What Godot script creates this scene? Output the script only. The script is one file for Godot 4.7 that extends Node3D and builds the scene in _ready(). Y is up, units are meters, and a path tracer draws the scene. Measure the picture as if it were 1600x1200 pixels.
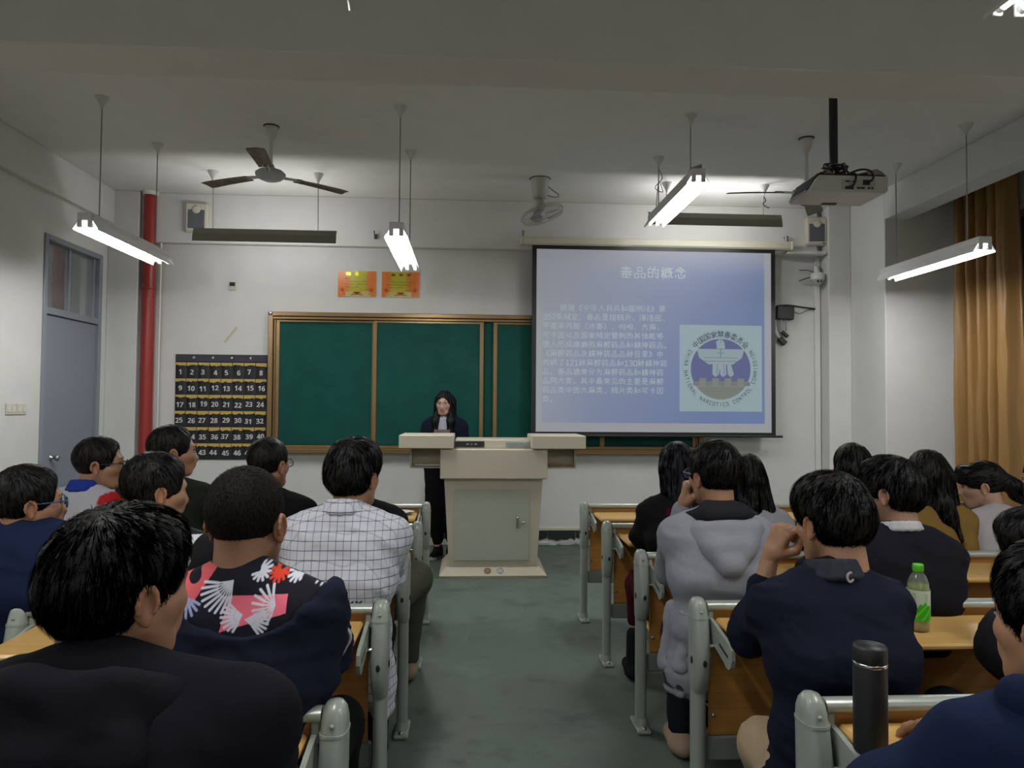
extends Node3D
# A school classroom in the evening: pupils at fixed bench desks listen to a teacher behind a steel lectern.
# World axes: x runs right along the front wall, -z runs towards it, y is up, metres.

const WALL_Z := -7.52      # face of the front wall
const WALL_LEFT := -3.65
const WALL_RIGHT := 4.72   # plane of the window wall
const CEILING := 3.6
const ROW_FIRST := -1.62   # z of the legs of the nearest row of desks
const ROW_STEP := 0.82
const LAMP_GLOW := 5.0
const BOARD_LIGHT := 0.078    # of one of the four sources in a blackboard lamp
const LAMP_LIGHT := 0.60      # of one lamp, shared by its light sources

var M := {}
var taken := {}
var rng := RandomNumberGenerator.new()

func _ready() -> void:
	rng.seed = 11
	set_view()
	make_materials()
	build_room()
	build_front_wall_things()
	build_ceiling_things()
	build_desks()
	build_lectern()
	build_people()
	build_small_things()

func set_view() -> void:
	var cam := Camera3D.new()
	cam.name = "camera"
	cam.fov = rad_to_deg(2.0 * atan(600.0 / 1120.0))
	cam.near = 0.05
	cam.far = 60.0
	cam.position = Vector3(0, 1.45, 0)
	cam.basis = Basis(Vector3.UP, deg_to_rad(-3.32)) * Basis(Vector3.RIGHT, deg_to_rad(1.79)) * Basis(Vector3.BACK, deg_to_rad(0.42))
	add_child(cam)
	cam.current = true
	var we := WorldEnvironment.new()
	we.name = "world_environment"
	var e := Environment.new()
	e.background_mode = Environment.BG_COLOR
	e.background_color = Color(0.010, 0.012, 0.018)   # night outside the windows
	e.tonemap_mode = Environment.TONE_MAPPER_LINEAR
	e.tonemap_exposure = 1.0
	e.sdfgi_enabled = true
	e.ssao_enabled = true
	e.ssil_enabled = true
	we.environment = e
	add_child(we)

# ---------------------------------------------------------------- naming and tagging

func numbered(called: String) -> String:
	var n: int = taken.get(called, -1) + 1
	taken[called] = n
	return called if n == 0 else "%s_%03d" % [called, n]

func tag(o: Node, label: String, category: String, group := "") -> void:
	o.set_meta("label", label)
	o.set_meta("category", category)
	if group:
		o.set_meta("group", group)

func thing(called: String, label: String, category: String, at := Vector3.ZERO, turn := 0.0, group := "") -> Node3D:
	var o := Node3D.new()
	o.name = numbered(called)
	add_child(o)
	o.position = at
	o.rotation.y = deg_to_rad(turn)
	tag(o, label, category, group)
	return o

func put(called: String, mesh: Mesh, mat: Material, parent: Node, at := Vector3.ZERO) -> MeshInstance3D:
	var o := MeshInstance3D.new()
	o.name = called if parent != self else numbered(called)
	o.mesh = mesh
	o.material_override = mat
	o.position = at
	parent.add_child(o, true)
	return o

func obj(called: String, st: SurfaceTool, mat: Material, parent: Node, at := Vector3.ZERO) -> MeshInstance3D:
	st.generate_normals()
	return put(called, st.commit(), mat, parent, at)

func struct(called: String, st: SurfaceTool, mat: Material, at := Vector3.ZERO) -> MeshInstance3D:
	var o := obj(called, st, mat, self, at)
	o.set_meta("kind", "structure")
	return o

func copy_of(o: Node3D, at: Vector3, label: String) -> Node3D:
	var c: Node3D = o.duplicate()
	var plain := String(o.name).rstrip("0123456789").rstrip("_")
	c.name = numbered(plain)
	add_child(c)
	c.position = at
	c.set_meta("label", label)
	return c

# ---------------------------------------------------------------- shapes

func mb() -> SurfaceTool:
	var st := SurfaceTool.new()
	st.begin(Mesh.PRIMITIVE_TRIANGLES)
	return st

func tri(st: SurfaceTool, a: Vector3, b: Vector3, c: Vector3) -> void:
	# a b c run counter-clockwise seen from outside
	st.add_vertex(a)
	st.add_vertex(c)
	st.add_vertex(b)

func quad(st: SurfaceTool, a: Vector3, b: Vector3, c: Vector3, d: Vector3) -> void:
	tri(st, a, b, c)
	tri(st, a, c, d)

func box(st: SurfaceTool, c: Vector3, s: Vector3, bevel := 0.0, turn := Basis.IDENTITY) -> void:
	st.set_smooth_group(-1)
	var h := s * 0.5
	var e: float = minf(bevel, minf(h.x, minf(h.y, h.z)) * 0.9)
	var i := h - Vector3(e, e, e)
	for ax in 3:
		for sg: float in [-1.0, 1.0]:
			var u := (ax + 1) % 3
			var v := (ax + 2) % 3
			var q: Array[Vector3] = []
			for k: Array in [[-1, -1], [1, -1], [1, 1], [-1, 1]]:
				var p := Vector3.ZERO
				p[ax] = h[ax] * sg
				p[u] = i[u] * k[0]
				p[v] = i[v] * k[1]
				q.append(c + turn * p)
			if sg > 0:
				quad(st, q[0], q[1], q[2], q[3])
			else:
				quad(st, q[3], q[2], q[1], q[0])
	if e <= 0.0:
		return
	for ax in 3:      # the twelve chamfers
		var u := (ax + 1) % 3
		var v := (ax + 2) % 3
		for su: float in [-1.0, 1.0]:
			for sv: float in [-1.0, 1.0]:
				var q: Array[Vector3] = []
				for k: Array in [[-1.0, 0], [1.0, 0], [1.0, 1], [-1.0, 1]]:
					var p := Vector3.ZERO
					p[ax] = i[ax] * k[0]
					p[u] = (h[u] if k[1] == 0 else i[u]) * su
					p[v] = (i[v] if k[1] == 0 else h[v]) * sv
					q.append(c + turn * p)
				if su * sv < 0:
					quad(st, q[0], q[1], q[2], q[3])
				else:
					quad(st, q[3], q[2], q[1], q[0])
	for sx: float in [-1.0, 1.0]:
		for sy: float in [-1.0, 1.0]:
			for sz: float in [-1.0, 1.0]:
				var a := c + turn * Vector3(h.x * sx, i.y * sy, i.z * sz)
				var b := c + turn * Vector3(i.x * sx, h.y * sy, i.z * sz)
				var d := c + turn * Vector3(i.x * sx, i.y * sy, h.z * sz)
				if sx * sy * sz > 0:
					tri(st, a, b, d)
				else:
					tri(st, a, d, b)

func box_mesh(s: Vector3, bevel := 0.0) -> Mesh:
	var st := mb()
	box(st, Vector3.ZERO, s, bevel)
	st.generate_normals()
	return st.commit()

func rings(st: SurfaceTool, rows: Array, closed := true, cap_first := true, cap_last := true, group := 1) -> void:
	# rows of points, each row counter-clockwise when looking against the run of the rows
	st.set_smooth_group(group)
	for r in rows.size() - 1:
		var a: Array = rows[r]
		var b: Array = rows[r + 1]
		var n := a.size()
		for k in (n if closed else n - 1):
			var l := (k + 1) % n
			quad(st, a[k], a[l], b[l], b[k])
	st.set_smooth_group(-1)
	for which in 2:
		if (which == 0 and not cap_first) or (which == 1 and not cap_last):
			continue
		var row: Array = rows[0] if which == 0 else rows[rows.size() - 1]
		var mid := Vector3.ZERO
		for p: Vector3 in row:
			mid += p
		mid /= row.size()
		for k in row.size():
			var l := (k + 1) % row.size()
			if which == 0:
				tri(st, mid, row[l], row[k])
			else:
				tri(st, mid, row[k], row[l])

func tube(st: SurfaceTool, pts: Array, radius, sides := 8, group := 1) -> void:
	var rows := []
	var up := Vector3.UP
	for n in pts.size():
		var p: Vector3 = pts[n]
		var ahead: Vector3 = (pts[mini(n + 1, pts.size() - 1)] - pts[maxi(n - 1, 0)]).normalized()
		if absf(ahead.dot(up)) > 0.95:
			up = Vector3.RIGHT if absf(ahead.x) < 0.9 else Vector3.FORWARD
		var right := ahead.cross(up).normalized()
		up = right.cross(ahead).normalized()
		var rr: float = radius[n] if radius is Array else radius
		var row := []
		for k in sides:
			var a := TAU * k / sides
			row.append(p + (right * cos(a) + up * sin(a)) * rr)
		row.reverse()
		rows.append(row)
	# rows wind so that quads face outwards
	for r in rows:
		r.reverse()
	rings(st, rows, true, true, true, group)

func curve(pts: Array, steps := 6) -> Array:
	# Catmull-Rom through the points
	var out := []
	for n in pts.size() - 1:
		var a: Vector3 = pts[maxi(n - 1, 0)]
		var b: Vector3 = pts[n]
		var c: Vector3 = pts[n + 1]
		var d: Vector3 = pts[mini(n + 2, pts.size() - 1)]
		for k in steps:
			var t := float(k) / steps
			out.append(0.5 * ((2.0 * b) + (c - a) * t + (2.0 * a - 5.0 * b + 4.0 * c - d) * t * t + (3.0 * b - a - 3.0 * c + d) * t * t * t))
	out.append(pts[pts.size() - 1])
	return out

func lathe(st: SurfaceTool, profile: Array, segs := 20, at := Vector3.ZERO, turn := Basis.IDENTITY, group := 1) -> void:
	# profile: [radius, height] from the bottom up
	var rows := []
	for q: Array in profile:
		var row := []
		for k in segs:
			var a := -TAU * k / segs
			row.append(at + turn * Vector3(cos(a) * q[0], q[1], sin(a) * q[0]))
		rows.append(row)
	rings(st, rows, true, true, true, group)

func ball(st: SurfaceTool, c: Vector3, r: Vector3, segs := 12, turn := Basis.IDENTITY) -> void:
	var rows := []
	var half := maxi(4, segs / 2)
	for n in half + 1:
		var t := PI * (float(n) / half - 0.5)
		var row := []
		for k in segs:
			var a := -TAU * k / segs
			row.append(c + turn * Vector3(cos(a) * cos(t) * r.x, sin(t) * r.y, sin(a) * cos(t) * r.z))
		rows.append(row)
	rings(st, rows, true, false, false, 2)

func prism(st: SurfaceTool, poly: PackedVector2Array, depth: float, x: Transform3D, group := -1) -> void:
	# a flat outline in local x,y (counter-clockwise), thickness along local z, centred
	var p := poly
	if Geometry2D.is_polygon_clockwise(p):
		p = p.duplicate()
		p.reverse()
	st.set_smooth_group(-1)
	var t := Geometry2D.triangulate_polygon(p)
	var h := depth * 0.5
	for k in range(0, t.size(), 3):
		var a := p[t[k]]
		var b := p[t[k + 1]]
		var c := p[t[k + 2]]
		if (b - a).cross(c - a) < 0:
			var w := b
			b = c
			c = w
		tri(st, x * Vector3(a.x, a.y, h), x * Vector3(b.x, b.y, h), x * Vector3(c.x, c.y, h))
		tri(st, x * Vector3(a.x, a.y, -h), x * Vector3(c.x, c.y, -h), x * Vector3(b.x, b.y, -h))
	st.set_smooth_group(group)
	for k in p.size():
		var a := p[k]
		var b := p[(k + 1) % p.size()]
		quad(st, x * Vector3(a.x, a.y, -h), x * Vector3(b.x, b.y, -h), x * Vector3(b.x, b.y, h), x * Vector3(a.x, a.y, h))

func oval(cx: float, cy: float, cz: float, rx: float, rz: float, n := 14, power := 2.0) -> Array:
	# a level ring for rings(), rows running upwards
	var row := []
	for k in n:
		var a := -TAU * k / n
		var c := cos(a)
		var s := sin(a)
		row.append(Vector3(cx + signf(c) * pow(absf(c), 2.0 / power) * rx, cy, cz + signf(s) * pow(absf(s), 2.0 / power) * rz))
	return row

func words(text: String, height: float, depth: float, bold := true) -> TextMesh:
	var t := TextMesh.new()
	t.text = text
	var f := SystemFont.new()
	f.font_names = PackedStringArray(["Droid Sans"])
	if bold:
		f.font_weight = 700
	t.font = f
	t.font_size = 48
	t.pixel_size = height / 36.0
	t.depth = depth
	return t

# ---------------------------------------------------------------- materials

func mat(c: Color, rough := 0.7, metal := 0.0, spec := 0.5) -> StandardMaterial3D:
	# c is a real-world (linear) base colour
	var m := StandardMaterial3D.new()
	m.albedo_color = c.linear_to_srgb()
	m.roughness = rough
	m.metallic = metal
	m.metallic_specular = spec
	return m

func noise_texture(freq: float, c0: Color, c1: Color, c2: Color, octaves := 4, size := 512, sd := 1, kind := FastNoiseLite.TYPE_SIMPLEX_SMOOTH) -> NoiseTexture2D:
	var n := FastNoiseLite.new()
	n.seed = sd
	n.frequency = freq
	n.noise_type = kind
	n.fractal_octaves = octaves
	var t := NoiseTexture2D.new()
	t.width = size
	t.height = size
	t.seamless = true
	t.noise = n
	var g := Gradient.new()
	g.offsets = PackedFloat32Array([0.0, 0.5, 1.0])
	g.colors = PackedColorArray([c0.linear_to_srgb(), c1.linear_to_srgb(), c2.linear_to_srgb()])
	t.color_ramp = g
	return t

func relief_texture(freq: float, octaves := 4, sd := 3, size := 512) -> NoiseTexture2D:
	var n := FastNoiseLite.new()
	n.seed = sd
	n.frequency = freq
	n.fractal_octaves = octaves
	var t := NoiseTexture2D.new()
	t.width = size
	t.height = size
	t.seamless = true
	t.noise = n
	return t

func world_mapped(m: StandardMaterial3D, repeat: float) -> StandardMaterial3D:
	m.uv1_triplanar = true
	m.uv1_world_triplanar = true
	m.uv1_scale = Vector3.ONE * repeat
	return m

func own_mapped(m: StandardMaterial3D, repeat: Vector3) -> StandardMaterial3D:
	m.uv1_triplanar = true
	m.uv1_scale = repeat
	return m

func grain(c: Color, spread: float, sd: int) -> ImageTexture:
	# wood-grain: long streaks along u
	var n := FastNoiseLite.new()
	n.seed = sd
	n.frequency = 0.02
	n.fractal_octaves = 4
	var im := Image.create_empty(512, 512, false, Image.FORMAT_RGB8)
	for y in 512:
		for x in 512:
			var v := n.get_noise_2d(x * 0.12, y * 3.0) + 0.4 * n.get_noise_2d(x * 0.5, y * 14.0)
			var k := 1.0 + spread * v
			im.set_pixel(x, y, Color(c.r * k, c.g * k, c.b * k * (1.0 + 0.2 * v)).clamp().linear_to_srgb())
	return ImageTexture.create_from_image(im)

func glowing(c: Color, energy: float) -> StandardMaterial3D:
	var m := mat(Color(0.8, 0.8, 0.8), 0.4)
	m.emission_enabled = true
	m.emission = c
	m.emission_energy_multiplier = energy
	return m

func floor_texture() -> ImageTexture:
	# worn green paint: fine speckle, a few soft scuffs and dark water stains
	var fine := FastNoiseLite.new()
	fine.seed = 25
	fine.frequency = 0.18
	fine.fractal_octaves = 3
	var broad := FastNoiseLite.new()
	broad.seed = 27
	broad.frequency = 0.006
	broad.fractal_octaves = 5
	var stain := FastNoiseLite.new()
	stain.seed = 29
	stain.frequency = 0.012
	stain.fractal_octaves = 5
	var im := Image.create_empty(1024, 1024, false, Image.FORMAT_RGB8)
	for y in 1024:
		for x in 1024:
			var k := 1.0 + 0.10 * fine.get_noise_2d(x, y) + 0.16 * broad.get_noise_2d(x, y)
			k *= 1.0 - 0.30 * smoothstep(0.22, 0.55, stain.get_noise_2d(x * 0.7, y * 0.9))
			im.set_pixel(x, y, Color(0.100 * k, 0.139 * k, 0.113 * k).linear_to_srgb())
	return ImageTexture.create_from_image(im)

func pane(c: Color, alpha: float) -> StandardMaterial3D:
	var m := StandardMaterial3D.new()
	m.transparency = BaseMaterial3D.TRANSPARENCY_ALPHA
	m.albedo_color = Color(c.r, c.g, c.b, alpha)
	m.roughness = 0.03
	return m

func make_materials() -> void:
	var w := mat(Color.WHITE, 0.85)
	w.albedo_texture = noise_texture(0.006, Color(0.635, 0.635, 0.62), Color(0.66, 0.66, 0.645), Color(0.675, 0.675, 0.66), 5, 1024, 5)
	M.wall = world_mapped(w, 0.45)
	var c := mat(Color.WHITE, 0.9)
	c.albedo_texture = noise_texture(0.008, Color(0.70, 0.69, 0.67), Color(0.725, 0.715, 0.695), Color(0.745, 0.735, 0.715), 5, 1024, 15)
	M.ceiling = world_mapped(c, 0.4)
	var f := mat(Color.WHITE, 0.42)
	f.albedo_texture = floor_texture()
	f.roughness_texture = noise_texture(0.02, Color(0.30, 0.30, 0.30), Color(0.2, 0.2, 0.2), Color(0.5, 0.5, 0.5), 4, 512, 26)
	f.roughness = 1.0
	M.floor = world_mapped(f, 0.3)
	M.white_paint = mat(Color(0.66, 0.66, 0.63), 0.55)
	M.cream = mat(Color(0.60, 0.57, 0.46), 0.5)
	M.door = mat(Color(0.225, 0.250, 0.300), 0.45)
	M.door_frame = mat(Color(0.25, 0.275, 0.315), 0.4)
	M.chrome = mat(Color(0.62, 0.62, 0.60), 0.22, 1.0)
	M.steel = mat(Color(0.45, 0.45, 0.44), 0.35, 1.0)
	M.black_plastic = mat(Color(0.012, 0.012, 0.013), 0.45)
	M.dark_grey = mat(Color(0.04, 0.04, 0.042), 0.6)
	M.red_paint = mat(Color(0.34, 0.030, 0.024), 0.4)
	M.red_paint.albedo_texture = noise_texture(0.03, Color(0.7, 0.7, 0.7), Color(0.95, 0.95, 0.95), Color(1, 1, 1), 4, 512, 31)
	world_mapped(M.red_paint, 1.5)
	M.lens = pane(Color(0.8, 0.82, 0.84), 0.04)
	M.glass = pane(Color(0.75, 0.8, 0.8), 0.16)
	M.board = mat(Color.WHITE, 0.6, 0.0, 0.25)
	M.board.albedo_texture = noise_texture(0.01, Color(0.0055, 0.064, 0.052), Color(0.007, 0.074, 0.060), Color(0.009, 0.084, 0.069), 4, 512, 41)
	world_mapped(M.board, 0.7)
	M.bronze = mat(Color(0.25, 0.165, 0.075), 0.38, 0.6)
	M.lectern = mat(Color(0.52, 0.485, 0.385), 0.5)
	M.lectern_door = mat(Color(0.42, 0.445, 0.375), 0.45)
	M.lectern_inside = mat(Color(0.36, 0.33, 0.24), 0.6)
	var lg := mat(Color(0.285, 0.325, 0.285), 0.34)
	lg.clearcoat_enabled = true
	lg.clearcoat = 0.4
	lg.clearcoat_roughness = 0.2
	M.leg_paint = lg
	M.rail = mat(Color(0.36, 0.39, 0.355), 0.3, 0.25)
	var top := mat(Color.WHITE, 0.33)
	top.albedo_texture = grain(Color(0.62, 0.385, 0.125), 0.16, 51)
	M.desktop = own_mapped(top, Vector3(0.8, 3.0, 3.0))
	var pan := mat(Color.WHITE, 0.38)
	pan.albedo_texture = grain(Color(0.40, 0.185, 0.042), 0.2, 52)
	M.panel = own_mapped(pan, Vector3(0.8, 2.0, 2.0))
	M.shade_back = mat(Color(0.215, 0.205, 0.155), 0.6)
	M.lamp_white = mat(Color(0.70, 0.70, 0.69), 0.45)
	M.rod = mat(Color(0.30, 0.30, 0.285), 0.6)
	M.tube_glow = glowing(Color(0.93, 0.96, 1.0), LAMP_GLOW)
	M.plaster_chip = mat(Color(0.50, 0.49, 0.46), 0.9)
	M.tile_dark = mat(Color(0.018, 0.03, 0.03), 0.35)

# ---------------------------------------------------------------- the room

func span(st: SurfaceTool, a: Vector3, b: Vector3, bevel := 0.0) -> void:
	box(st, (a + b) * 0.5, (b - a).abs(), bevel)

func build_room() -> void:
	var st := mb()
	span(st, Vector3(-3.95, -0.2, -7.82), Vector3(5.0, 0, 5.2))
	struct("floor", st, M.floor)
	st = mb()
	span(st, Vector3(-3.95, CEILING, -7.82), Vector3(5.0, CEILING + 0.2, 5.2))
	struct("ceiling", st, M.ceiling)
	st = mb()
	span(st, Vector3(-3.95, 0, -7.82), Vector3(5.0, CEILING, WALL_Z))
	struct("wall_front", st, M.wall)
	st = mb()
	span(st, Vector3(-3.95, 0, 5.0), Vector3(5.0, CEILING, 5.2))
	struct("wall_back", st, M.wall)
	# left wall with the doorway
	st = mb()
	span(st, Vector3(-3.85, 0, -6.31), Vector3(WALL_LEFT, CEILING, 5.0))
	span(st, Vector3(-3.85, 0, WALL_Z), Vector3(WALL_LEFT, CEILING, -7.27))
	span(st, Vector3(-3.85, 2.91, -7.27), Vector3(WALL_LEFT, CEILING, -6.31))
	struct("wall_left", st, M.wall)
	# window wall: solid by the pillar, sill and lintel
	st = mb()
	span(st, Vector3(WALL_RIGHT, 0, WALL_Z), Vector3(4.97, CEILING, -6.55))
	span(st, Vector3(WALL_RIGHT, 0, -6.55), Vector3(4.97, 0.95, -4.43))
	span(st, Vector3(WALL_RIGHT, 3.22, -6.55), Vector3(4.97, CEILING, -4.43))
	span(st, Vector3(WALL_RIGHT, 0, -4.43), Vector3(4.97, CEILING, 5.0))
	struct("wall_right", st, M.wall)
	# columns and beams that step out of the walls
	for a: Array in [
		[Vector3(-3.65, 0, WALL_Z), Vector3(-3.35, CEILING, -7.38)],
		[Vector3(3.77, 0, WALL_Z), Vector3(4.013, CEILING, -7.33)],
		[Vector3(4.013, 0, WALL_Z), Vector3(WALL_RIGHT, CEILING, -6.71)],
		[Vector3(-3.65, 3.26, -7.38), Vector3(-3.59, CEILING, -3.64)],
		[Vector3(-3.35, 3.09, WALL_Z), Vector3(3.70, CEILING, -7.43)],
		[Vector3(4.013, 3.30, -6.71), Vector3(4.25, CEILING, 5.0)],
		[Vector3(WALL_LEFT, 3.09, -3.64), Vector3(4.013, CEILING, -3.34)],
	]:
		st = mb()
		span(st, a[0], a[1], 0.006)
		struct("trim_%d" % (taken.get("trim", 0) + 1), st, M.wall)
		taken["trim"] = taken.get("trim", 0) + 1
	build_baseboard()
	build_door()
	build_window_and_curtain()
	# corridor behind the door
	var n := 0
	for a: Array in [[Vector3(-5.6, -0.2, -9.6), Vector3(-3.95, 0, -4.5)], [Vector3(-5.6, CEILING, -9.6), Vector3(-3.95, CEILING + 0.2, -4.5)], [Vector3(-5.6, 0, -9.6), Vector3(-5.4, CEILING, -4.5)], [Vector3(-5.4, 0, -9.8), Vector3(-3.85, CEILING, -9.6)], [Vector3(-5.4, 0, -4.5), Vector3(-3.85, CEILING, -4.3)], [Vector3(-3.95, 0, -9.6), Vector3(-3.85, CEILING, -7.82)]]:
		st = mb()
		span(st, a[0], a[1])
		struct(["floor_corridor", "ceiling_corridor", "wall_corridor", "wall_corridor_end", "wall_corridor_start", "wall_corridor_side"][n], st, M.wall)
		n += 1
	var t := thing("drain_pipe", "dark red pipe in the corridor seen through the glass above the door", "pipe", Vector3(-4.6, 0, -8.3))
	st = mb()
	lathe(st, [[0.1, 0.0], [0.1, CEILING]], 16)
	obj("pipe", st, M.red_paint, t)
	t = thing("corridor_lamp", "round ceiling lamp in the corridor behind the grey door", "lamp", Vector3(-4.6, CEILING - 0.06, -6.0))
	st = mb()
	lathe(st, [[0.08, 0.0], [0.12, 0.02], [0.12, 0.05]], 20)
	obj("diffuser", st, glowing(Color(1, 0.97, 0.9), 1.0), t)
	var l := OmniLight3D.new()
	l.name = "corridor_light"
	l.position = Vector3(-4.6, CEILING - 0.16, -6.0)
	l.light_energy = 0.12
	l.light_size = 0.1
	l.omni_range = 12.0
	l.shadow_enabled = true
	add_child(l)

func build_baseboard() -> void:
	var b := Node3D.new()
	b.name = "baseboard_front"
	b.set_meta("kind", "structure")
	add_child(b)
	b.position = Vector3(0, 0, WALL_Z)
	var st := mb()
	span(st, Vector3(-3.3, 0.155, 0), Vector3(3.77, 0.185, 0.018), 0.003)
	obj("ledge", st, M.cream, b)
	var r := RandomNumberGenerator.new()
	r.seed = 3
	for k in 24:
		var x := -3.28 + k * 0.293
		st = mb()
		var low := r.randf_range(0.055, 0.085)
		var pts := PackedVector2Array([Vector2(0.002, 0.154), Vector2(0.289, 0.154)])
		for n in 7:
			pts.append(Vector2(0.289 - n * 0.0478, low + r.randf_range(-0.02, 0.02)))
		prism(st, pts, 0.012, Transform3D(Basis.IDENTITY, Vector3(x, 0, 0.006)))
		obj("tile", st, M.tile_dark, b)
	for k in 34:      # broken plaster below the tiles
		var x := -3.2 + k * 0.2 + r.randf_range(-0.05, 0.05)
		st = mb()
		var pts := PackedVector2Array()
		var w := r.randf_range(0.09, 0.2)
		var h := r.randf_range(0.03, 0.075)
		for n in 9:
			var a := TAU * n / 9.0
			pts.append(Vector2(cos(a) * w * r.randf_range(0.4, 0.62), h * 0.5 + sin(a) * h * r.randf_range(0.35, 0.5)))
		prism(st, pts, r.randf_range(0.01, 0.03), Transform3D(Basis.IDENTITY, Vector3(x, 0.002, 0.012)))
		obj("plaster_chip", st, M.plaster_chip, b)

func build_door() -> void:
	var d := Node3D.new()
	d.name = "door_1"
	d.set_meta("kind", "structure")
	add_child(d)
	d.position = Vector3(WALL_LEFT, 0, -6.79)      # local z runs along the wall
	var st := mb()
	for z: float in [-0.455, 0.455]:
		span(st, Vector3(-0.12, 0, z - 0.025), Vector3(0.015, 2.91, z + 0.025), 0.004)
	span(st, Vector3(-0.12, 2.86, -0.43), Vector3(0.015, 2.91, 0.43), 0.004)
	span(st, Vector3(-0.12, 2.22, -0.43), Vector3(0.015, 2.28, 0.43), 0.004)
	obj("door_frame", st, M.door_frame, d)
	st = mb()
	span(st, Vector3(-0.06, 0.01, -0.428), Vector3(-0.012, 2.215, 0.428), 0.003)
	var leaf := obj("door_leaf", st, M.door, d)
	st = mb()
	span(st, Vector3(-0.05, 2.285, -0.425), Vector3(-0.045, 2.855, 0.425))
	obj("transom_glass", st, M.glass, d)
	st = mb()
	span(st, Vector3(-0.07, 2.28, 0.0), Vector3(-0.03, 2.86, 0.03), 0.003)
	span(st, Vector3(-0.07, 2.28, -0.43), Vector3(-0.03, 2.86, -0.40), 0.003)
	obj("sash", st, M.door_frame, d)
	st = mb()
	var q := Basis(Vector3.BACK, -PI / 2)
	lathe(st, [[0.03, 0.0], [0.032, 0.006], [0.012, 0.012], [0.011, 0.03], [0.026, 0.042], [0.03, 0.055], [0.024, 0.068], [0.008, 0.072]], 20, Vector3(-0.012, 0.97, 0.27), q)
	obj("door_knob", st, M.steel, leaf)
	# switches beside the door
	var t := thing("light_switch_plate", "cream double switch plate on the left wall beside the grey door", "switch", Vector3(WALL_LEFT, 1.40, -5.99))
	st = mb()
	span(st, Vector3(0, -0.045, -0.13), Vector3(0.01, 0.045, -0.003), 0.003)
	span(st, Vector3(0, -0.045, 0.003), Vector3(0.01, 0.045, 0.13), 0.003)
	obj("plate", st, M.cream, t)
	for z: float in [-0.1, -0.034, 0.034, 0.1]:
		st = mb()
		span(st, Vector3(0.01, -0.025, z - 0.02), Vector3(0.014, 0.025, z + 0.02), 0.002)
		obj("rocker", st, M.white_paint, t)

func build_window_and_curtain() -> void:
	var w := Node3D.new()
	w.name = "window_1"
	w.set_meta("kind", "structure")
	add_child(w)
	w.position = Vector3(4.87, 0.95, -5.49)
	var st := mb()
	for z: float in [-1.03, -0.35, 0.35, 1.03]:
		span(st, Vector3(-0.03, 0, z - 0.03), Vector3(0.03, 2.27, z + 0.03), 0.003)
	for y: float in [0.03, 1.5, 2.24]:
		span(st, Vector3(-0.03, y - 0.03, -1.06), Vector3(0.03, y + 0.03, 1.06), 0.003)
	obj("window_frame", st, M.door_frame, w)
	for z: float in [-0.69, 0.0, 0.69]:
		for y: Array in [[0.06, 1.47], [1.53, 2.21]]:
			st = mb()
			span(st, Vector3(-0.003, y[0], z - 0.32), Vector3(0.003, y[1], z + 0.32))
			obj("pane", st, M.glass, w)
	st = mb()
	span(st, Vector3(-0.19, -0.03, -1.06), Vector3(0.09, 0.0, 1.06), 0.004)
	obj("sill", st, M.wall, w)
	# curtain drawn back against the pillar
	var t := thing("curtain", "gold brown pleated curtain hanging full length by the window", "curtain", Vector3(4.60, 0.0, -6.17))
	var n := FastNoiseLite.new()
	n.seed = 5
	n.frequency = 1.0
	var front := []
	var across := 150
	for r in 30:
		var y := 3.53 - 3.45 * r / 29.0
		var row := []
		for k in across + 1:
			var u := float(k) / across
			var spread := 1.0 + 0.06 * sin(r * 0.11)
			var z := (u - 0.5) * 0.72 * spread
			var ph := u * TAU * 5.4 + 1.6 * n.get_noise_2d(u * 3.0, 0.0) * 3.0 + 0.35 * n.get_noise_2d(y * 0.7, u * 4.0)
			var amp := 0.072 + 0.022 * n.get_noise_2d(u * 5.0, y * 0.25)
			var x := amp * sin(ph) + 0.012 * sin(ph * 2.3 + y) + 0.01 * n.get_noise_2d(u * 18.0, y * 1.3)
			row.append(Vector3(x, y, z + 0.012 * cos(ph)))
		front.append(row)
	st = mb()
	rings(st, front, false, false, false, 1)
	var back := []
	for row: Array in front:
		var b := []
		for p: Vector3 in row:
			b.append(p + Vector3(0.006, 0, 0))
		b.reverse()
		back.append(b)
	rings(st, back, false, false, false, 2)
	var cm := mat(Color(0.275, 0.150, 0.046), 0.46)
	cm.rim_enabled = true
	cm.rim = 0.5
	cm.rim_tint = 0.7
	obj("cloth", st, cm, t)
	st = mb()
	tube(st, [Vector3(0, 3.545, -0.36), Vector3(0, 3.545, 1.9)], 0.012, 10)
	obj("curtain_rail", st, M.steel, t)

# ---------------------------------------------------------------- on and by the front wall

func build_front_wall_things() -> void:
	build_pipe()
	build_board()
	build_screen()
	build_pocket_chart()
	build_certificates()
	for s: Array in [[-2.79, "cream wall loudspeaker above the red pipe side of the blackboard", 6.0], [3.67, "cream wall loudspeaker in the right corner above the screen", -6.0]]:
		build_speaker(Vector3(s[0], 3.34, -7.43), s[1], s[2])
	build_wall_fittings()

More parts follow.
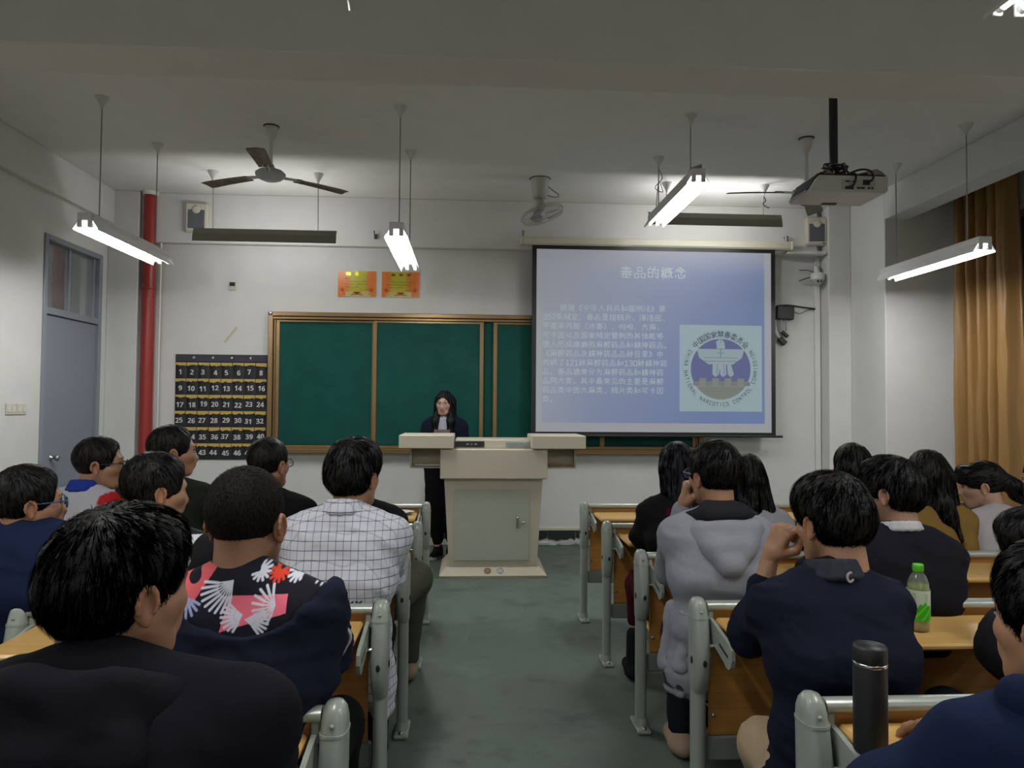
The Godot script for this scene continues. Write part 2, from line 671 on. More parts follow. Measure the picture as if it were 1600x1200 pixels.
func build_pipe() -> void:
	var t := thing("water_pipe", "bright red painted pipe running floor to ceiling in the front left corner", "pipe", Vector3(-3.26, 0, -7.42))
	var st := mb()
	lathe(st, [[0.060, 0.0], [0.060, CEILING - 0.02]], 24)
	obj("pipe", st, M.red_paint, t)
	for y: float in [0.9, 2.6]:
		st = mb()
		lathe(st, [[0.062, 0.0], [0.066, 0.004], [0.066, 0.026], [0.062, 0.03]], 24, Vector3(0, y, 0))
		obj("clip", st, M.red_paint, t)
	st = mb()
	lathe(st, [[0.069, 0.0], [0.082, 0.035]], 24, Vector3(0, CEILING - 0.036, 0))
	obj("plaster_collar", st, M.ceiling, t)
	st = mb()
	tube(st, [Vector3(0.095, 0.0, -0.05), Vector3(0.095, CEILING, -0.05)], 0.012, 8)
	obj("conduit", st, M.white_paint, t)

func build_board() -> void:
	var t := thing("blackboard", "wide green sliding blackboard in a bronze metal frame", "blackboard", Vector3(0.195, 0.973, WALL_Z))
	var h := 1.43
	var hw := 2.265
	var st := mb()
	span(st, Vector3(-hw, 0.0, 0), Vector3(hw, h, 0.02))
	obj("backing", st, M.dark_grey, t)
	st = mb()
	for y: Array in [[0.0, 0.03], [h - 0.045, h]]:
		span(st, Vector3(-hw, y[0], 0), Vector3(hw, y[1], 0.085), 0.006)
	span(st, Vector3(-hw, h - 0.075, 0.045), Vector3(hw, h - 0.05, 0.08), 0.004)
	for s: float in [-1.0, 1.0]:
		span(st, Vector3(s * hw, 0, 0), Vector3(s * (hw - 0.05), h, 0.085), 0.006)
		span(st, Vector3(s * (hw - 0.07), 0.03, 0), Vector3(s * (hw - 0.055), h - 0.04, 0.06), 0.003)
	obj("frame", st, M.bronze, t)
	st = mb()
	span(st, Vector3(-hw + 0.02, -0.012, 0.0), Vector3(hw - 0.02, 0.012, 0.13), 0.005)
	span(st, Vector3(-hw + 0.02, 0.012, 0.118), Vector3(hw - 0.02, 0.03, 0.13), 0.004)
	span(st, Vector3(-hw + 0.02, 0.03, 0.06), Vector3(hw - 0.02, 0.065, 0.075), 0.004)
	obj("chalk_tray", st, M.bronze, t)
	# four panels; the middle two slide in front
	for p: Array in [[-2.195, -1.18, 0.030], [-1.20, -0.065, 0.055], [0.045, 1.20, 0.055], [1.18, 2.195, 0.030]]:
		st = mb()
		span(st, Vector3(p[0] + 0.02, 0.07, p[2] - 0.012), Vector3(p[1] - 0.02, h - 0.085, p[2]))
		var panel := obj("panel", st, M.board, t)
		st = mb()
		for x: float in [p[0] + 0.016, p[1] - 0.016]:
			span(st, Vector3(x - 0.022, 0.055, p[2] - 0.014), Vector3(x + 0.022, h - 0.075, p[2] + 0.012), 0.004)
		span(st, Vector3(p[0], h - 0.10, p[2] - 0.013), Vector3(p[1], h - 0.078, p[2] + 0.01), 0.003)
		obj("panel_edge", st, M.bronze, panel)
	st = mb()
	span(st, Vector3(-0.06, 0.07, 0.022), Vector3(0.05, h - 0.085, 0.03))
	obj("board_behind", st, M.board, t)
	for s: float in [-1.0, 1.0]:
		st = mb()
		ball(st, Vector3(s * (hw - 0.02), h - 0.02, 0.07), Vector3(0.028, 0.028, 0.022), 12)
		obj("corner_cap", st, M.steel, t)

func build_screen() -> void:
	var t := thing("projection_screen", "pull down projection screen with black border showing a blue lecture slide", "screen", Vector3(1.90, 1.16, -7.30))
	var w := 2.555
	var h := 1.94
	var st := mb()
	span(st, Vector3(-w / 2, 0, -0.004), Vector3(w / 2, h + 0.04, 0.0))
	obj("border", st, M.black_plastic, t)
	var q := PlaneMesh.new()
	q.size = Vector2(w - 0.092, h - 0.062)
	q.orientation = PlaneMesh.FACE_Z
	var sm := StandardMaterial3D.new()
	var tex := slide_texture()
	sm.albedo_texture = tex
	sm.albedo_color = Color(0.62, 0.62, 0.62)
	sm.roughness = 0.8
	sm.emission_enabled = true
	sm.emission_texture = tex
	sm.emission = Color.BLACK
	sm.emission_energy_multiplier = 0.30
	put("slide", q, sm, t, Vector3(0.0, h / 2 + 0.004, 0.002))
	st = mb()
	tube(st, [Vector3(-w / 2 - 0.01, -0.004, 0), Vector3(w / 2 + 0.07, -0.004, 0)], 0.013, 10)
	obj("weight_bar", st, M.black_plastic, t)
	st = mb()
	box(st, Vector3(0.03, h + 0.055, -0.02), Vector3(2.84, 0.085, 0.085), 0.016)
	var cas := obj("roller_case", st, M.cream, t)
	for s: float in [-1.0, 1.0]:
		st = mb()
		box(st, Vector3(0.03 + s * 1.425, h + 0.055, -0.02), Vector3(0.03, 0.095, 0.095), 0.01)
		obj("end_cap", st, M.cream, cas)
		st = mb()
		box(st, Vector3(0.03 + s * 1.40, h + 0.14, -0.06), Vector3(0.03, 0.07, 0.03), 0.004)
		box(st, Vector3(0.03 + s * 1.40, h + 0.17, -0.09), Vector3(0.012, 0.012, 0.09), 0.002)
		obj("hanger", st, M.steel, cas)

func build_pocket_chart() -> void:
	var t := thing("pocket_chart", "black hanging phone pocket chart with white numbers and yellow trims", "pocket chart", Vector3(-2.55, 0.885, WALL_Z + 0.004))
	var w := 0.925
	var h := 1.075
	var st := mb()
	span(st, Vector3(-w / 2, 0, 0), Vector3(w / 2, h, 0.006), 0.002)
	var cloth := mat(Color(0.017, 0.018, 0.024), 0.75)
	obj("backing", st, cloth, t)
	st = mb()
	span(st, Vector3(-w / 2, h - 0.075, 0.006), Vector3(w / 2, h, 0.011), 0.002)
	obj("header", st, mat(Color(0.045, 0.045, 0.062), 0.8), t)
	for k in 4:
		st = mb()
		lathe(st, [[0.014, 0.0], [0.016, 0.003], [0.008, 0.004]], 14, Vector3(-0.28 + k * 0.19, h - 0.036, 0.011), Basis(Vector3.RIGHT, PI / 2))
		obj("eyelet", st, M.steel, t)
	var trim := mat(Color(0.52, 0.36, 0.10), 0.65)
	var vinyl := mat(Color(0.016, 0.018, 0.022), 0.42)
	var ink := mat(Color(0.62, 0.63, 0.64), 0.6)
	var r := RandomNumberGenerator.new()
	r.seed = 9
	var cw := w / 8.0
	var ch := (h - 0.085) / 6.0
	for row in 6:
		for col in 8:
			var x := -w / 2 + cw * (col + 0.5)
			var y := h - 0.085 - ch * (row + 1)
			# a pouch that bellies out towards its mouth
			st = mb()
			var rows := []
			var top := ch - 0.030 + r.randf_range(-0.004, 0.004)
			for n in 6:
				var v := n / 5.0
				var line := []
				for k in 8:
					var u := k / 7.0 - 0.5
					var belly := 0.006 + 0.018 * (0.25 + 0.75 * v) * (1.0 - pow(absf(u * 2.0), 3.0)) + r.randf_range(-0.0015, 0.0015)
					line.append(Vector3(u * (cw - 0.008), v * top, belly))
				rows.append(line)
			rings(st, rows, false, false, false, 1)
			var p := obj("pocket", st, vinyl, t, Vector3(x, y + 0.004, 0.0))
			st = mb()
			var pts := PackedVector2Array([Vector2(-cw / 2 + 0.003, ch - 0.004), Vector2(cw / 2 - 0.003, ch - 0.004)])
			for n in 6:
				pts.append(Vector2(cw / 2 - 0.004 - n * (cw - 0.008) / 5.0, top - 0.002 + r.randf_range(-0.012, 0.006)))
			prism(st, pts, 0.003, Transform3D(Basis.IDENTITY, Vector3(0, 0, 0.0265)))
			obj("trim", st, trim, p)
			var num := put("number", words(str(row * 8 + col + 1), 0.052, 0.002), ink, p, Vector3(r.randf_range(-0.008, 0.008), 0.062 + r.randf_range(-0.006, 0.006), 0.0265))
			num.rotation.z = r.randf_range(-0.08, 0.08)

func build_certificates() -> void:
	for k in 2:
		var t := thing("certificate", ["orange and yellow certificate with shiny gold emblems on the wall, left of two", "orange and yellow certificate with dull brown emblems on the wall, right of two"][k], "certificate", Vector3([-1.19, -0.737][k], 2.714, WALL_Z + 0.004), 0.0, "certificates above the blackboard")
		var q := PlaneMesh.new()
		q.size = Vector2(0.392, 0.266)
		q.orientation = PlaneMesh.FACE_Z
		var m := mat(Color(0.95, 0.95, 0.95), 0.3)
		m.albedo_texture = certificate_texture(k)
		put("print", q, m, t, Vector3(0, 0, 0.0035))
		var st := mb()
		box(st, Vector3.ZERO, Vector3(0.396, 0.27, 0.006), 0.001)
		obj("card", st, M.white_paint, t)
		if k == 0:      # gold foil emblems catch the light
			var foil := mat(Color(0.85, 0.75, 0.05), 0.25, 0.6)
			st = mb()
			box(st, Vector3(-0.088, 0.103, 0.005), Vector3(0.048, 0.03, 0.002), 0.0005)
			lathe(st, [[0.022, 0.0], [0.022, 0.002]], 18, Vector3(0.0, 0.103, 0.004), Basis(Vector3.RIGHT, PI / 2))
			for n in 4:
				box(st, Vector3(0.066 + n * 0.012, 0.103, 0.005), Vector3(0.007, 0.026 - 0.004 * (n % 2), 0.002), 0.0005)
			obj("foil_emblem", st, foil, t)

func build_speaker(at: Vector3, label: String, turn: float) -> void:
	var t := thing("wall_speaker", label, "loudspeaker", at, turn, "wall loudspeakers")
	var st := mb()
	box(st, Vector3.ZERO, Vector3(0.225, 0.30, 0.13), 0.018)
	obj("cabinet", st, M.cream, t)
	st = mb()
	box(st, Vector3(0, -0.02, 0.067), Vector3(0.16, 0.19, 0.008), 0.003)
	var g := obj("grille", st, mat(Color(0.10, 0.108, 0.125), 0.8), t)
	st = mb()
	for k in 15:
		box(st, Vector3(0, -0.105 + k * 0.0122, 0.0715), Vector3(0.15, 0.004, 0.003))
	obj("grille_bar", st, mat(Color(0.14, 0.148, 0.165), 0.7), g)
	st = mb()
	lathe(st, [[0.038, 0.0], [0.04, 0.006], [0.03, 0.011], [0.006, 0.012]], 20, Vector3(0, 0.075, 0.067), Basis(Vector3.RIGHT, PI / 2))
	obj("tweeter", st, M.cream, t)
	st = mb()
	box(st, Vector3(0.07, -0.132, 0.066), Vector3(0.03, 0.012, 0.004), 0.001)
	obj("badge", st, M.dark_grey, t)
	st = mb()
	tube(st, curve([Vector3(-0.05, 0.15, -0.05), Vector3(-0.055, 0.19, -0.07), Vector3(-0.03, 0.215, -0.07)]), 0.006, 6)
	obj("cable", st, M.dark_grey, t)

func build_wall_fittings() -> void:
	# cable trunking in the right corner
	var t := thing("cable_trunking", "narrow white cable trunking running up the right end of the front wall", "trunking", Vector3(3.73, 0, WALL_Z))
	var st := mb()
	span(st, Vector3(-0.03, 0.19, 0), Vector3(0.03, 3.09, 0.025), 0.004)
	obj("duct", st, M.white_paint, t)
	st = mb()
	box(st, Vector3(-0.19, 3.10, 0.14), Vector3(0.42, 0.035, 0.09), 0.004)
	obj("elbow_duct", st, M.white_paint, t)
	# dome camera
	t = thing("security_camera", "small white dome security camera in the right corner of the front wall", "camera", Vector3(3.68, 2.82, -7.40))
	st = mb()
	tube(st, curve([Vector3(0.03, 0.16, -0.11), Vector3(0.0, 0.14, -0.03), Vector3(0.0, 0.08, 0.0)]), 0.022, 10)
	obj("arm", st, M.white_paint, t)
	st = mb()
	lathe(st, [[0.072, 0.0], [0.076, 0.03], [0.062, 0.07], [0.03, 0.085]], 22)
	obj("housing", st, M.white_paint, t)
	st = mb()
	ball(st, Vector3(0, 0.0, 0), Vector3(0.064, 0.062, 0.064), 18)
	obj("dome", st, mat(Color(0.45, 0.46, 0.46), 0.15), t)
	st = mb()
	ball(st, Vector3(-0.02, -0.022, 0.055), Vector3(0.013, 0.013, 0.01), 10)
	ball(st, Vector3(0.016, -0.022, 0.055), Vector3(0.011, 0.011, 0.01), 10)
	obj("lens", st, M.black_plastic, t)
	st = mb()
	tube(st, curve([Vector3(-0.06, 0.03, 0.0), Vector3(-0.11, 0.02, -0.02), Vector3(-0.16, 0.0, -0.08)]), 0.006, 6)
	tube(st, curve([Vector3(-0.03, 0.08, 0.0), Vector3(-0.09, 0.11, -0.04), Vector3(-0.15, 0.12, -0.1)]), 0.005, 6)
	obj("cable", st, M.dark_grey, t)
	# black junction box with loose leads
	t = thing("junction_box", "black wall box with trailing cables beside the screen", "box", Vector3(3.345, 2.47, WALL_Z))
	st = mb()
	box(st, Vector3(0, 0, 0.05), Vector3(0.19, 0.14, 0.1), 0.008, Basis(Vector3.BACK, -0.06))
	obj("case", st, M.black_plastic, t)
	st = mb()
	tube(st, curve([Vector3(-0.08, 0.075, 0.06), Vector3(0.05, 0.085, 0.05), Vector3(0.2, 0.07, 0.03), Vector3(0.36, 0.055, 0.02)]), 0.009, 6)
	tube(st, curve([Vector3(0.09, 0.03, 0.05), Vector3(0.18, 0.0, 0.03), Vector3(0.28, 0.04, 0.02), Vector3(0.36, 0.05, 0.02)]), 0.004, 6)
	obj("cable", st, M.black_plastic, t)
	for k in 2:
		st = mb()
		tube(st, curve([Vector3(-0.03 + 0.05 * k, -0.06, 0.05), Vector3(-0.04 + 0.06 * k, -0.12, 0.05), Vector3(-0.02 + 0.05 * k, -0.19, 0.04)]), 0.007, 6)
		obj("lead", st, mat(Color(0.30, 0.34, 0.37), 0.5), t)
	for k in 2:
		var a := thing("plug_adapter", ["small black plug hanging below the wall box, upper one", "black plug adapter on a white lead below the wall box, lower one"][k], "plug", Vector3([3.36, 3.33][k], [2.245, 2.17][k], WALL_Z + 0.04), 0.0, "hanging plugs")
		st = mb()
		box(st, Vector3.ZERO, [Vector3(0.085, 0.04, 0.035), Vector3(0.09, 0.06, 0.05)][k], 0.008, Basis(Vector3.BACK, -0.75))
		obj("body", st, M.black_plastic, a)
		st = mb()
		tube(st, curve([Vector3(-0.01, 0.01, 0), Vector3(-0.05, 0.06, 0), Vector3([-0.02, -0.12][k], 0.14, 0)]), [0.005, 0.012][k], 6)
		obj("lead", st, M.white_paint, a)
	# an opening left by an old fitting, and a strip of old tape
	t = thing("socket_hole", "small dark open socket box in the wall left of the certificates", "socket", Vector3(-2.46, 2.67, WALL_Z))
	st = mb()
	box(st, Vector3(0, 0, 0.006), Vector3(0.075, 0.085, 0.012), 0.002)
	obj("rim", st, M.plaster_chip, t)
	st = mb()
	box(st, Vector3(0.0, 0.018, 0.0125), Vector3(0.055, 0.04, 0.004), 0.001)
	obj("hole", st, M.black_plastic, t)
	t = thing("tape_strip", "short slanting strip of yellowed tape on the wall", "tape", Vector3(-2.47, 2.165, WALL_Z))
	st = mb()
	box(st, Vector3(0, 0, 0.001), Vector3(0.022, 0.2, 0.002), 0.0, Basis(Vector3.BACK, -0.65))
	obj("tape", st, mat(Color(0.52, 0.47, 0.33), 0.6), t)
	t = thing("wall_bracket", "small dark metal clip on the wall beneath the ceiling fan", "bracket", Vector3(-0.99, 3.19, -7.42))
	st = mb()
	box(st, Vector3(0, 0, 0.01), Vector3(0.03, 0.05, 0.02), 0.004)
	tube(st, [Vector3(-0.01, 0.02, 0.02), Vector3(-0.01, 0.05, 0.05)], 0.006, 6)
	obj("clip", st, M.dark_grey, t)

# ---------------------------------------------------------------- lettering drawn stroke by stroke (the slide and the certificates)

var STROKES := {
	"口": [[2,3,14,3,14,14,2,14,2,3]], "日": [[3,1,13,1,13,15,3,15,3,1],[3,8,13,8]],
	"目": [[3,1,13,1,13,15,3,15,3,1],[3,6,13,6],[3,10,13,10]],
	"木": [[1,5,15,5],[8,0,8,16],[8,5,1,13],[8,5,15,13]], "禾": [[11,0,4,2],[1,6,15,6],[8,1,8,16],[8,6,1,14],[8,6,15,14]],
	"米": [[1,8,15,8],[8,0,8,16],[8,8,1,15],[8,8,15,15],[4,2,6,6],[12,2,10,6]],
	"人": [[8,0,7,6,1,15],[8,5,15,15]], "大": [[1,5,15,5],[8,0,8,5,1,15],[8,5,15,15]],
	"grass": [[0,8,16,8],[5,2,5,14],[11,2,11,14]], "sick": [[8,0,8,3],[3,3,15,3],[4,3,4,10,1,16],[0,5,2,8],[0,12,3,10]],
	"shed": [[8,0,8,2],[2,2,15,2],[3,2,3,10,0,16]], "roof": [[8,0,8,4],[1,10,1,5,15,5,15,10]],
	"water": [[2,1,6,4],[0,6,4,8],[1,15,6,9]], "knife": [[4,2,4,11],[12,0,12,16,9,14]],
	"hand": [[0,4,14,4],[8,0,8,15,5,14],[0,11,14,8]], "bamboo": [[4,0,1,3],[3,1,7,1],[4,1,5,3],[11,0,9,3],[10,1,15,1],[12,1,13,3]],
	"毒": [[2,2,14,2],[3,4,13,4],[0,7,16,7],[8,0,8,7],[4,8,13,8,12,15,3,15,4,8],[1,11,16,11],[8,9,8,14]],
	"品": [["口",4,0,8,7],["口",0,8,7,8],["口",9,8,7,8]],
	"的": [[4,0,2,3],[1,3,7,3,7,14,1,14,1,3],[1,8,7,8],[10,0,8,6],[9,4,15,4,14,15,11,13],[10,7,12,10]],
	"概": [["木",0,0,5,16],[6,2,10,2,10,8,6,8,6,2],[6,5,10,5],[6,8,6,15,10,11],[11,2,16,2],[11,7,16,7],[12,2,12,7],[14,4,11,15],[14,8,14,14,16,14]],
	"念": [[8,0,1,6],[8,0,15,6],[5,4,11,4],[5,6,11,6,9,9],[2,11,1,14],[5,10,6,15,12,15,13,12],[9,10,10,12],[14,10,15,13]],
	"根": [["木",0,0,6,16],[8,1,14,1,14,7,8,7],[8,4,14,4],[8,1,8,15,11,13],[14,8,10,11],[10,8,16,15]],
	"据": [["hand",0,0,6,16],[8,1,15,1,15,5,8,5],[8,1,8,8,6,16],[9,8,16,8],[12,6,12,10],[10,10,15,10,15,15,10,15,10,10]],
	"中": [[2,4,14,4,14,10,2,10,2,4],[8,0,8,16]], "华": [[4,0,1,5],[3,3,3,8],[13,1,8,5],[8,0,8,7,14,7],[0,11,16,11],[8,8,8,16]],
	"民": [[3,1,13,1,13,6,3,6],[3,1,3,15,7,12],[3,9,14,9],[9,6,12,14,15,15,15,12]],
	"共": [[2,4,14,4],[5,0,5,10],[11,0,11,10],[0,10,16,10],[5,11,2,15],[11,11,14,15]], "和": [["禾",0,0,8,16],["口",9,4,7,9]],
	"国": [[1,1,15,1,15,15,1,15,1,1],[4,4,12,4],[4,8,12,8],[4,12,12,12],[8,4,8,12],[10,9,11,11]],
	"刑": [[1,2,9,2],[0,7,10,7],[3,2,3,8,1,15],[7,2,7,15],["knife",10,0,6,16]],
	"法": [["water",0,0,5,16],[7,4,15,4],[11,0,11,8],[6,8,16,8],[11,8,7,14,14,13],[13,11,15,15]],
	"第": [["bamboo",0,0,16,16],[2,5,14,5,14,8,3,8,3,11,14,11,13,15],[8,5,8,16],[8,11,2,15]],
	"条": [[6,0,2,5],[5,2,12,2,2,8],[5,3,14,8],[1,10,15,10],[8,8,8,16],[6,11,2,14],[10,11,14,14]],
	"规": [[1,3,7,3],[0,7,8,7],[4,0,4,7,0,15],[4,8,8,12],[10,1,15,1,15,10],[10,1,10,10],[12,3,12,9,8,15],[13,9,13,15,16,15,16,12]],
	"定": [["roof",0,0,16,10],[3,7,13,7],[8,7,8,14],[8,10,13,10],[4,9,4,12,1,16],[3,12,8,15,15,15]],
	"是": [[3,0,13,0,13,6,3,6,3,0],[3,3,13,3],[1,8,15,8],[8,8,8,14],[8,11,13,11],[4,10,3,13,1,16],[4,13,9,15,15,15]],
	"指": [["hand",0,0,6,16],[8,0,8,6,15,6,15,4],[15,1,8,4],[8,9,15,9,15,16,8,16,8,9],[8,12,15,12]],
	"鸦": [[0,2,7,2],[2,2,1,7,7,7],[5,2,5,15,3,14],[5,7,0,13],[12,0,11,2],[10,2,15,2,15,7,14,8],[10,2,10,9,16,9,15,15,13,14],[12,4,13,6],[8,12,14,12]],
	"片": [[4,0,4,9,1,16],[4,6,15,6],[10,0,10,6],[4,10,12,10,12,16]],
	"海": [["water",0,0,5,16],[8,0,6,4],[8,2,15,2],[8,5,14,5,13,14,6,14,8,5],[6,9,16,9],[10,6,11,8],[10,10,11,12]],
	"洛": [["water",0,0,5,16],[9,0,6,5],[8,2,14,2,6,10],[8,4,16,9],["口",7,9,8,7]],
	"因": [[1,1,15,1,15,15,1,15,1,1],[4,6,12,6],[8,3,8,7,4,13],[8,7,12,13]], "甲": [[2,1,14,1,14,10,2,10,2,1],[2,5,14,5],[8,1,8,16]],
	"基": [[1,2,15,2],[4,0,4,9],[12,0,12,9],[4,4,12,4],[4,6,12,6],[0,9,16,9],[5,9,2,12],[11,9,14,12],[8,10,8,15],[4,12,12,12],[1,15,15,15]],
	"苯": [["grass",0,0,16,4],[1,7,15,7],[8,4,8,16],[8,7,1,13],[8,7,15,13],[5,13,11,13]],
	"丙": [[1,1,15,1],[2,5,14,5,14,15,12,15],[2,5,2,16],[8,1,8,6,4,12],[8,7,12,11]],
	"月": [[2,1,14,1,14,15,11,14],[2,1,2,10,0,16],[2,5,14,5],[2,9,14,9]],
	"胺": [["月",0,0,6,16],[11,0,11,2],[7,5,7,3,16,3,16,5],[7,9,16,9],[11,5,9,11,15,16],[14,9,12,13,7,16]],
	"冰": [[1,2,4,5],[0,14,4,8],[10,0,10,15,8,14],[5,5,9,5,5,12],[15,3,11,7],[11,6,16,13]],
	"吗": [["口",0,3,5,8],[7,2,14,2,13,8],[8,4,7,8,16,8,15,15,12,14],[6,12,13,12]],
	"啡": [["口",0,3,5,8],[9,1,9,15],[13,1,13,15],[6,4,9,4],[6,8,9,8],[6,12,9,12],[13,4,16,4],[13,8,16,8],[13,12,16,12]],
	"麻": [["shed",0,0,16,16],["木",4,4,6,11],["木",10,4,6,11]], "可": [[0,2,16,2],[12,2,12,15,9,14],[3,6,8,6,8,11,3,11,3,6]],
	"卡": [[8,0,8,7],[8,3,13,3],[1,7,15,7],[8,7,8,16],[9,10,13,12]], "以": [[3,1,3,12,7,9],[7,3,9,6],[13,1,13,7,7,15],[11,10,15,15]],
	"及": [[2,2,11,2,9,6,14,6,10,12,2,16],[5,2,4,9,0,15],[5,6,15,16]],
	"家": [["roof",0,0,16,10],[3,6,13,6],[8,6,3,10],[6,8,9,11,8,15,6,14],[8,10,2,13],[9,12,3,16],[14,7,10,10],[9,9,15,15]],
	"管": [["bamboo",0,0,16,16],[8,3,8,5],[1,8,1,5,15,5,15,8],[4,7,12,7,12,10,4,10],[4,7,4,16],[4,12,13,12,13,15,4,15]],
	"制": [[3,0,1,4],[2,3,9,3],[0,6,10,6],[5,0,5,16],[1,9,1,13],[1,9,9,9,9,13],["knife",10,0,6,16]],
	"其": [[1,3,15,3],[4,0,4,11],[12,0,12,11],[4,6,12,6],[4,8,12,8],[0,11,16,11],[5,12,2,16],[11,12,14,16]],
	"他": [[4,0,0,7],[3,4,3,16],[6,6,15,4,14,10,12,10],[11,0,11,12],[8,3,8,14,16,14,16,11]],
	"能": [[3,0,1,4,6,4],[5,2,7,5],[1,6,6,6,6,15],[1,6,1,15],[1,9,6,9],[1,12,6,12],[9,0,9,6,15,6],[14,1,9,4],[9,8,9,15,15,15,15,13],[14,9,9,12]],
	"够": [[2,0,0,5],[1,3,7,3,7,14,5,13],["口",1,6,5,5],[11,0,8,5],[10,2,14,2,9,7],[12,7,9,11],[11,9,16,9,8,16]],
	"使": [[4,0,0,7],[3,4,3,16],[6,3,16,3],[7,5,15,5,15,9,7,9,7,5],[11,0,11,9,6,16],[8,10,16,16]],
	"形": [[0,2,9,2],[0,7,9,7],[3,2,3,8,0,15],[7,2,7,15],[15,0,10,4],[15,5,10,9],[16,10,9,16]],
	"成": [[2,3,15,3],[2,3,2,10,0,16],[2,7,7,7,6,13,4,12],[9,0,11,9,15,15,16,12],[14,6,8,14],[12,0,14,2]],
	"瘾": [["sick",0,0,16,16],[10,3,8,6],[9,5,14,5,8,8],[7,8,14,8,14,11,7,11],[7,10,14,10],[6,13,6,15],[8,12,9,15,13,15],[14,12,15,14]],
	"癖": [["sick",0,0,16,16],[5,5,9,5,9,8,5,8],[5,5,5,11,4,16],["口",5,10,4,5],[13,4,13,6],[10,6,16,6],[11,7,12,9],[15,7,14,9],[10,10,16,10],[13,10,13,16],[10,13,16,13]],
	"jar": [[1,2,15,2],[2,5,14,5,14,15,2,15,2,5],[6,2,6,9],[10,2,10,9],[3,11,13,11]],
	"醉": [["jar",0,0,8,16],[12,0,12,2],[8,2,16,2],[11,3,9,7],[13,3,16,7],[8,10,16,10],[12,7,12,16]],
	"药": [["grass",0,0,16,4],[4,5,1,8,6,8,1,12,7,12],[1,15,7,14],[10,5,8,9],[10,7,15,7,14,15,11,14],[10,10,12,12]],
	"精": [["米",0,1,7,15],[8,2,16,2],[9,4,15,4],[8,7,16,7],[12,0,12,7],[9,9,15,9,15,16],[9,9,9,16],[9,11,15,11],[9,13,15,13]],
	"神": [[3,0,5,2],[0,4,6,4,1,10],[3,8,3,16],[5,8,6,10],[8,4,15,4,15,11,8,11,8,4],[8,7,15,7],[11,0,11,16]],
	"种": [["禾",0,0,8,16],[9,4,15,4,15,10,9,10,9,4],[12,0,12,16]],
	"录": [[3,1,13,1,13,5],[3,3,13,3],[1,6,15,6],[8,6,8,15,6,14],[3,8,6,10],[1,14,6,11],[13,8,9,11],[9,10,15,15]],
	"列": [[1,2,9,2],[4,2,0,9],[4,5,9,5,6,11,1,16],[3,8,6,10],["knife",10,0,6,16]], "明": [["日",0,2,6,12],["月",7,0,9,16]],
	"了": [[2,2,14,2,8,7,8,15,5,14]],
	"通": [[2,1,4,3],[0,6,3,6,3,13,0,16],[3,13,7,15,16,15],[7,1,14,1,10,4],[6,4,15,4,15,13],[6,4,6,13],[6,7,15,7],[6,10,15,10],[10,4,10,13]],
	"常": [[8,0,8,4],[4,1,5,3],[12,1,11,3],[1,7,1,4,15,4,15,7],[5,6,11,6,11,9,5,9,5,6],[2,15,2,11,14,11,14,15],[8,9,8,16]],
	"分": [[6,0,1,7],[10,0,15,7],[3,8,12,8,11,15,8,14],[7,8,2,16]], "为": [[3,1,5,3],[1,5,14,5,13,15,10,14],[8,0,7,6,1,15],[8,9,10,12]],
	"两": [[0,1,16,1],[1,4,15,4,15,15,13,15],[1,4,1,16],[5,1,5,6,3,12],[5,7,7,11],[11,1,11,6,8,12],[11,7,13,11]],
	"类": [[1,4,15,4],[8,0,8,8],[8,4,1,8],[8,4,15,8],[4,0,6,3],[12,0,10,3],[1,11,15,11],[8,8,7,12,1,16],[8,11,15,16]],
	"最": [[4,0,12,0,12,5,4,5,4,0],[4,2,12,2],[0,7,16,7],[2,7,2,14],[7,7,7,16],[2,9,7,9],[2,11,7,11],[0,14,8,13],[9,9,15,9,9,16],[10,10,16,16]],
	"见": [[3,1,13,1,13,9],[3,1,3,9],[8,3,7,10,1,16],[9,9,9,15,15,15,15,12]], "主": [[7,0,9,2],[2,4,14,4],[3,9,13,9],[0,15,16,15],[8,4,8,15]],
	"要": [[1,1,15,1],[2,4,14,4,14,8,2,8,2,4],[6,1,6,8],[10,1,10,8],[0,11,16,11],[7,8,4,13,14,16],[11,11,8,14,2,16]],
	"禁": [["木",0,0,8,8],["木",8,0,8,8],[3,9,13,9],[1,11,15,11],[8,11,8,16],[4,12,2,15],[12,12,14,15]],
	"委": [["禾",0,0,16,9],[0,11,16,11],[7,8,4,13,14,16],[11,11,8,14,2,16]],
	"员": [["口",4,0,8,5],[3,6,13,6,13,12],[3,6,3,12],[8,8,7,12,2,16],[9,12,14,16]],
	"会": [[8,0,0,8],[8,0,16,8],[4,7,12,7],[2,10,14,10],[7,10,4,15,12,14],[11,12,14,16]],
	"《": [[13,1,9,8,13,15],[16,1,12,8,16,15]], "》": [[0,1,4,8,0,15],[3,1,7,8,3,15]], "（": [[15,0,12,4,12,12,15,16]], "）": [[1,0,4,4,4,12,1,16]],
	"，": [[2,13,3,14,1,16]], "、": [[2,12,5,15]], "。": [[2,12,4,12,4,15,2,15,2,12]], ".": [[2,14,3,15]],
	"0": [[3,2,7,2,9,5,9,12,7,15,3,15,1,12,1,5,3,2]], "1": [[2,4,5,2,5,15],[2,15,8,15]], "2": [[1,4,3,2,7,2,9,5,1,15,9,15]],
	"3": [[1,3,7,2,9,5,7,8,4,8,8,9,9,12,7,15,1,14]], "5": [[9,2,2,2,1,8,6,7,9,10,8,14,5,15,1,14]], "7": [[1,2,9,2,4,15]],
	"A": [[1,15,5,1,9,15],[3,10,7,10]], "C": [[9,4,7,1,3,1,1,4,1,12,3,15,7,15,9,12]], "H": [[1,1,1,15],[9,1,9,15],[1,8,9,8]], "I": [[5,1,5,15]],
	"L": [[1,1,1,15,8,15]], "M": [[1,15,1,1,5,10,9,1,9,15]], "N": [[1,15,1,1,9,15,9,1]], "O": [[3,1,7,1,9,4,9,12,7,15,3,15,1,12,1,4,3,1]],
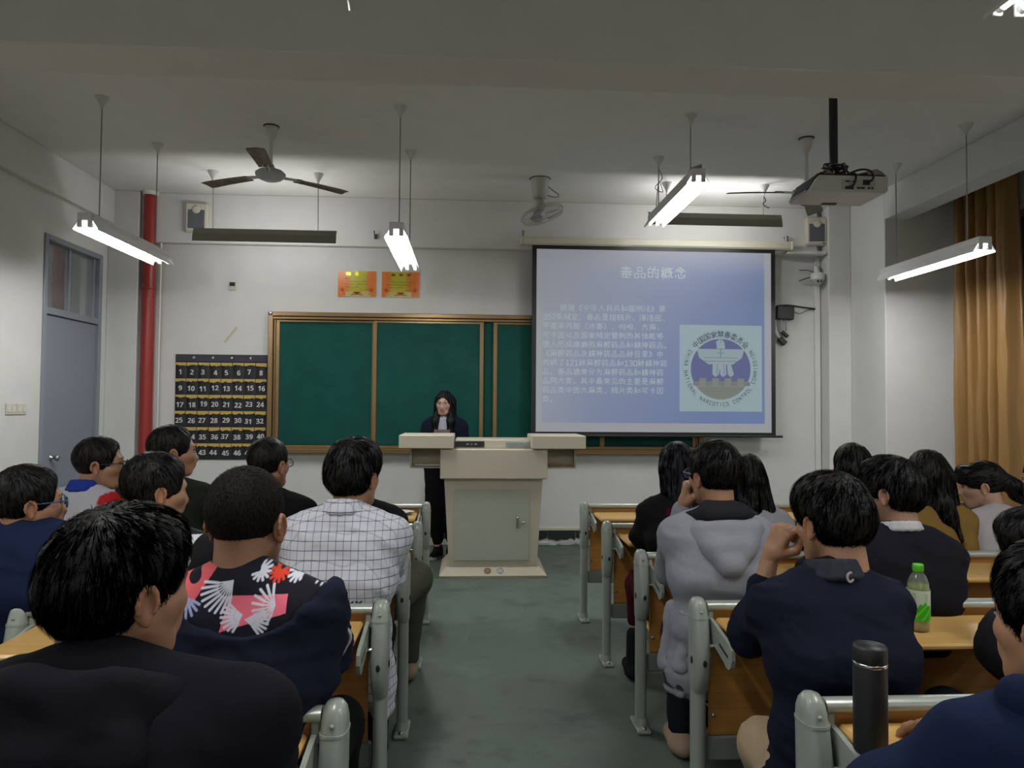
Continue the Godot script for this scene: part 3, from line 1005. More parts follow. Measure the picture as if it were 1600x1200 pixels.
	"R": [[1,15,1,1,7,1,9,4,7,8,1,8],[5,8,9,15]], "S": [[9,3,7,1,3,1,1,4,3,7,7,8,9,11,7,15,3,15,1,13]], "T": [[0,1,10,1],[5,1,5,15]],
}

func stroke(im: Image, a: Vector2, b: Vector2, wide: float, c: Color) -> void:
	var lo := a.min(b) - Vector2.ONE * (wide + 1.0)
	var hi := a.max(b) + Vector2.ONE * (wide + 1.0)
	var ab := b - a
	var l2: float = maxf(ab.length_squared(), 0.0001)
	for y in range(maxi(int(lo.y), 0), mini(int(hi.y) + 1, im.get_height())):
		for x in range(maxi(int(lo.x), 0), mini(int(hi.x) + 1, im.get_width())):
			var p := Vector2(x + 0.5, y + 0.5)
			var t := clampf((p - a).dot(ab) / l2, 0.0, 1.0)
			var k := clampf(wide * 0.5 + 0.5 - p.distance_to(a + ab * t), 0.0, 1.0)
			if k > 0.0:
				im.set_pixel(x, y, im.get_pixel(x, y).lerp(c, k * c.a))

func glyph(im: Image, ch: String, x: Transform2D, wide: float, c: Color) -> void:
	# x maps the 16 x 16 cell of the character into the picture
	for s: Array in STROKES.get(ch, []):
		if s[0] is String:
			glyph(im, s[0], x * Transform2D(0.0, Vector2(s[3] / 16.0, s[4] / 16.0), 0.0, Vector2(s[1], s[2])), wide, c)
			continue
		for k in range(0, s.size() - 2, 2):
			stroke(im, x * Vector2(s[k], s[k + 1]), x * Vector2(s[k + 2], s[k + 3]), wide, c)

func line_of(im: Image, text: String, at: Vector2, size: float, step: float, wide: float, c: Color) -> void:
	var x := at.x
	for ch in text:
		var half := ch.unicode_at(0) < 256
		if ch != " ":
			glyph(im, ch, Transform2D(0.0, Vector2.ONE * size / 16.0, 0.0, Vector2(x, at.y)), wide * (1.35 if half else 1.0), c)
		x += step * (0.58 if half else 1.0)

func arc_of(im: Image, text: String, centre: Vector2, radius: float, from: float, to: float, size: float, wide: float, inward: bool, c: Color) -> void:
	for k in text.length():
		var ch := text[k]
		if ch == " ":
			continue
		var a := lerpf(from, to, float(k) / (text.length() - 1))
		var out := Vector2(sin(a), -cos(a))
		var turn := a + (PI if inward else 0.0)
		var cell := 10.0 if ch.unicode_at(0) < 256 else 16.0
		var t := Transform2D(turn, Vector2.ONE * size / 16.0, 0.0, centre + out * radius) * Transform2D(0.0, Vector2(-cell / 2, -8))
		glyph(im, ch, t, wide, c)

func fill_poly(im: Image, pts: PackedVector2Array, c: Color) -> void:
	var lo := pts[0]
	var hi := pts[0]
	for p in pts:
		lo = lo.min(p)
		hi = hi.max(p)
	for y in range(maxi(int(lo.y), 0), mini(int(hi.y) + 1, im.get_height())):
		for x in range(maxi(int(lo.x), 0), mini(int(hi.x) + 1, im.get_width())):
			if Geometry2D.is_point_in_polygon(Vector2(x + 0.5, y + 0.5), pts):
				im.set_pixel(x, y, im.get_pixel(x, y).lerp(Color(c, 1.0), c.a))

func slide_texture() -> ImageTexture:
	var w := 1216
	var h := 930
	var im := Image.create_empty(w, h, false, Image.FORMAT_RGB8)
	var margin := Color8(200, 203, 210)
	im.fill(margin)
	# the projected page: a pale grey corner running into blue, as the slide is designed
	for y in range(0, 884):
		for x in range(30, 1180):
			var u := (x - 30) / 1150.0
			var v := y / 884.0
			var t := clampf(0.15 + 0.75 * u + 0.25 * v - 0.25 * (1.0 - v) * (1.0 - v), 0.0, 1.0)
			t *= smoothstep(0.0, 0.16, v) * 0.75 + 0.25
			t *= 1.0 - 0.45 * (1.0 - smoothstep(0.0, 0.25, u))
			var c := Color8(198, 202, 216).lerp(Color8(138, 160, 212), t)
			im.set_pixel(x, y, c)
	var ink := Color8(222, 234, 240)
	line_of(im, "毒品的概念", Vector2(430, 82), 60, 70, 5.0, ink)
	var body := ["根据《中华人民共和国刑法》第", "357条规定，毒品是指鸦片、海洛因、", "甲基苯丙胺（冰毒）、吗啡、大麻、", "可卡因以及国家规定管制的其他能够", "使人形成瘾癖的麻醉药品和精神药品。", "《麻醉药品及精神药品品种目录》中", "列明了121种麻醉药品和130种精神药", "品。毒品通常分为麻醉药品和精神药", "品两大类。其中最常见的主要是麻醉", "药品类中的大麻类、鸦片类和可卡因", "类。"]
	var white := Color8(212, 227, 236)
	for n in body.size():
		line_of(im, body[n], Vector2(122 if n == 0 else 33, 282 + n * 46.6), 33, 39.0, 3.0, white)
	# the emblem on its pale card
	var card := Color8(190, 214, 222)
	im.fill_rect(Rect2i(736, 378, 430, 444), card)
	var c0 := Vector2(950, 604)
	for y in range(440, 770):
		for x in range(785, 1115):
			var d := Vector2(x, y).distance_to(c0)
			if d < 156.0:
				im.set_pixel(x, y, Color8(122, 128, 178) if y < 668 else Color8(158, 166, 158))
	for k in 240:
		var a := TAU * k / 240.0
		stroke(im, c0 + Vector2(cos(a), sin(a)) * 200, c0 + Vector2(cos(a + 0.03), sin(a + 0.03)) * 200, 1.2, Color8(166, 190, 200))
	# the wall, its battlements and courses
	for k in 9:
		var x := 806 + k * 33
		if k % 2 == 1:
			im.fill_rect(Rect2i(x, 652, 36, 42), Color8(160, 168, 160))
		else:
			im.fill_rect(Rect2i(x, 670, 34, 20), Color8(148, 156, 154))
	for k in 7:
		var y := 702 + k * 9
		var half := sqrt(maxf(0.0, 154.0 * 154.0 - (y - 604.0) * (y - 604.0)))
		stroke(im, Vector2(950 - half, y), Vector2(950 + half, y), 2.0, Color8(132, 140, 138))
	# the bird
	var dove := Color8(182, 204, 214)
	fill_poly(im, PackedVector2Array([Vector2(826, 500), Vector2(1074, 500), Vector2(1062, 545), Vector2(1015, 580), Vector2(885, 580), Vector2(838, 545)]), dove)
	fill_poly(im, PackedVector2Array([Vector2(930, 505), Vector2(928, 470), Vector2(922, 466), Vector2(932, 460), Vector2(940, 452), Vector2(958, 452), Vector2(970, 466), Vector2(975, 505)]), dove)
	for k in 3:
		var x := 918 + k * 32
		fill_poly(im, PackedVector2Array([Vector2(x - 4 + (1 - k) * -6, 578), Vector2(x + 28 + (k - 1) * -6, 578), Vector2(x + 30 + (k - 1) * 8, 632), Vector2(x + 13 + (k - 1) * 8, 645), Vector2(x - 3 + (k - 1) * 8, 632)]), dove)
	var line := Color8(112, 128, 150)
	stroke(im, Vector2(950, 500), Vector2(950, 545), 3.0, line)
	stroke(im, Vector2(930, 522), Vector2(970, 522), 2.0, line)
	for y: float in [500, 546, 564]:
		stroke(im, Vector2(834, y) if y < 540 else Vector2(862, y), Vector2(1066, y) if y < 540 else Vector2(1038, y), 2.0, line)
	stroke(im, Vector2(934, 580), Vector2(930, 630), 2.0, line)
	stroke(im, Vector2(966, 580), Vector2(970, 630), 2.0, line)
	stroke(im, Vector2(950, 465), Vector2(951, 466), 4.0, line)
	var dark := Color8(92, 108, 124)
	arc_of(im, "中国国家禁毒委员会", c0, 180, -0.80, 0.80, 33, 3.4, false, dark)
	arc_of(im, "CHINA NATIONAL NARCOTICS CONTROL COMMISSION", c0, 182, -1.06, -TAU + 1.06, 21, 2.6, true, dark)
	return ImageTexture.create_from_image(im)

func certificate_texture(k: int) -> ImageTexture:
	var im := Image.create_empty(300, 204, false, Image.FORMAT_RGB8)
	var r := RandomNumberGenerator.new()
	r.seed = 70 + k
	for y in 204:
		for x in 300:
			var u := absf(x - 150.0 + (14.0 if k == 1 else -8.0)) / 150.0
			var c := Color8(196, 190, 62).lerp(Color8(232, 132, 62), smoothstep(0.28, 0.62, u))
			if y > 166 + 6.0 * sin(x * 0.05) and u < 0.66:
				c = Color8(206, 192, 132)
			im.set_pixel(x, y, c)
	for x: int in [34, 262]:
		im.fill_rect(Rect2i(x, 0, 5, 150), Color8(222, 130, 62))
	var brown := Color8(138, 60, 24)
	for n in 3:
		if k == 1:
			stroke(im, Vector2(84 + n * 62, 25), Vector2(96 + n * 62, 25), 20, Color8(150, 92, 36))
	for s: float in [-1.0, 1.0]:
		for n in 5:
			stroke(im, Vector2(150 + s * 112, 166), Vector2(150 + s * (98 + n * 9), 128 + absf(n - 2.0) * 8), 5, Color8(186, 78, 26))
		for n in 12:
			var a := PI * n / 12.0
			stroke(im, Vector2(150 + s * (14 + 16 * cos(a)), 178 - 11 * sin(a)), Vector2(150 + s * (14 + 16 * cos(a + 0.3)), 178 - 11 * sin(a + 0.3)), 5, brown)
		stroke(im, Vector2(150, 184), Vector2(150 + s * 46, 190), 6, brown)
		stroke(im, Vector2(150 + s * 98, 182), Vector2(150 + s * 100, 183), 7, brown)
	stroke(im, Vector2(138, 174), Vector2(162, 174), 16, brown)
	# handwritten lines: short illegible pen strokes
	var pen := Color8(70, 62, 22)
	for row in [[62, 50, 90], [84, 66, 246], [106, 44, 230], [128, 60, 172], [150, 186, 250]]:
		var x: float = row[1]
		while x < row[2]:
			var y: float = row[0] + r.randf_range(-3, 3)
			stroke(im, Vector2(x, y - r.randf_range(0, 5)), Vector2(x + r.randf_range(3, 8), y + r.randf_range(-3, 5)), r.randf_range(1.4, 2.6), pen)
			x += r.randf_range(5, 11)
	return ImageTexture.create_from_image(im)

# ---------------------------------------------------------------- hanging from the ceiling

func build_ceiling_things() -> void:
	var lamps := [
		[-2.6, 2.645, -5.57, "lit twin tube lamp hanging over the left desks near the grey door"],
		[-0.52, 2.63, -5.57, "lit twin tube lamp hanging above the certificates, seen end on"],
		[1.6, 3.06, -5.57, "lit twin tube lamp hung high and short in front of the screen"],
		[3.71, 2.62, -5.57, "lit twin tube lamp hanging along the curtained window"],
		[-2.6, 2.64, -1.40, "lit twin tube lamp over the nearest desks on the left, outside the picture"],
		[-0.52, 2.64, -1.40, "lit twin tube lamp over the aisle close to the viewer, just above the picture"],
		[1.6, 2.64, -1.40, "lit twin tube lamp in the top right corner of the picture"],
		[3.71, 2.64, -1.40, "lit twin tube lamp over the nearest desks on the right, outside the picture"],
		[-2.6, 2.64, 2.80, "lit twin tube lamp behind the viewer, nearest the door side"],
		[-0.52, 2.64, 2.80, "lit twin tube lamp behind the viewer, left of the aisle"],
		[1.6, 2.64, 2.80, "lit twin tube lamp behind the viewer, right of the aisle"],
		[3.71, 2.64, 2.80, "lit twin tube lamp behind the viewer, nearest the windows"],
	]
	for a: Array in lamps:
		build_lamp(Vector3(a[0], a[1], a[2]), a[3])
	build_board_lamp(Vector3(-1.905, 2.945, -6.70), [-0.483, 0.473], "blackboard lamp with a brownish hood towards the class, below the ceiling fan")
	build_board_lamp(Vector3(2.33, 3.19, -6.70), [-0.472, 0.482], "blackboard lamp with a brownish hood towards the class, above the screen")
	build_fan(Vector3(-1.554, CEILING, -5.575), 0.375, 84.0, 0.04, "three bladed ceiling fan with stained brown blades, left of the room's middle")
	build_fan(Vector3(2.653, CEILING, -5.5), 0.43, 182.0, -0.26, "ceiling fan mostly hidden behind the projector")
	build_orbit_fan()
	build_projector()

func build_lamp(at: Vector3, label: String) -> void:
	var t := thing("tube_lamp", label, "lamp", at, 0.0, "hanging tube lamps")
	var hl := 0.63
	var st := mb()
	box(st, Vector3(0, 0.062, 0), Vector3(0.10, 0.05, hl * 2.0), 0.005)
	obj("housing", st, M.lamp_white, t)
	# folded sheet reflector: two wings below the housing
	st = mb()
	for s: float in [-1.0, 1.0]:
		var pts := PackedVector2Array([Vector2(s * 0.045, 0.042), Vector2(s * 0.05, 0.042), Vector2(s * 0.085, -0.016), Vector2(s * 0.085, -0.026), Vector2(s * 0.081, -0.026), Vector2(s * 0.081, -0.016)])
		prism(st, pts, hl * 1.96, Transform3D.IDENTITY)
	obj("reflector", st, M.lamp_white, t)
	for x: float in [-0.034, 0.034]:
		st = mb()
		tube(st, [Vector3(x, 0.008, -hl + 0.03), Vector3(x, 0.008, hl - 0.03)], 0.0135, 14)
		var tb := obj("tube", st, M.tube_glow, t)
		for z: float in [-1.0, 1.0]:
			st = mb()
			tube(st, [Vector3(x, 0.008, z * (hl - 0.032)), Vector3(x, 0.008, z * (hl - 0.012))], 0.0145, 12)
			box(st, Vector3(x, 0.014, z * (hl - 0.006)), Vector3(0.03, 0.05, 0.014), 0.004)
			obj("lamp_holder", st, M.lamp_white, tb)
	var up := CEILING - at.y
	for z: float in [-0.455, 0.44]:
		st = mb()
		tube(st, [Vector3(0, 0.085, z), Vector3(0, up - 0.05, z)], 0.0045, 8)
		var rod := obj("rod", st, M.rod, t)
		st = mb()
		lathe(st, [[0.008, up - 0.085], [0.014, up - 0.06], [0.045, up - 0.012], [0.05, up]], 18, Vector3(0, 0, z))
		obj("ceiling_rose", st, M.white_paint, rod)
	if at.y > 2.9:      # the short lamp still has its spare wire coiled on the rods
		st = mb()
		tube(st, curve([Vector3(0, up - 0.1, -0.455), Vector3(0.03, up - 0.18, -0.45), Vector3(-0.03, up - 0.26, -0.46), Vector3(0.035, up - 0.30, -0.45), Vector3(0.0, up - 0.22, -0.45), Vector3(-0.02, 0.12, -0.46)]), 0.004, 6)
		for k in 5:
			tube(st, curve([Vector3(-0.04 + 0.01 * k, 0.088, 0.50), Vector3(-0.02 + 0.015 * k, 0.115 + 0.006 * k, 0.55), Vector3(0.03 + 0.005 * k, 0.11, 0.53), Vector3(0.05, 0.088, 0.46 + 0.02 * k)]), 0.005, 6)
		obj("spare_wire", st, M.rod, t)
	if at.z > -2.0 and absf(at.x + 0.52) < 0.01:
		st = mb()
		tube(st, curve([Vector3(0.09, 0.03, -0.63), Vector3(0.15, -0.01, -0.64), Vector3(0.165, -0.06, -0.645)]), 0.003, 6)
		obj("loose_wire", st, M.white_paint, t)
	# the light of the two tubes: most of it goes down from the open underside, the rest round about
	var l := AreaLight3D.new()
	l.name = "tube_light"
	l.area_size = Vector2(0.12, 1.2)
	l.position = at + Vector3(0, -0.008, 0)
	l.rotation_degrees = Vector3(-90, 0, 0)
	l.light_color = Color(1.0, 0.995, 0.983)
	l.light_energy = LAMP_LIGHT * 2.3
	l.area_range = 14.0
	l.shadow_enabled = true
	add_child(l)
	for k in 5:
		var o := OmniLight3D.new()
		o.name = "tube_light"
		o.position = at + Vector3(0, -0.020, -0.36 + 0.18 * k)
		o.light_color = Color(1.0, 0.995, 0.983)
		o.light_energy = LAMP_LIGHT * 0.10
		o.light_size = 0.010
		o.omni_range = 14.0
		o.shadow_enabled = true
		add_child(o)

func build_board_lamp(at: Vector3, rods: Array, label: String) -> void:
	var t := thing("blackboard_lamp", label, "lamp", at, 0.0, "blackboard lamps")
	var st := mb()
	var along := Transform3D(Basis(Vector3.UP, PI / 2), Vector3.ZERO)
	# hood: profile in the z,y plane, open towards the board
	var pts := PackedVector2Array([Vector2(-0.03, 0.0), Vector2(-0.024, 0.0), Vector2(-0.012, 0.07), Vector2(0.006, 0.118), Vector2(0.022, 0.118), Vector2(0.022, 0.124), Vector2(0.0, 0.124), Vector2(-0.02, 0.073)])
	prism(st, pts, 1.30, along)
	obj("hood", st, M.shade_back, t)
	st = mb()
	box(st, Vector3(0, 0.075, 0.0), Vector3(1.24, 0.04, 0.018), 0.004)
	obj("housing", st, M.lamp_white, t)
	st = mb()
	tube(st, [Vector3(-0.6, 0.065, -0.045), Vector3(0.6, 0.065, -0.045)], 0.013, 12)
	obj("tube", st, M.tube_glow, t)
	for k in 4:      # its light falls on the board and the wall; the hood shields the class
		var o := OmniLight3D.new()
		o.name = "board_light"
		o.position = at + Vector3(-0.45 + 0.3 * k, 0.06, -0.075)
		o.light_color = Color(1.0, 0.995, 0.983)
		o.light_energy = BOARD_LIGHT
		o.light_size = 0.012
		o.omni_range = 10.0
		o.shadow_enabled = true
		add_child(o)
	for x: float in rods:
		st = mb()
		tube(st, [Vector3(x, 0.12, -0.03), Vector3(x, CEILING - at.y - 0.06, -0.005)], 0.004, 8)
		var rod := obj("rod", st, M.rod, t)
		st = mb()
		var up := CEILING - at.y
		lathe(st, [[0.006, up - 0.10], [0.012, up - 0.075], [0.044, up - 0.015], [0.05, up]], 18, Vector3(x, 0, 0))
		obj("ceiling_rose", st, M.white_paint, rod)
	if at.x > 0:
		st = mb()
		tube(st, curve([Vector3(0.482, 0.30, -0.01), Vector3(0.495, 0.26, 0.0), Vector3(0.47, 0.23, 0.0), Vector3(0.50, 0.20, 0.0), Vector3(0.53, 0.19, 0.0)]), 0.005, 6)
		obj("knotted_wire", st, M.dark_grey, t)

func build_fan(at: Vector3, drop: float, first: float, pitched: float, label: String) -> void:
	var t := thing("ceiling_fan", label, "fan", at, 0.0, "ceiling fans")
	var st := mb()
	lathe(st, [[0.022, -0.12], [0.036, -0.085], [0.05, -0.03], [0.052, -0.008], [0.045, -0.002]], 20)
	obj("canopy", st, M.white_paint, t)
	st = mb()
	lathe(st, [[0.03, -0.010], [0.062, -0.004], [0.062, 0.0]], 12)
	obj("mounting_gap", st, M.black_plastic, t)
	st = mb()
	tube(st, [Vector3(0, -0.1, 0), Vector3(0, -drop + 0.05, 0)], 0.0145, 12)
	obj("downrod", st, M.lamp_white, t)
	st = mb()
	lathe(st, [[0.0, -0.052], [0.05, -0.05], [0.085, -0.036], [0.112, -0.012], [0.114, 0.006], [0.09, 0.026], [0.05, 0.04], [0.028, 0.055], [0.024, 0.075], [0.0, 0.076]], 28, Vector3(0, -drop, 0))
	obj("motor", st, mat(Color(0.48, 0.50, 0.51), 0.4), t)
	var bm := mat(Color.WHITE, 0.55)
	bm.albedo_texture = noise_texture(0.02, Color(0.07, 0.05, 0.03), Color(0.15, 0.115, 0.075), Color(0.24, 0.19, 0.12), 5, 256, 77)
	own_mapped(bm, Vector3.ONE * 2.5)
	for k in 3:
		var turn := Basis(Vector3.UP, -deg_to_rad(first + 120.0 * k))
		var pitch := turn * Basis(Vector3.RIGHT, pitched)
		st = mb()
		var rows := []
		for n in 9:
			var u := n / 8.0
			var x := lerpf(0.20, 0.625, u)
			var hw := lerpf(0.050, 0.068, u) * (1.0 if n < 8 else 0.9)
			var sag := -0.012 * u * u
			rows.append([Vector3(x, sag + 0.004, -hw), Vector3(x, sag + 0.010, 0.0), Vector3(x, sag + 0.004, hw), Vector3(x, sag - 0.0, hw), Vector3(x, sag + 0.006, 0.0), Vector3(x, sag, -hw)])
		for row: Array in rows:
			for n in row.size():
				row[n] = Vector3(0, -drop - 0.012, 0) + pitch * row[n]
		rings(st, rows, true, true, true, -1)
		var blade := obj("blade", st, bm, t)
		st = mb()
		for z: float in [-0.02, 0.02]:
			tube(st, [Vector3(0, -drop - 0.01, 0) + turn * Vector3(0.09, 0, z * 0.6), Vector3(0, -drop - 0.006, 0) + pitch * Vector3(0.25, 0.004, z)], 0.007, 6)
		obj("blade_iron", st, M.lamp_white, blade)

func build_orbit_fan() -> void:
	var t := thing("orbit_fan", "small caged orbit fan fixed to the ceiling left of the screen", "fan", Vector3(0.64, CEILING, -6.68))
	var grey := mat(Color(0.50, 0.51, 0.48), 0.5)
	var st := mb()
	lathe(st, [[0.062, -0.185], [0.078, -0.17], [0.084, -0.06], [0.09, -0.012], [0.09, -0.005]], 22)
	obj("mount", st, grey, t)
	st = mb()
	lathe(st, [[0.07, -0.005], [0.1, -0.003], [0.1, 0.0]], 22)
	obj("ceiling_plate", st, M.dark_grey, t)
	var turn := Basis(Vector3.BACK, 0.30) * Basis(Vector3.RIGHT, -0.05)
	var c := Vector3(0.02, -0.335, 0)
	st = mb()
	lathe(st, [[0.02, 0.03], [0.05, 0.05], [0.062, 0.09], [0.05, 0.135], [0.02, 0.15]], 20, c, turn)
	obj("motor", st, grey, t)
	st = mb()
	for y: float in [-0.035, 0.0, 0.03]:
		var ring := []
		var rr: float = 0.205 if y == 0.0 else 0.19
		for k in 33:
			var a := TAU * k / 32.0
			ring.append(c + turn * Vector3(cos(a) * rr, y, sin(a) * rr))
		tube(st, ring, 0.004 if y == 0.0 else 0.0025, 5)
	for k in 30:
		var a := TAU * k / 30.0
		var e := Vector3(cos(a), 0, sin(a))
		tube(st, [c + turn * (e * 0.04 + Vector3(0, -0.06, 0)), c + turn * (e * 0.14 + Vector3(0, -0.055, 0)), c + turn * (e * 0.192 + Vector3(0, -0.032, 0)), c + turn * (e * 0.204)], 0.0016, 4)
		tube(st, [c + turn * (e * 0.06 + Vector3(0, 0.06, 0)), c + turn * (e * 0.15 + Vector3(0, 0.05, 0)), c + turn * (e * 0.204)], 0.0016, 4)
	obj("cage", st, grey, t)
	st = mb()
	lathe(st, [[0.0, -0.066], [0.04, -0.063], [0.042, -0.056], [0.0, -0.055]], 18, c, turn)
	obj("cage_badge", st, grey, t)
	for k in 3:
		st = mb()
		var a := TAU * k / 3.0
		var b := turn * Basis(Vector3.UP, a) * Basis(Vector3.RIGHT, 0.35)
		ball(st, c + turn * Basis(Vector3.UP, a) * Vector3(0.095, 0, 0), Vector3(0.075, 0.004, 0.055), 12, b)
		obj("blade", st, mat(Color(0.30, 0.31, 0.31), 0.4), t)
	st = mb()
	tube(st, curve([Vector3(0.07, -0.08, 0.03), Vector3(0.13, -0.13, 0.04), Vector3(0.175, -0.16, 0.03), Vector3(0.14, -0.18, 0.03), Vector3(0.05, -0.165, 0.04)]), 0.006, 6)
	obj("cable", st, M.rod, t)

func build_projector() -> void:
	var t := thing("projector", "white ceiling projector on a black pole with a tangle of cables", "projector", Vector3(2.155, 2.69, -4.085))
	var shell := mat(Color(0.52, 0.51, 0.47), 0.45)
	# body: the left side slopes inwards towards the top
	var st := mb()
	var pts := PackedVector2Array([Vector2(-0.22, 0.0), Vector2(0.215, 0.0), Vector2(0.23, 0.015), Vector2(0.23, 0.085), Vector2(0.218, 0.096), Vector2(-0.175, 0.096), Vector2(-0.23, 0.012)])
	prism(st, pts, 0.27, Transform3D.IDENTITY)
	obj("body", st, shell, t)
	st = mb()
	box(st, Vector3(0.01, 0.100, 0), Vector3(0.40, 0.012, 0.275), 0.005)
	obj("base_plate", st, M.black_plastic, t)
	# dark vented side on the left
	st = mb()
	var side := Basis(Vector3.BACK, -0.575)
	box(st, Vector3(-0.2065, 0.055, -0.02), Vector3(0.006, 0.094, 0.23), 0.002, side)
	var vent := obj("vent_panel", st, mat(Color(0.05, 0.05, 0.07), 0.4), t)
	st = mb()
	for k in 9:
		box(st, Vector3(-0.206, 0.055, -0.02) + side * Vector3(-0.004, -0.038 + k * 0.0095, 0), Vector3(0.004, 0.003, 0.20), 0.0, side)
	obj("slat", st, mat(Color(0.12, 0.12, 0.15), 0.4), vent)
	# sockets on the back
	st = mb()
	box(st, Vector3(0.055, 0.045, 0.1355), Vector3(0.20, 0.06, 0.003), 0.001)
	var back := obj("socket_panel", st, mat(Color(0.40, 0.39, 0.36), 0.5), t)
	st = mb()
	for a: Array in [[0.0, 0.025, 0.05, 0.018], [0.055, 0.025, 0.02, 0.01], [0.08, 0.026, 0.022, 0.012], [0.115, 0.026, 0.012, 0.012], [0.135, 0.026, 0.012, 0.01], [-0.01, 0.062, 0.025, 0.008], [0.03, 0.062, 0.02, 0.008], [0.1, 0.058, 0.04, 0.03]]:
		box(st, Vector3(a[0], a[1], 0.1375), Vector3(a[2], a[3], 0.006), 0.001)
	obj("socket", st, M.black_plastic, back)
	st = mb()
	lathe(st, [[0.05, 0.0], [0.05, 0.03], [0.04, 0.035]], 20, Vector3(-0.12, 0.05, -0.135), Basis(Vector3.RIGHT, -PI / 2))
	obj("lens", st, M.black_plastic, t)
	st = mb()
	box(st, Vector3(0.0, -0.003, -0.10), Vector3(0.09, 0.006, 0.03), 0.002)
	obj("foot", st, M.black_plastic, t)
	st = mb()
	tube(st, [Vector3(-0.02, 0.14, 0), Vector3(-0.02, CEILING - 2.69 - 0.006, 0)], 0.0245, 14)
	lathe(st, [[0.06, CEILING - 2.69 - 0.006], [0.06, CEILING - 2.69]], 20, Vector3(-0.02, 0, 0))
	obj("pole", st, M.black_plastic, t)
	st = mb()
	box(st, Vector3(-0.02, 0.125, 0), Vector3(0.11, 0.04, 0.10), 0.008)
	for q: Array in [[-0.15, -0.1], [0.13, -0.1], [-0.15, 0.1], [0.13, 0.1]]:
		tube(st, [Vector3(-0.02, 0.13, 0), Vector3(q[0], 0.118, q[1]), Vector3(q[0], 0.10, q[1])], 0.008, 6)
	obj("mount", st, M.black_plastic, t)
	var r := RandomNumberGenerator.new()
	r.seed = 21
	for k in 7:
		st = mb()
		var p := []
		for n in 7:
			var a := r.randf() * TAU
			p.append(Vector3(-0.02 + cos(a) * r.randf_range(0.03, 0.09), 0.125 + r.randf_range(0.0, 0.075), 0.02 + sin(a) * r.randf_range(0.03, 0.07)))
		tube(st, curve(p, 5), r.randf_range(0.003, 0.006), 6)
		obj("cable", st, M.black_plastic if k % 3 else M.rod, t)
	st = mb()
	tube(st, curve([Vector3(0.03, 0.13, 0.04), Vector3(0.09, 0.15, 0.08), Vector3(0.125, 0.13, 0.13), Vector3(0.13, 0.08, 0.16), Vector3(0.115, 0.058, 0.14)]), 0.006, 6)
	tube(st, curve([Vector3(0.02, 0.12, 0.05), Vector3(0.035, 0.11, 0.13), Vector3(0.03, 0.08, 0.155), Vector3(0.02, 0.04, 0.15), Vector3(0.0, 0.03, 0.14)]), 0.006, 6)
	obj("cable", st, M.black_plastic, t)

# ---------------------------------------------------------------- desks

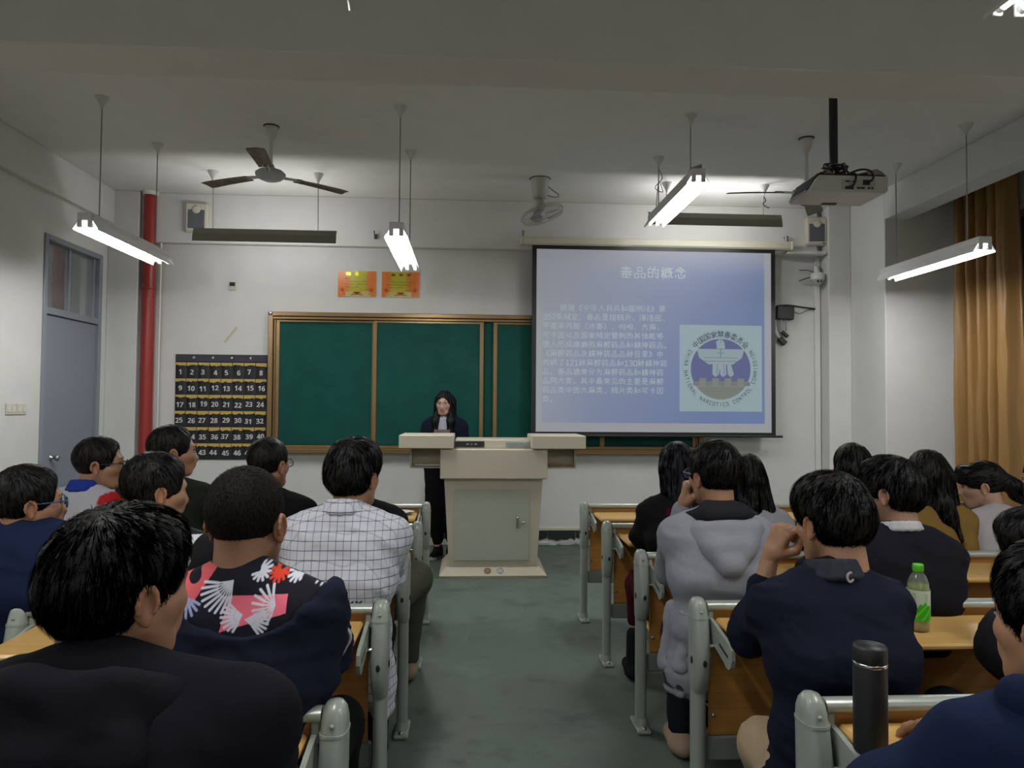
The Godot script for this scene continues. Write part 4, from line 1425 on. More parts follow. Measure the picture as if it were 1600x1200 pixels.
func build_desk_unit(s: float, folded: bool) -> Node3D:
	# s = 1: the desk runs to the right of its aisle leg, s = -1: to the left
	var t := Node3D.new()
	var w := 1.16
	for n in 2:
		var x := s * (0.0 if n == 0 else w)
		var inner := s * (1.0 if n == 0 else -1.0)
		var st := mb()
		rings(st, [oval(x, 0.012, 0, 0.024, 0.034, 16, 2.6), oval(x, 0.60, 0, 0.024, 0.034, 16, 2.6)])
		var leg := obj("leg", st, M.leg_paint, t)
		st = mb()
		rings(st, [oval(x, 0.49, 0.004, 0.0245, 0.036, 18, 2.8), oval(x, 0.505, 0.008, 0.028, 0.042, 18, 2.8), oval(x, 0.56, 0.018, 0.030, 0.056, 18, 3.0), oval(x, 0.63, 0.018, 0.030, 0.058, 18, 3.0), oval(x, 0.735, 0.004, 0.030, 0.044, 18, 3.0), oval(x, 0.765, 0.0, 0.029, 0.040, 18, 2.6), oval(x, 0.785, 0.0, 0.026, 0.034, 18, 2.2), oval(x, 0.798, 0.0, 0.018, 0.022, 18), oval(x, 0.802, 0.0, 0.004, 0.006, 18)])
		obj("leg_cover", st, M.leg_paint, leg)
		st = mb()
		rings(st, [oval(x, 0.736, 0.004, 0.0315, 0.0455, 18, 3.0), oval(x, 0.742, 0.0035, 0.0315, 0.045, 18, 3.0)], true, true, true, -1)
		obj("cap_seam", st, M.leg_paint, leg)
		for q: Array in [[-0.012, 0.789, 0.018], [0.012, 0.789, 0.018], [0.0, 0.76, 0.041]]:
			st = mb()
			ball(st, Vector3(x + q[0], q[1], q[2]), Vector3(0.006, 0.005, 0.006), 8)
			obj("rivet", st, M.leg_paint, leg)
		st = mb()
		ball(st, Vector3(x - inner * 0.031, 0.60, 0.03), Vector3(0.003, 0.014, 0.009), 8)
		ball(st, Vector3(x, 0.60, 0.077), Vector3(0.007, 0.012, 0.003), 8)
		obj("bolt_recess", st, M.black_plastic, leg)
		st = mb()
		box(st, Vector3(x, 0.009, 0.0), Vector3(0.062, 0.018, 0.17), 0.006)
		rings(st, [oval(x, 0.018, 0, 0.029, 0.048, 16, 2.6), oval(x, 0.05, 0, 0.025, 0.036, 16, 2.6)])
		var foot := obj("foot_plate", st, M.leg_paint, leg)
		st = mb()
		for z: float in [-0.066, 0.066]:
			lathe(st, [[0.011, 0.018], [0.011, 0.026], [0.005, 0.028]], 8, Vector3(x, 0, z))
		obj("foot_bolt", st, M.steel, foot)
		# the slotted arm under the desk top
		st = mb()
		var bx := x + inner * 0.043
		var arm := PackedVector2Array([Vector2(0.0, 0.735), Vector2(-0.05, 0.728), Vector2(-0.20, 0.700), Vector2(-0.218, 0.690), Vector2(-0.222, 0.660), Vector2(-0.212, 0.636), Vector2(-0.192, 0.622), Vector2(-0.168, 0.622), Vector2(-0.148, 0.632), Vector2(-0.05, 0.655), Vector2(0.0, 0.64)])
		prism(st, arm, 0.012, Transform3D(Basis(Vector3.UP, PI / 2), Vector3(bx, 0, 0)))
		var br := obj("bracket", st, M.leg_paint, t)
		st = mb()
		box(st, Vector3(bx, 0.668, 0.148), Vector3(0.0135, 0.015, 0.085), 0.003, Basis(Vector3.RIGHT, 0.2))
		obj("slot", st, M.black_plastic, br)
		st = mb()
		tube(st, [Vector3(x, 0.65, 0.05), Vector3(bx + inner * 0.01, 0.65, 0.05)], 0.009, 10)
		obj("pivot_bolt", st, M.chrome, br)
		st = mb()
		box(st, Vector3(x + inner * 0.04, 0.735, 0.0), Vector3(0.022, 0.05, 0.03), 0.005)
		obj("rail_socket", st, M.leg_paint, leg)
	var st := mb()
	rings(st, rail_rows(s, w))
	obj("top_rail", st, M.rail, t)
	st = mb()
	box(st, Vector3(s * w / 2, 0.545, -0.012), Vector3(w - 0.085, 0.43, 0.018), 0.003)
	obj("back_panel", st, M.panel, t)
	st = mb()
	box(st, Vector3(s * w / 2, 0.722, 0.155), Vector3(w - 0.116, 0.022, 0.30), 0.007)
	obj("desktop", st, M.desktop, t)
	st = mb()
	box(st, Vector3(s * w / 2, 0.288, -0.012), Vector3(w - 0.06, 0.082, 0.03), 0.006)
	obj("kick_rail", st, mat(Color(0.17, 0.19, 0.175), 0.5), t)
	for n in 2:
		st = mb()
		ball(st, Vector3(s * (0.055 + n * (w - 0.11)), 0.40, 0.0), Vector3(0.008, 0.008, 0.006), 8)
		obj("panel_screw", st, M.steel, t)
	for n in 2:      # two folding seats on the far side for the row in front
		var x := s * (0.31 + n * 0.54)
		st = mb()
		if folded:
			box(st, Vector3(x, 0.60, -0.075), Vector3(0.42, 0.34, 0.02), 0.008)
		else:
			box(st, Vector3(x, 0.368, -0.24), Vector3(0.44, 0.022, 0.34), 0.008)
		var seat := obj("seat", st, M.desktop, t)
		st = mb()
		for q: float in [-0.17, 0.17]:
			if folded:
				box(st, Vector3(x + q, 0.50, -0.045), Vector3(0.03, 0.16, 0.045), 0.005)
			else:
				box(st, Vector3(x + q, 0.335, -0.19), Vector3(0.03, 0.045, 0.36), 0.005)
		obj("seat_arm", st, M.leg_paint, seat)
	return t

func rail_rows(s: float, w: float) -> Array:
	var rows := []
	for k in 2:
		var x := 0.028 if k == 0 else w - 0.028
		var row := []
		for n in 14:
			var a := TAU * n / 14.0
			row.append(Vector3(s * x, 0.772 + sin(a) * 0.0165, cos(a) * 0.024))
		if s > 0:
			row.reverse()
		rows.append(row)
	return rows

func build_desks() -> void:
	var ordinal := ["nearest", "second nearest", "third", "fourth", "farthest"]
	for side: float in [-1.0, 1.0]:
		var open_unit := build_desk_unit(side, false)
		var shut_unit := build_desk_unit(side, true)
		for row in 5:
			for n in 2:
				var proto := shut_unit if row >= 3 else open_unit
				var o: Node3D = proto.duplicate()
				o.name = numbered("bench_desk")
				add_child(o)
				o.position = Vector3((-0.29 if side < 0 else 0.785) + side * n * 1.275, 0, ROW_FIRST - ROW_STEP * row)
				tag(o, "%s wooden bench desk %s, %s row" % [["left" , "right"][int(side > 0)], ["ending at the aisle", "second from the aisle"][n], ordinal[row]], "desk", "bench desks")
		open_unit.free()
		shut_unit.free()

# ---------------------------------------------------------------- the teacher's lectern

func build_lectern() -> void:
	var t := thing("lectern", "beige steel multimedia lectern with spread wings at the end of the aisle", "lectern", Vector3(0.205, 0, -6.2))
	var m: Material = M.lectern
	var st := mb()
	# plinth: a low frustum
	var rows := []
	for q: Array in [[0.452, 0.335, 0.0], [0.455, 0.34, 0.02], [0.40, 0.27, 0.085]]:
		rows.append([Vector3(-q[0], q[2], q[1] - 0.23), Vector3(q[0], q[2], q[1] - 0.23), Vector3(q[0], q[2], -q[1] - 0.23), Vector3(-q[0], q[2], -q[1] - 0.23)])
	rings(st, rows, true, true, true, -1)
	var plinth := obj("plinth", st, m, t)
	for x: float in [-0.045, 0.06]:
		st = mb()
		lathe(st, [[0.028, 0.0], [0.03, 0.004], [0.022, 0.005]], 20, Vector3(x, 0.052, 0.072), Basis(Vector3.RIGHT, 0.75))
		lathe(st, [[0.02, 0.005], [0.019, 0.006]], 20, Vector3(x, 0.052, 0.072), Basis(Vector3.RIGHT, 0.75))
		obj("cable_port", st, M.steel if x > 0 else M.bronze, plinth)
	st = mb()
	rows = []
	for q: Array in [[0.375, 0.045, 0.085], [0.42, 0.07, 0.84]]:
		rows.append([Vector3(-q[0], q[2], q[1]), Vector3(q[0], q[2], q[1]), Vector3(q[0], q[2], -0.52), Vector3(-q[0], q[2], -0.52)])
	rings(st, rows, true, true, true, -1)
	var body := obj("cabinet", st, m, t)
	st = mb()
	var slope := Basis(Vector3.RIGHT, 0.033)
	box(st, Vector3(-0.015, 0.437, 0.062), Vector3(0.64, 0.60, 0.014), 0.004, slope)
	var door := obj("cabinet_door", st, M.lectern_door, body)
	st = mb()
	box(st, Vector3(0.205, 0.465, 0.074), Vector3(0.022, 0.11, 0.012), 0.004, slope)
	ball(st, Vector3(0.205, 0.505, 0.084), Vector3(0.012, 0.012, 0.012), 10)
	ball(st, Vector3(0.255, 0.462, 0.078), Vector3(0.016, 0.012, 0.012), 10)
	obj("handle", st, M.chrome, door)
	st = mb()
	box(st, Vector3(-0.0, 0.963, -0.16), Vector3(0.905, 0.252, 0.62), 0.008)
	obj("upper_box", st, m, t)
	st = mb()
	box(st, Vector3(0.0, 1.125, -0.2), Vector3(0.66, 0.075, 0.50), 0.006)
	var con := obj("console", st, m, t)
	st = mb()
	box(st, Vector3(-0.205, 1.125, 0.056), Vector3(0.245, 0.05, 0.008), 0.002)
	var bay := obj("console_bay", st, M.black_plastic, con)
	st = mb()
	for k in 3:
		box(st, Vector3(-0.225 + k * 0.035, 1.125, 0.062), Vector3(0.022 if k != 1 else 0.012, 0.012, 0.004), 0.001)
	obj("button", st, M.steel, bay)
	st = mb()
	box(st, Vector3(0.205, 1.122, 0.056), Vector3(0.205, 0.042, 0.008), 0.002)
	bay = obj("console_bay", st, mat(Color(0.28, 0.33, 0.37), 0.4), con)
	st = mb()
	for k in 3:
		box(st, Vector3(0.15 + k * 0.06, 1.122, 0.061), Vector3(0.04, 0.022, 0.004), 0.003)
	obj("socket", st, M.steel, bay)
	for s: float in [-1.0, 1.0]:
		st = mb()
		box(st, Vector3(s * 0.555 - 0.012, 1.15, -0.06), Vector3(0.455, 0.112, 0.52), 0.006)
		var wing := obj("wing", st, m, t)
		st = mb()      # open tray hanging below each wing
		span(st, Vector3(s * 0.455, 0.93, -0.075), Vector3(s * 0.71, 1.094, -0.065))
		span(st, Vector3(s * 0.70, 0.93, -0.36), Vector3(s * 0.715, 1.094, 0.0))
		span(st, Vector3(s * 0.455, 0.915, -0.36), Vector3(s * 0.715, 0.93, 0.0))
		span(st, Vector3(s * 0.455, 1.03, -0.07), Vector3(s * 0.70, 1.035, -0.045))
		var tray := obj("side_tray", st, M.lectern_inside, wing)
		st = mb()
		box(st, Vector3(s * 0.57, 0.942, -0.02), Vector3(0.22, 0.018, 0.012), 0.002)
		obj("runner", st, M.steel if s < 0 else M.bronze, tray)

# ---------------------------------------------------------------- people: distance fields meshed as surface nets

class Field:
	const N := 6
	var a := PackedVector3Array()
	var ba := PackedVector3Array()
	var il := PackedFloat32Array()
	var ra := PackedFloat32Array()
	var dr := PackedFloat32Array()
	var reach := PackedFloat32Array()
	var round_one := PackedByteArray()
	var inv: Array[Basis] = []
	var tone := PackedColorArray()
	var k := 0.03
	var cuts := []                 # [point, normal of the removed side]
	var dents := []                # [centre, inverse basis, smallest radius]
	var soft := 0.006              # rounding of the cuts
	var cell := 0.012
	var fold := 0.0                # depth of the creases in cloth
	var fold_size := 6.0
	var fold_seed := 1
	var lock := 0.0                # relief of hair
	var uv_map := Vector4(0, 0, 0, 0)   # u = x * x' + y', v = y * z' + w' for printed cloth
	var lips := false             # colour the lips of a head
	var strands := {}
	var verts := PackedVector3Array()
	var normals := PackedVector3Array()
	var colors := PackedColorArray()
	var uvs := PackedVector2Array()
	var index := PackedInt32Array()

	func cap(p: Vector3, q: Vector3, r0: float, r1: float, c := Color.WHITE) -> void:
		a.append(p)
		ba.append(q - p)
		il.append(1.0 / maxf((q - p).length_squared(), 1e-8))
		ra.append(r0)
		dr.append(r1 - r0)
		reach.append(maxf(r0, r1))
		round_one.append(0)
		inv.append(Basis.IDENTITY)
		tone.append(c)

	func egg(p: Vector3, r: Vector3, turn := Basis.IDENTITY, c := Color.WHITE) -> void:
		a.append(p)
		ba.append(Vector3.ZERO)
		il.append(1.0)
		ra.append(minf(r.x, minf(r.y, r.z)))
		dr.append(0.0)
		reach.append(maxf(r.x, maxf(r.y, r.z)))
		round_one.append(1)
		inv.append(Basis.from_scale(Vector3.ONE / r) * turn.inverse())
		tone.append(c)

	func dent(p: Vector3, r: Vector3, turn := Basis.IDENTITY) -> void:
		dents.append([p, Basis.from_scale(Vector3.ONE / r) * turn.inverse(), minf(r.x, minf(r.y, r.z))])

	func one(i: int, p: Vector3) -> float:
		var q := p - a[i]
		if round_one[i]:
			return ((inv[i] * q).length() - 1.0) * ra[i]
		var h := clampf(q.dot(ba[i]) * il[i], 0.0, 1.0)
		return (q - ba[i] * h).length() - ra[i] - dr[i] * h

	func value(p: Vector3, ids: PackedInt32Array) -> float:
		var d := 10.0
		var kk := k
		for i in ids:
			var q := p - a[i]
			var e: float
			if round_one[i]:
				e = ((inv[i] * q).length() - 1.0) * ra[i]
			else:
				var h := clampf(q.dot(ba[i]) * il[i], 0.0, 1.0)
				e = (q - ba[i] * h).length() - ra[i] - dr[i] * h
			var m := kk - absf(d - e)
			if m > 0.0:
				d = minf(d, e) - m * m * 0.25 / kk
			elif e < d:
				d = e
		for c: Array in cuts:
			var e: float = (p - c[0]).dot(c[1])
			var m := soft - absf(d - e)
			d = maxf(d, e) + (m * m * 0.25 / soft if m > 0.0 else 0.0)
		for c: Array in dents:
			var e: float = (1.0 - (c[1] * (p - c[0])).length()) * c[2]
			var m := soft - absf(d - e)
			d = maxf(d, e) + (m * m * 0.25 / soft if m > 0.0 else 0.0)
		return d

	func all_ids() -> PackedInt32Array:
		return PackedInt32Array(range(a.size()))

	func slope(p: Vector3, ids: PackedInt32Array) -> Vector3:
		var e := 0.004
		var d := value(p, ids)
		return Vector3(value(p + Vector3(e, 0, 0), ids) - d, value(p + Vector3(0, e, 0), ids) - d, value(p + Vector3(0, 0, e), ids) - d).normalized()

	func build() -> void:
		var lo := Vector3.ONE * 100.0
		var hi := -lo
		for i in a.size():
			var b := a[i] + ba[i]
			var r := Vector3.ONE * reach[i]
			lo = lo.min(a[i] - r).min(b - r)
			hi = hi.max(a[i] + r).max(b + r)
		lo -= Vector3.ONE * cell * 2.0
		hi += Vector3.ONE * cell * 2.0
		var bs := cell * N
		var nx := int(ceil((hi.x - lo.x) / bs))
		var ny := int(ceil((hi.y - lo.y) / bs))
		var nz := int(ceil((hi.z - lo.z) / bs))
		var rad := bs * 0.8661
		var sx := nx * N + 2
		var sy := ny * N + 2
		var at := {}
		var blocks := []
		var s1 := N + 1
		var s2 := s1 * s1
		for bz in nz:
			for by in ny:
				for bx in nx:
					var c := lo + Vector3(bx + 0.5, by + 0.5, bz + 0.5) * bs
					var dm := 10.0
					var ds := PackedFloat32Array()
					ds.resize(a.size())
					for i in a.size():
						var e := one(i, c)
						ds[i] = e
						if e < dm:
							dm = e
					if dm > rad + k:
						continue
					var ids := PackedInt32Array()
					for i in a.size():
						if ds[i] < dm + 2.0 * rad + k:
							ids.append(i)
					if absf(value(c, ids)) > rad * 1.02 + 0.0001:
						continue
					var v := PackedFloat32Array()
					v.resize(s1 * s2)
					var n := 0
					var corner := lo + Vector3(bx, by, bz) * bs
					for z in s1:
						for y in s1:
							for x in s1:
								v[n] = value(corner + Vector3(x, y, z) * cell, ids)
								n += 1
					blocks.append([bx, by, bz, v])
					for z in N:
						for y in N:
							for x in N:
								var o := (z * s1 + y) * s1 + x
								var v0 := v[o]
								var v1 := v[o + 1]
								var v2 := v[o + s1]
								var v3 := v[o + s1 + 1]
								var v4 := v[o + s2]
								var v5 := v[o + s2 + 1]
								var v6 := v[o + s2 + s1]
								var v7 := v[o + s2 + s1 + 1]
								var inside := int(v0 < 0.0) + int(v1 < 0.0) + int(v2 < 0.0) + int(v3 < 0.0) + int(v4 < 0.0) + int(v5 < 0.0) + int(v6 < 0.0) + int(v7 < 0.0)
								if inside == 0 or inside == 8:
									continue
								var sum := Vector3.ZERO
								var cnt := 0.0
								if (v0 < 0.0) != (v1 < 0.0):
									sum += Vector3(v0 / (v0 - v1), 0, 0)
									cnt += 1.0
								if (v2 < 0.0) != (v3 < 0.0):
									sum += Vector3(v2 / (v2 - v3), 1, 0)
									cnt += 1.0
								if (v4 < 0.0) != (v5 < 0.0):
									sum += Vector3(v4 / (v4 - v5), 0, 1)
									cnt += 1.0
								if (v6 < 0.0) != (v7 < 0.0):
									sum += Vector3(v6 / (v6 - v7), 1, 1)
									cnt += 1.0
								if (v0 < 0.0) != (v2 < 0.0):
									sum += Vector3(0, v0 / (v0 - v2), 0)
									cnt += 1.0
								if (v1 < 0.0) != (v3 < 0.0):
									sum += Vector3(1, v1 / (v1 - v3), 0)
									cnt += 1.0
								if (v4 < 0.0) != (v6 < 0.0):
									sum += Vector3(0, v4 / (v4 - v6), 1)
									cnt += 1.0
								if (v5 < 0.0) != (v7 < 0.0):
									sum += Vector3(1, v5 / (v5 - v7), 1)
									cnt += 1.0
								if (v0 < 0.0) != (v4 < 0.0):
									sum += Vector3(0, 0, v0 / (v0 - v4))
									cnt += 1.0
								if (v1 < 0.0) != (v5 < 0.0):
									sum += Vector3(1, 0, v1 / (v1 - v5))
									cnt += 1.0
								if (v2 < 0.0) != (v6 < 0.0):
									sum += Vector3(0, 1, v2 / (v2 - v6))
									cnt += 1.0
								if (v3 < 0.0) != (v7 < 0.0):
									sum += Vector3(1, 1, v3 / (v3 - v7))
									cnt += 1.0
								at[((bz * N + z) * sy + by * N + y) * sx + bx * N + x] = verts.size()
								verts.append(corner + (Vector3(x, y, z) + sum / cnt) * cell)
		var row := sx
		var sheet := sx * sy
		for b: Array in blocks:
			var v: PackedFloat32Array = b[3]
			for z in N:
				for y in N:
					for x in N:
						var o := (z * s1 + y) * s1 + x
						var v0 := v[o]
						var in0 := v0 < 0.0
						var key: int = ((b[2] * N + z) * sy + b[1] * N + y) * sx + b[0] * N + x
						if in0 != (v[o + 1] < 0.0):
							face(at, key - row - sheet, key - sheet, key, key - row, in0)
						if in0 != (v[o + s1] < 0.0):
							face(at, key - sheet - 1, key - 1, key, key - sheet, in0)
						if in0 != (v[o + s2] < 0.0):
							face(at, key - 1 - row, key - row, key, key - 1, in0)
		shade()
		if fold > 0.0 or lock > 0.0:
			crease()
			shade()
		dress()
		if strands:
			comb()

	func face(at: Dictionary, p: int, q: int, r: int, s: int, out: bool) -> void:
		var i: int = at.get(p, -1)
		var j: int = at.get(q, -1)
		var l: int = at.get(r, -1)
		var m: int = at.get(s, -1)
		if i < 0 or j < 0 or l < 0 or m < 0:
			return
		# Godot's front faces run clockwise
		if out:
			index.append_array(PackedInt32Array([i, l, j, i, m, l]))
		else:
			index.append_array(PackedInt32Array([i, j, l, i, l, m]))

	func shade() -> void:
		normals.resize(verts.size())
		normals.fill(Vector3.ZERO)
		for t in range(0, index.size(), 3):
			var i := index[t]
			var j := index[t + 1]
			var l := index[t + 2]
			var n := (verts[l] - verts[i]).cross(verts[j] - verts[i])
			normals[i] += n
			normals[j] += n
			normals[l] += n
		for i in normals.size():
			normals[i] = normals[i].normalized()

	func crease() -> void:
		var n := FastNoiseLite.new()
		n.seed = fold_seed
		n.frequency = 1.0
		n.fractal_octaves = 3
		var m := FastNoiseLite.new()
		m.seed = fold_seed + 9
		m.frequency = 1.0
		m.fractal_type = FastNoiseLite.FRACTAL_RIDGED
		m.fractal_octaves = 2
		var head: Transform3D = strands.get("head", Transform3D())
		var back := head.affine_inverse()
		for i in verts.size():
			var p := verts[i]
			if lock > 0.0:
				# locks run out from the crown: fine around it, long away from it
				var q: Vector3 = back * p - strands.whorl
				var az := atan2(q.x, q.z) * 2.0
				var far := q.length() * 14.0
				verts[i] = p + normals[i] * lock * (0.65 * m.get_noise_3d(az * 3.2, far * 0.5, 3.0) + 0.7 * n.get_noise_3d(p.x * 22.0, p.y * 14.0, p.z * 22.0))
			else:
				var q := p * fold_size
				var bend := 0.6 * n.get_noise_3d(q.x * 0.35, q.y * 0.35, q.z * 0.35)
				var w := 0.30 * n.get_noise_3d(q.x * 0.6, q.y * 0.9, q.z * 0.6) + 0.65 * m.get_noise_3d(q.x * 0.34, q.y * 1.25 + bend + q.x * 0.25, q.z * 0.34) + 0.40 * m.get_noise_3d(q.x * 1.1 + q.y * 0.75 + bend, q.y * 0.5 - q.x * 0.3, q.z * 0.6 + 7.0) - 0.2
				verts[i] = p + normals[i] * fold * w

	func dress() -> void:
		colors.resize(verts.size())
		uvs.resize(verts.size())
		var same := true
		for c in tone:
			if c != tone[0]:
				same = false
		for i in verts.size():
			var c := tone[0]
			if not same:
				var dm := 10.0
				for j in a.size():
					var e := one(j, verts[i])
					if e < dm:
						dm = e
						c = tone[j]
			if lips:
				var p := verts[i]
				if p.z < -0.07 and p.y > -0.071 and p.y < -0.050 and absf(p.x) < 0.023:
					c = Color(0.80, 0.50, 0.48)
			colors[i] = c
			if uv_map.x != 0.0:
				var p := verts[i]
				uvs[i] = Vector2(p.x * uv_map.x + uv_map.y, p.y * uv_map.z + uv_map.w) if normals[i].z > -0.15 else Vector2(0.02, 0.98)

	func comb() -> void:
		# thin tapering strands laid over the cap, from the whorl outwards and down
		var r := RandomNumberGenerator.new()
		r.seed = fold_seed
		var head: Transform3D = strands.head
		var whorl: Vector3 = head * Vector3(strands.whorl)
		var ids := all_ids()
		var count: int = strands.count
		var base := verts.size()
		var col := tone[0]
		for s in count:
			var i := r.randi_range(0, base - 1)
			var p := verts[i]
			var n := normals[i]
			var steps := 5
			var step: float = strands.length / steps * r.randf_range(0.55, 1.25)
			var wide: float = strands.wide * r.randf_range(0.6, 1.5)
			var lift: float = r.randf_range(0.0005, strands.lift)
			var veer := Vector3(r.randf_range(-1, 1), r.randf_range(-1, 1), r.randf_range(-1, 1)) * float(strands.mess)
			var shade_of := r.randf_range(0.7, 1.7)
			var c := Color(col.r * shade_of, col.g * shade_of, col.b * shade_of)
			var first := verts.size()
			var side := Vector3.ZERO
			for q in steps + 1:
				var fall: float = strands.fall
				var along := (p - whorl).normalized() * (1.0 - fall) + Vector3.DOWN * fall + veer
				along = (along - n * along.dot(n)).normalized()
				side = n.cross(along).normalized()
				var t := float(q) / steps
				var w := wide * (1.0 - t * t) * (0.4 + 0.6 * minf(t * 4.0, 1.0))
				var o := p + n * (lift * t + 0.0006)
				verts.append(o - side * w)
				verts.append(o + n * w * 0.5)
				verts.append(o + side * w)
				for z in 3:
					normals.append((n + side * (z - 1.0) * 0.8).normalized())
					colors.append(c)
					uvs.append(Vector2.ZERO)
				p += along * step
				var d := value(p, ids)
				n = slope(p, ids)
				p -= n * clampf(d, -0.01, 0.01)
			for q in steps:
				var f := first + q * 3
				for z in 2:
					index.append_array(PackedInt32Array([f + z, f + z + 3, f + z + 1, f + z + 1, f + z + 3, f + z + 4]))

	func snap(p: Vector3, off := 0.0) -> Vector3:
		# the nearest point on the meshed surface (creases included), lifted a little
		var best := 10.0
		var at := 0
		for i in verts.size():
			var d := verts[i].distance_squared_to(p)
			if d < best:
				best = d
				at = i
		var n := normals[at]
		return p - n * (p - verts[at]).dot(n) + n * off

	func facing(p: Vector3) -> Vector3:
		var best := 10.0
		var at := 0
		for i in verts.size():
			var d := verts[i].distance_squared_to(p)
			if d < best:
				best = d
				at = i
		return normals[at]

	func add(other: Field, x: Transform3D, tint := Color.WHITE) -> void:
		var base := verts.size()
		var flip := x.basis.determinant() < 0.0
		var nb := x.basis.inverse().transposed()
		for i in other.verts.size():
			verts.append(x * other.verts[i])
			normals.append((nb * other.normals[i]).normalized())
			colors.append(other.colors[i] * tint)
			uvs.append(other.uvs[i])
		for t in range(0, other.index.size(), 3):
			index.append(base + other.index[t])
			index.append(base + other.index[t + (2 if flip else 1)])
			index.append(base + other.index[t + (1 if flip else 2)])

	func strongest() -> float:
		# the brightest channel of the vertex colours; they are stored in eight bits, so they are kept relative to it
		var m := 0.002
		for c in colors:
			m = maxf(m, maxf(c.r, maxf(c.g, c.b)))
		return m

	func mesh() -> ArrayMesh:
		var top := strongest()
		for i in colors.size():
			var c := colors[i]
			colors[i] = Color(c.r / top, c.g / top, c.b / top)
		var arr := []
		arr.resize(Mesh.ARRAY_MAX)
		arr[Mesh.ARRAY_VERTEX] = verts
		arr[Mesh.ARRAY_NORMAL] = normals
		arr[Mesh.ARRAY_COLOR] = colors
		arr[Mesh.ARRAY_TEX_UV] = uvs
		arr[Mesh.ARRAY_INDEX] = index
		var m := ArrayMesh.new()
		m.add_surface_from_arrays(Mesh.PRIMITIVE_TRIANGLES, arr)
		return m

var jobs: Array[Field] = []
var head_field: Field
var hand_fields := {}
var ear_tone := Color(0.95, 0.82, 0.78)

func run_jobs() -> void:
	var list := jobs
	var id := WorkerThreadPool.add_group_task(func(i: int) -> void: list[i].build(), list.size())
	WorkerThreadPool.wait_for_group_task_completion(id)
	jobs = []

func make_head() -> Field:
	# origin between the ears at eye level, the face looks along -z
	var f := Field.new()
	f.k = 0.022
	f.cell = 0.0042
	f.soft = 0.012
	f.egg(Vector3(0, 0.032, 0.012), Vector3(0.073, 0.083, 0.092))
	f.egg(Vector3(0, -0.028, -0.026), Vector3(0.061, 0.080, 0.062))
	f.cap(Vector3(-0.016, -0.090, -0.058), Vector3(0.016, -0.090, -0.058), 0.021, 0.021)
	for s: float in [-1.0, 1.0]:
		f.cap(Vector3(s * 0.046, -0.042, 0.0), Vector3(s * 0.024, -0.084, -0.048), 0.024, 0.019)
		f.cap(Vector3(s * 0.036, -0.018, -0.062), Vector3(s * 0.046, -0.022, -0.04), 0.021, 0.02)
		f.dent(Vector3(s * 0.031, 0.006, -0.097), Vector3(0.02, 0.012, 0.014))
	f.cap(Vector3(-0.032, 0.022, -0.074), Vector3(0.032, 0.022, -0.073), 0.0115, 0.0115)
	f.cap(Vector3(0, 0.002, -0.083), Vector3(0, -0.030, -0.0965), 0.006, 0.0098)
	for s: float in [-1.0, 1.0]:
		f.cap(Vector3(s * 0.009, -0.034, -0.091), Vector3(s * 0.011, -0.035, -0.088), 0.0065, 0.006)
	f.cap(Vector3(-0.015, -0.054, -0.083), Vector3(0.015, -0.054, -0.083), 0.006, 0.006)
	f.cap(Vector3(-0.013, -0.066, -0.081), Vector3(0.013, -0.066, -0.081), 0.007, 0.007)
	f.cap(Vector3(0, -0.05, 0.035), Vector3(0, -0.13, 0.04), 0.052, 0.054)
	f.cuts = [[Vector3(0, -0.132, 0), Vector3(0, -1, 0)]]
	f.lips = true
	return f

func make_ear() -> Field:
	var f := Field.new()
	f.k = 0.006
	f.cell = 0.0028
	f.soft = 0.005
	f.egg(Vector3(0.004, 0, 0), Vector3(0.009, 0.031, 0.019), Basis(Vector3.UP, -0.45), ear_tone)
	# the rim curls round the bowl
	var rim := []
	for n in 9:
		var t := lerpf(-0.5, 3.6, n / 8.0)
		rim.append(Vector3(0.011, sin(t) * 0.028 + 0.002, -cos(t) * -0.016 * signf(1.0)))
	for n in 8:
		f.cap(rim[n] + Vector3(absf(rim[n].z) * 0.25, 0, 0), rim[n + 1] + Vector3(absf(rim[n + 1].z) * 0.25, 0, 0), 0.0048, 0.0048, ear_tone)
	f.cap(Vector3(0.006, -0.024, -0.008), Vector3(0.007, -0.030, -0.006), 0.008, 0.007, ear_tone)
	f.dent(Vector3(0.016, 0.0, -0.002), Vector3(0.008, 0.018, 0.010))
	return f

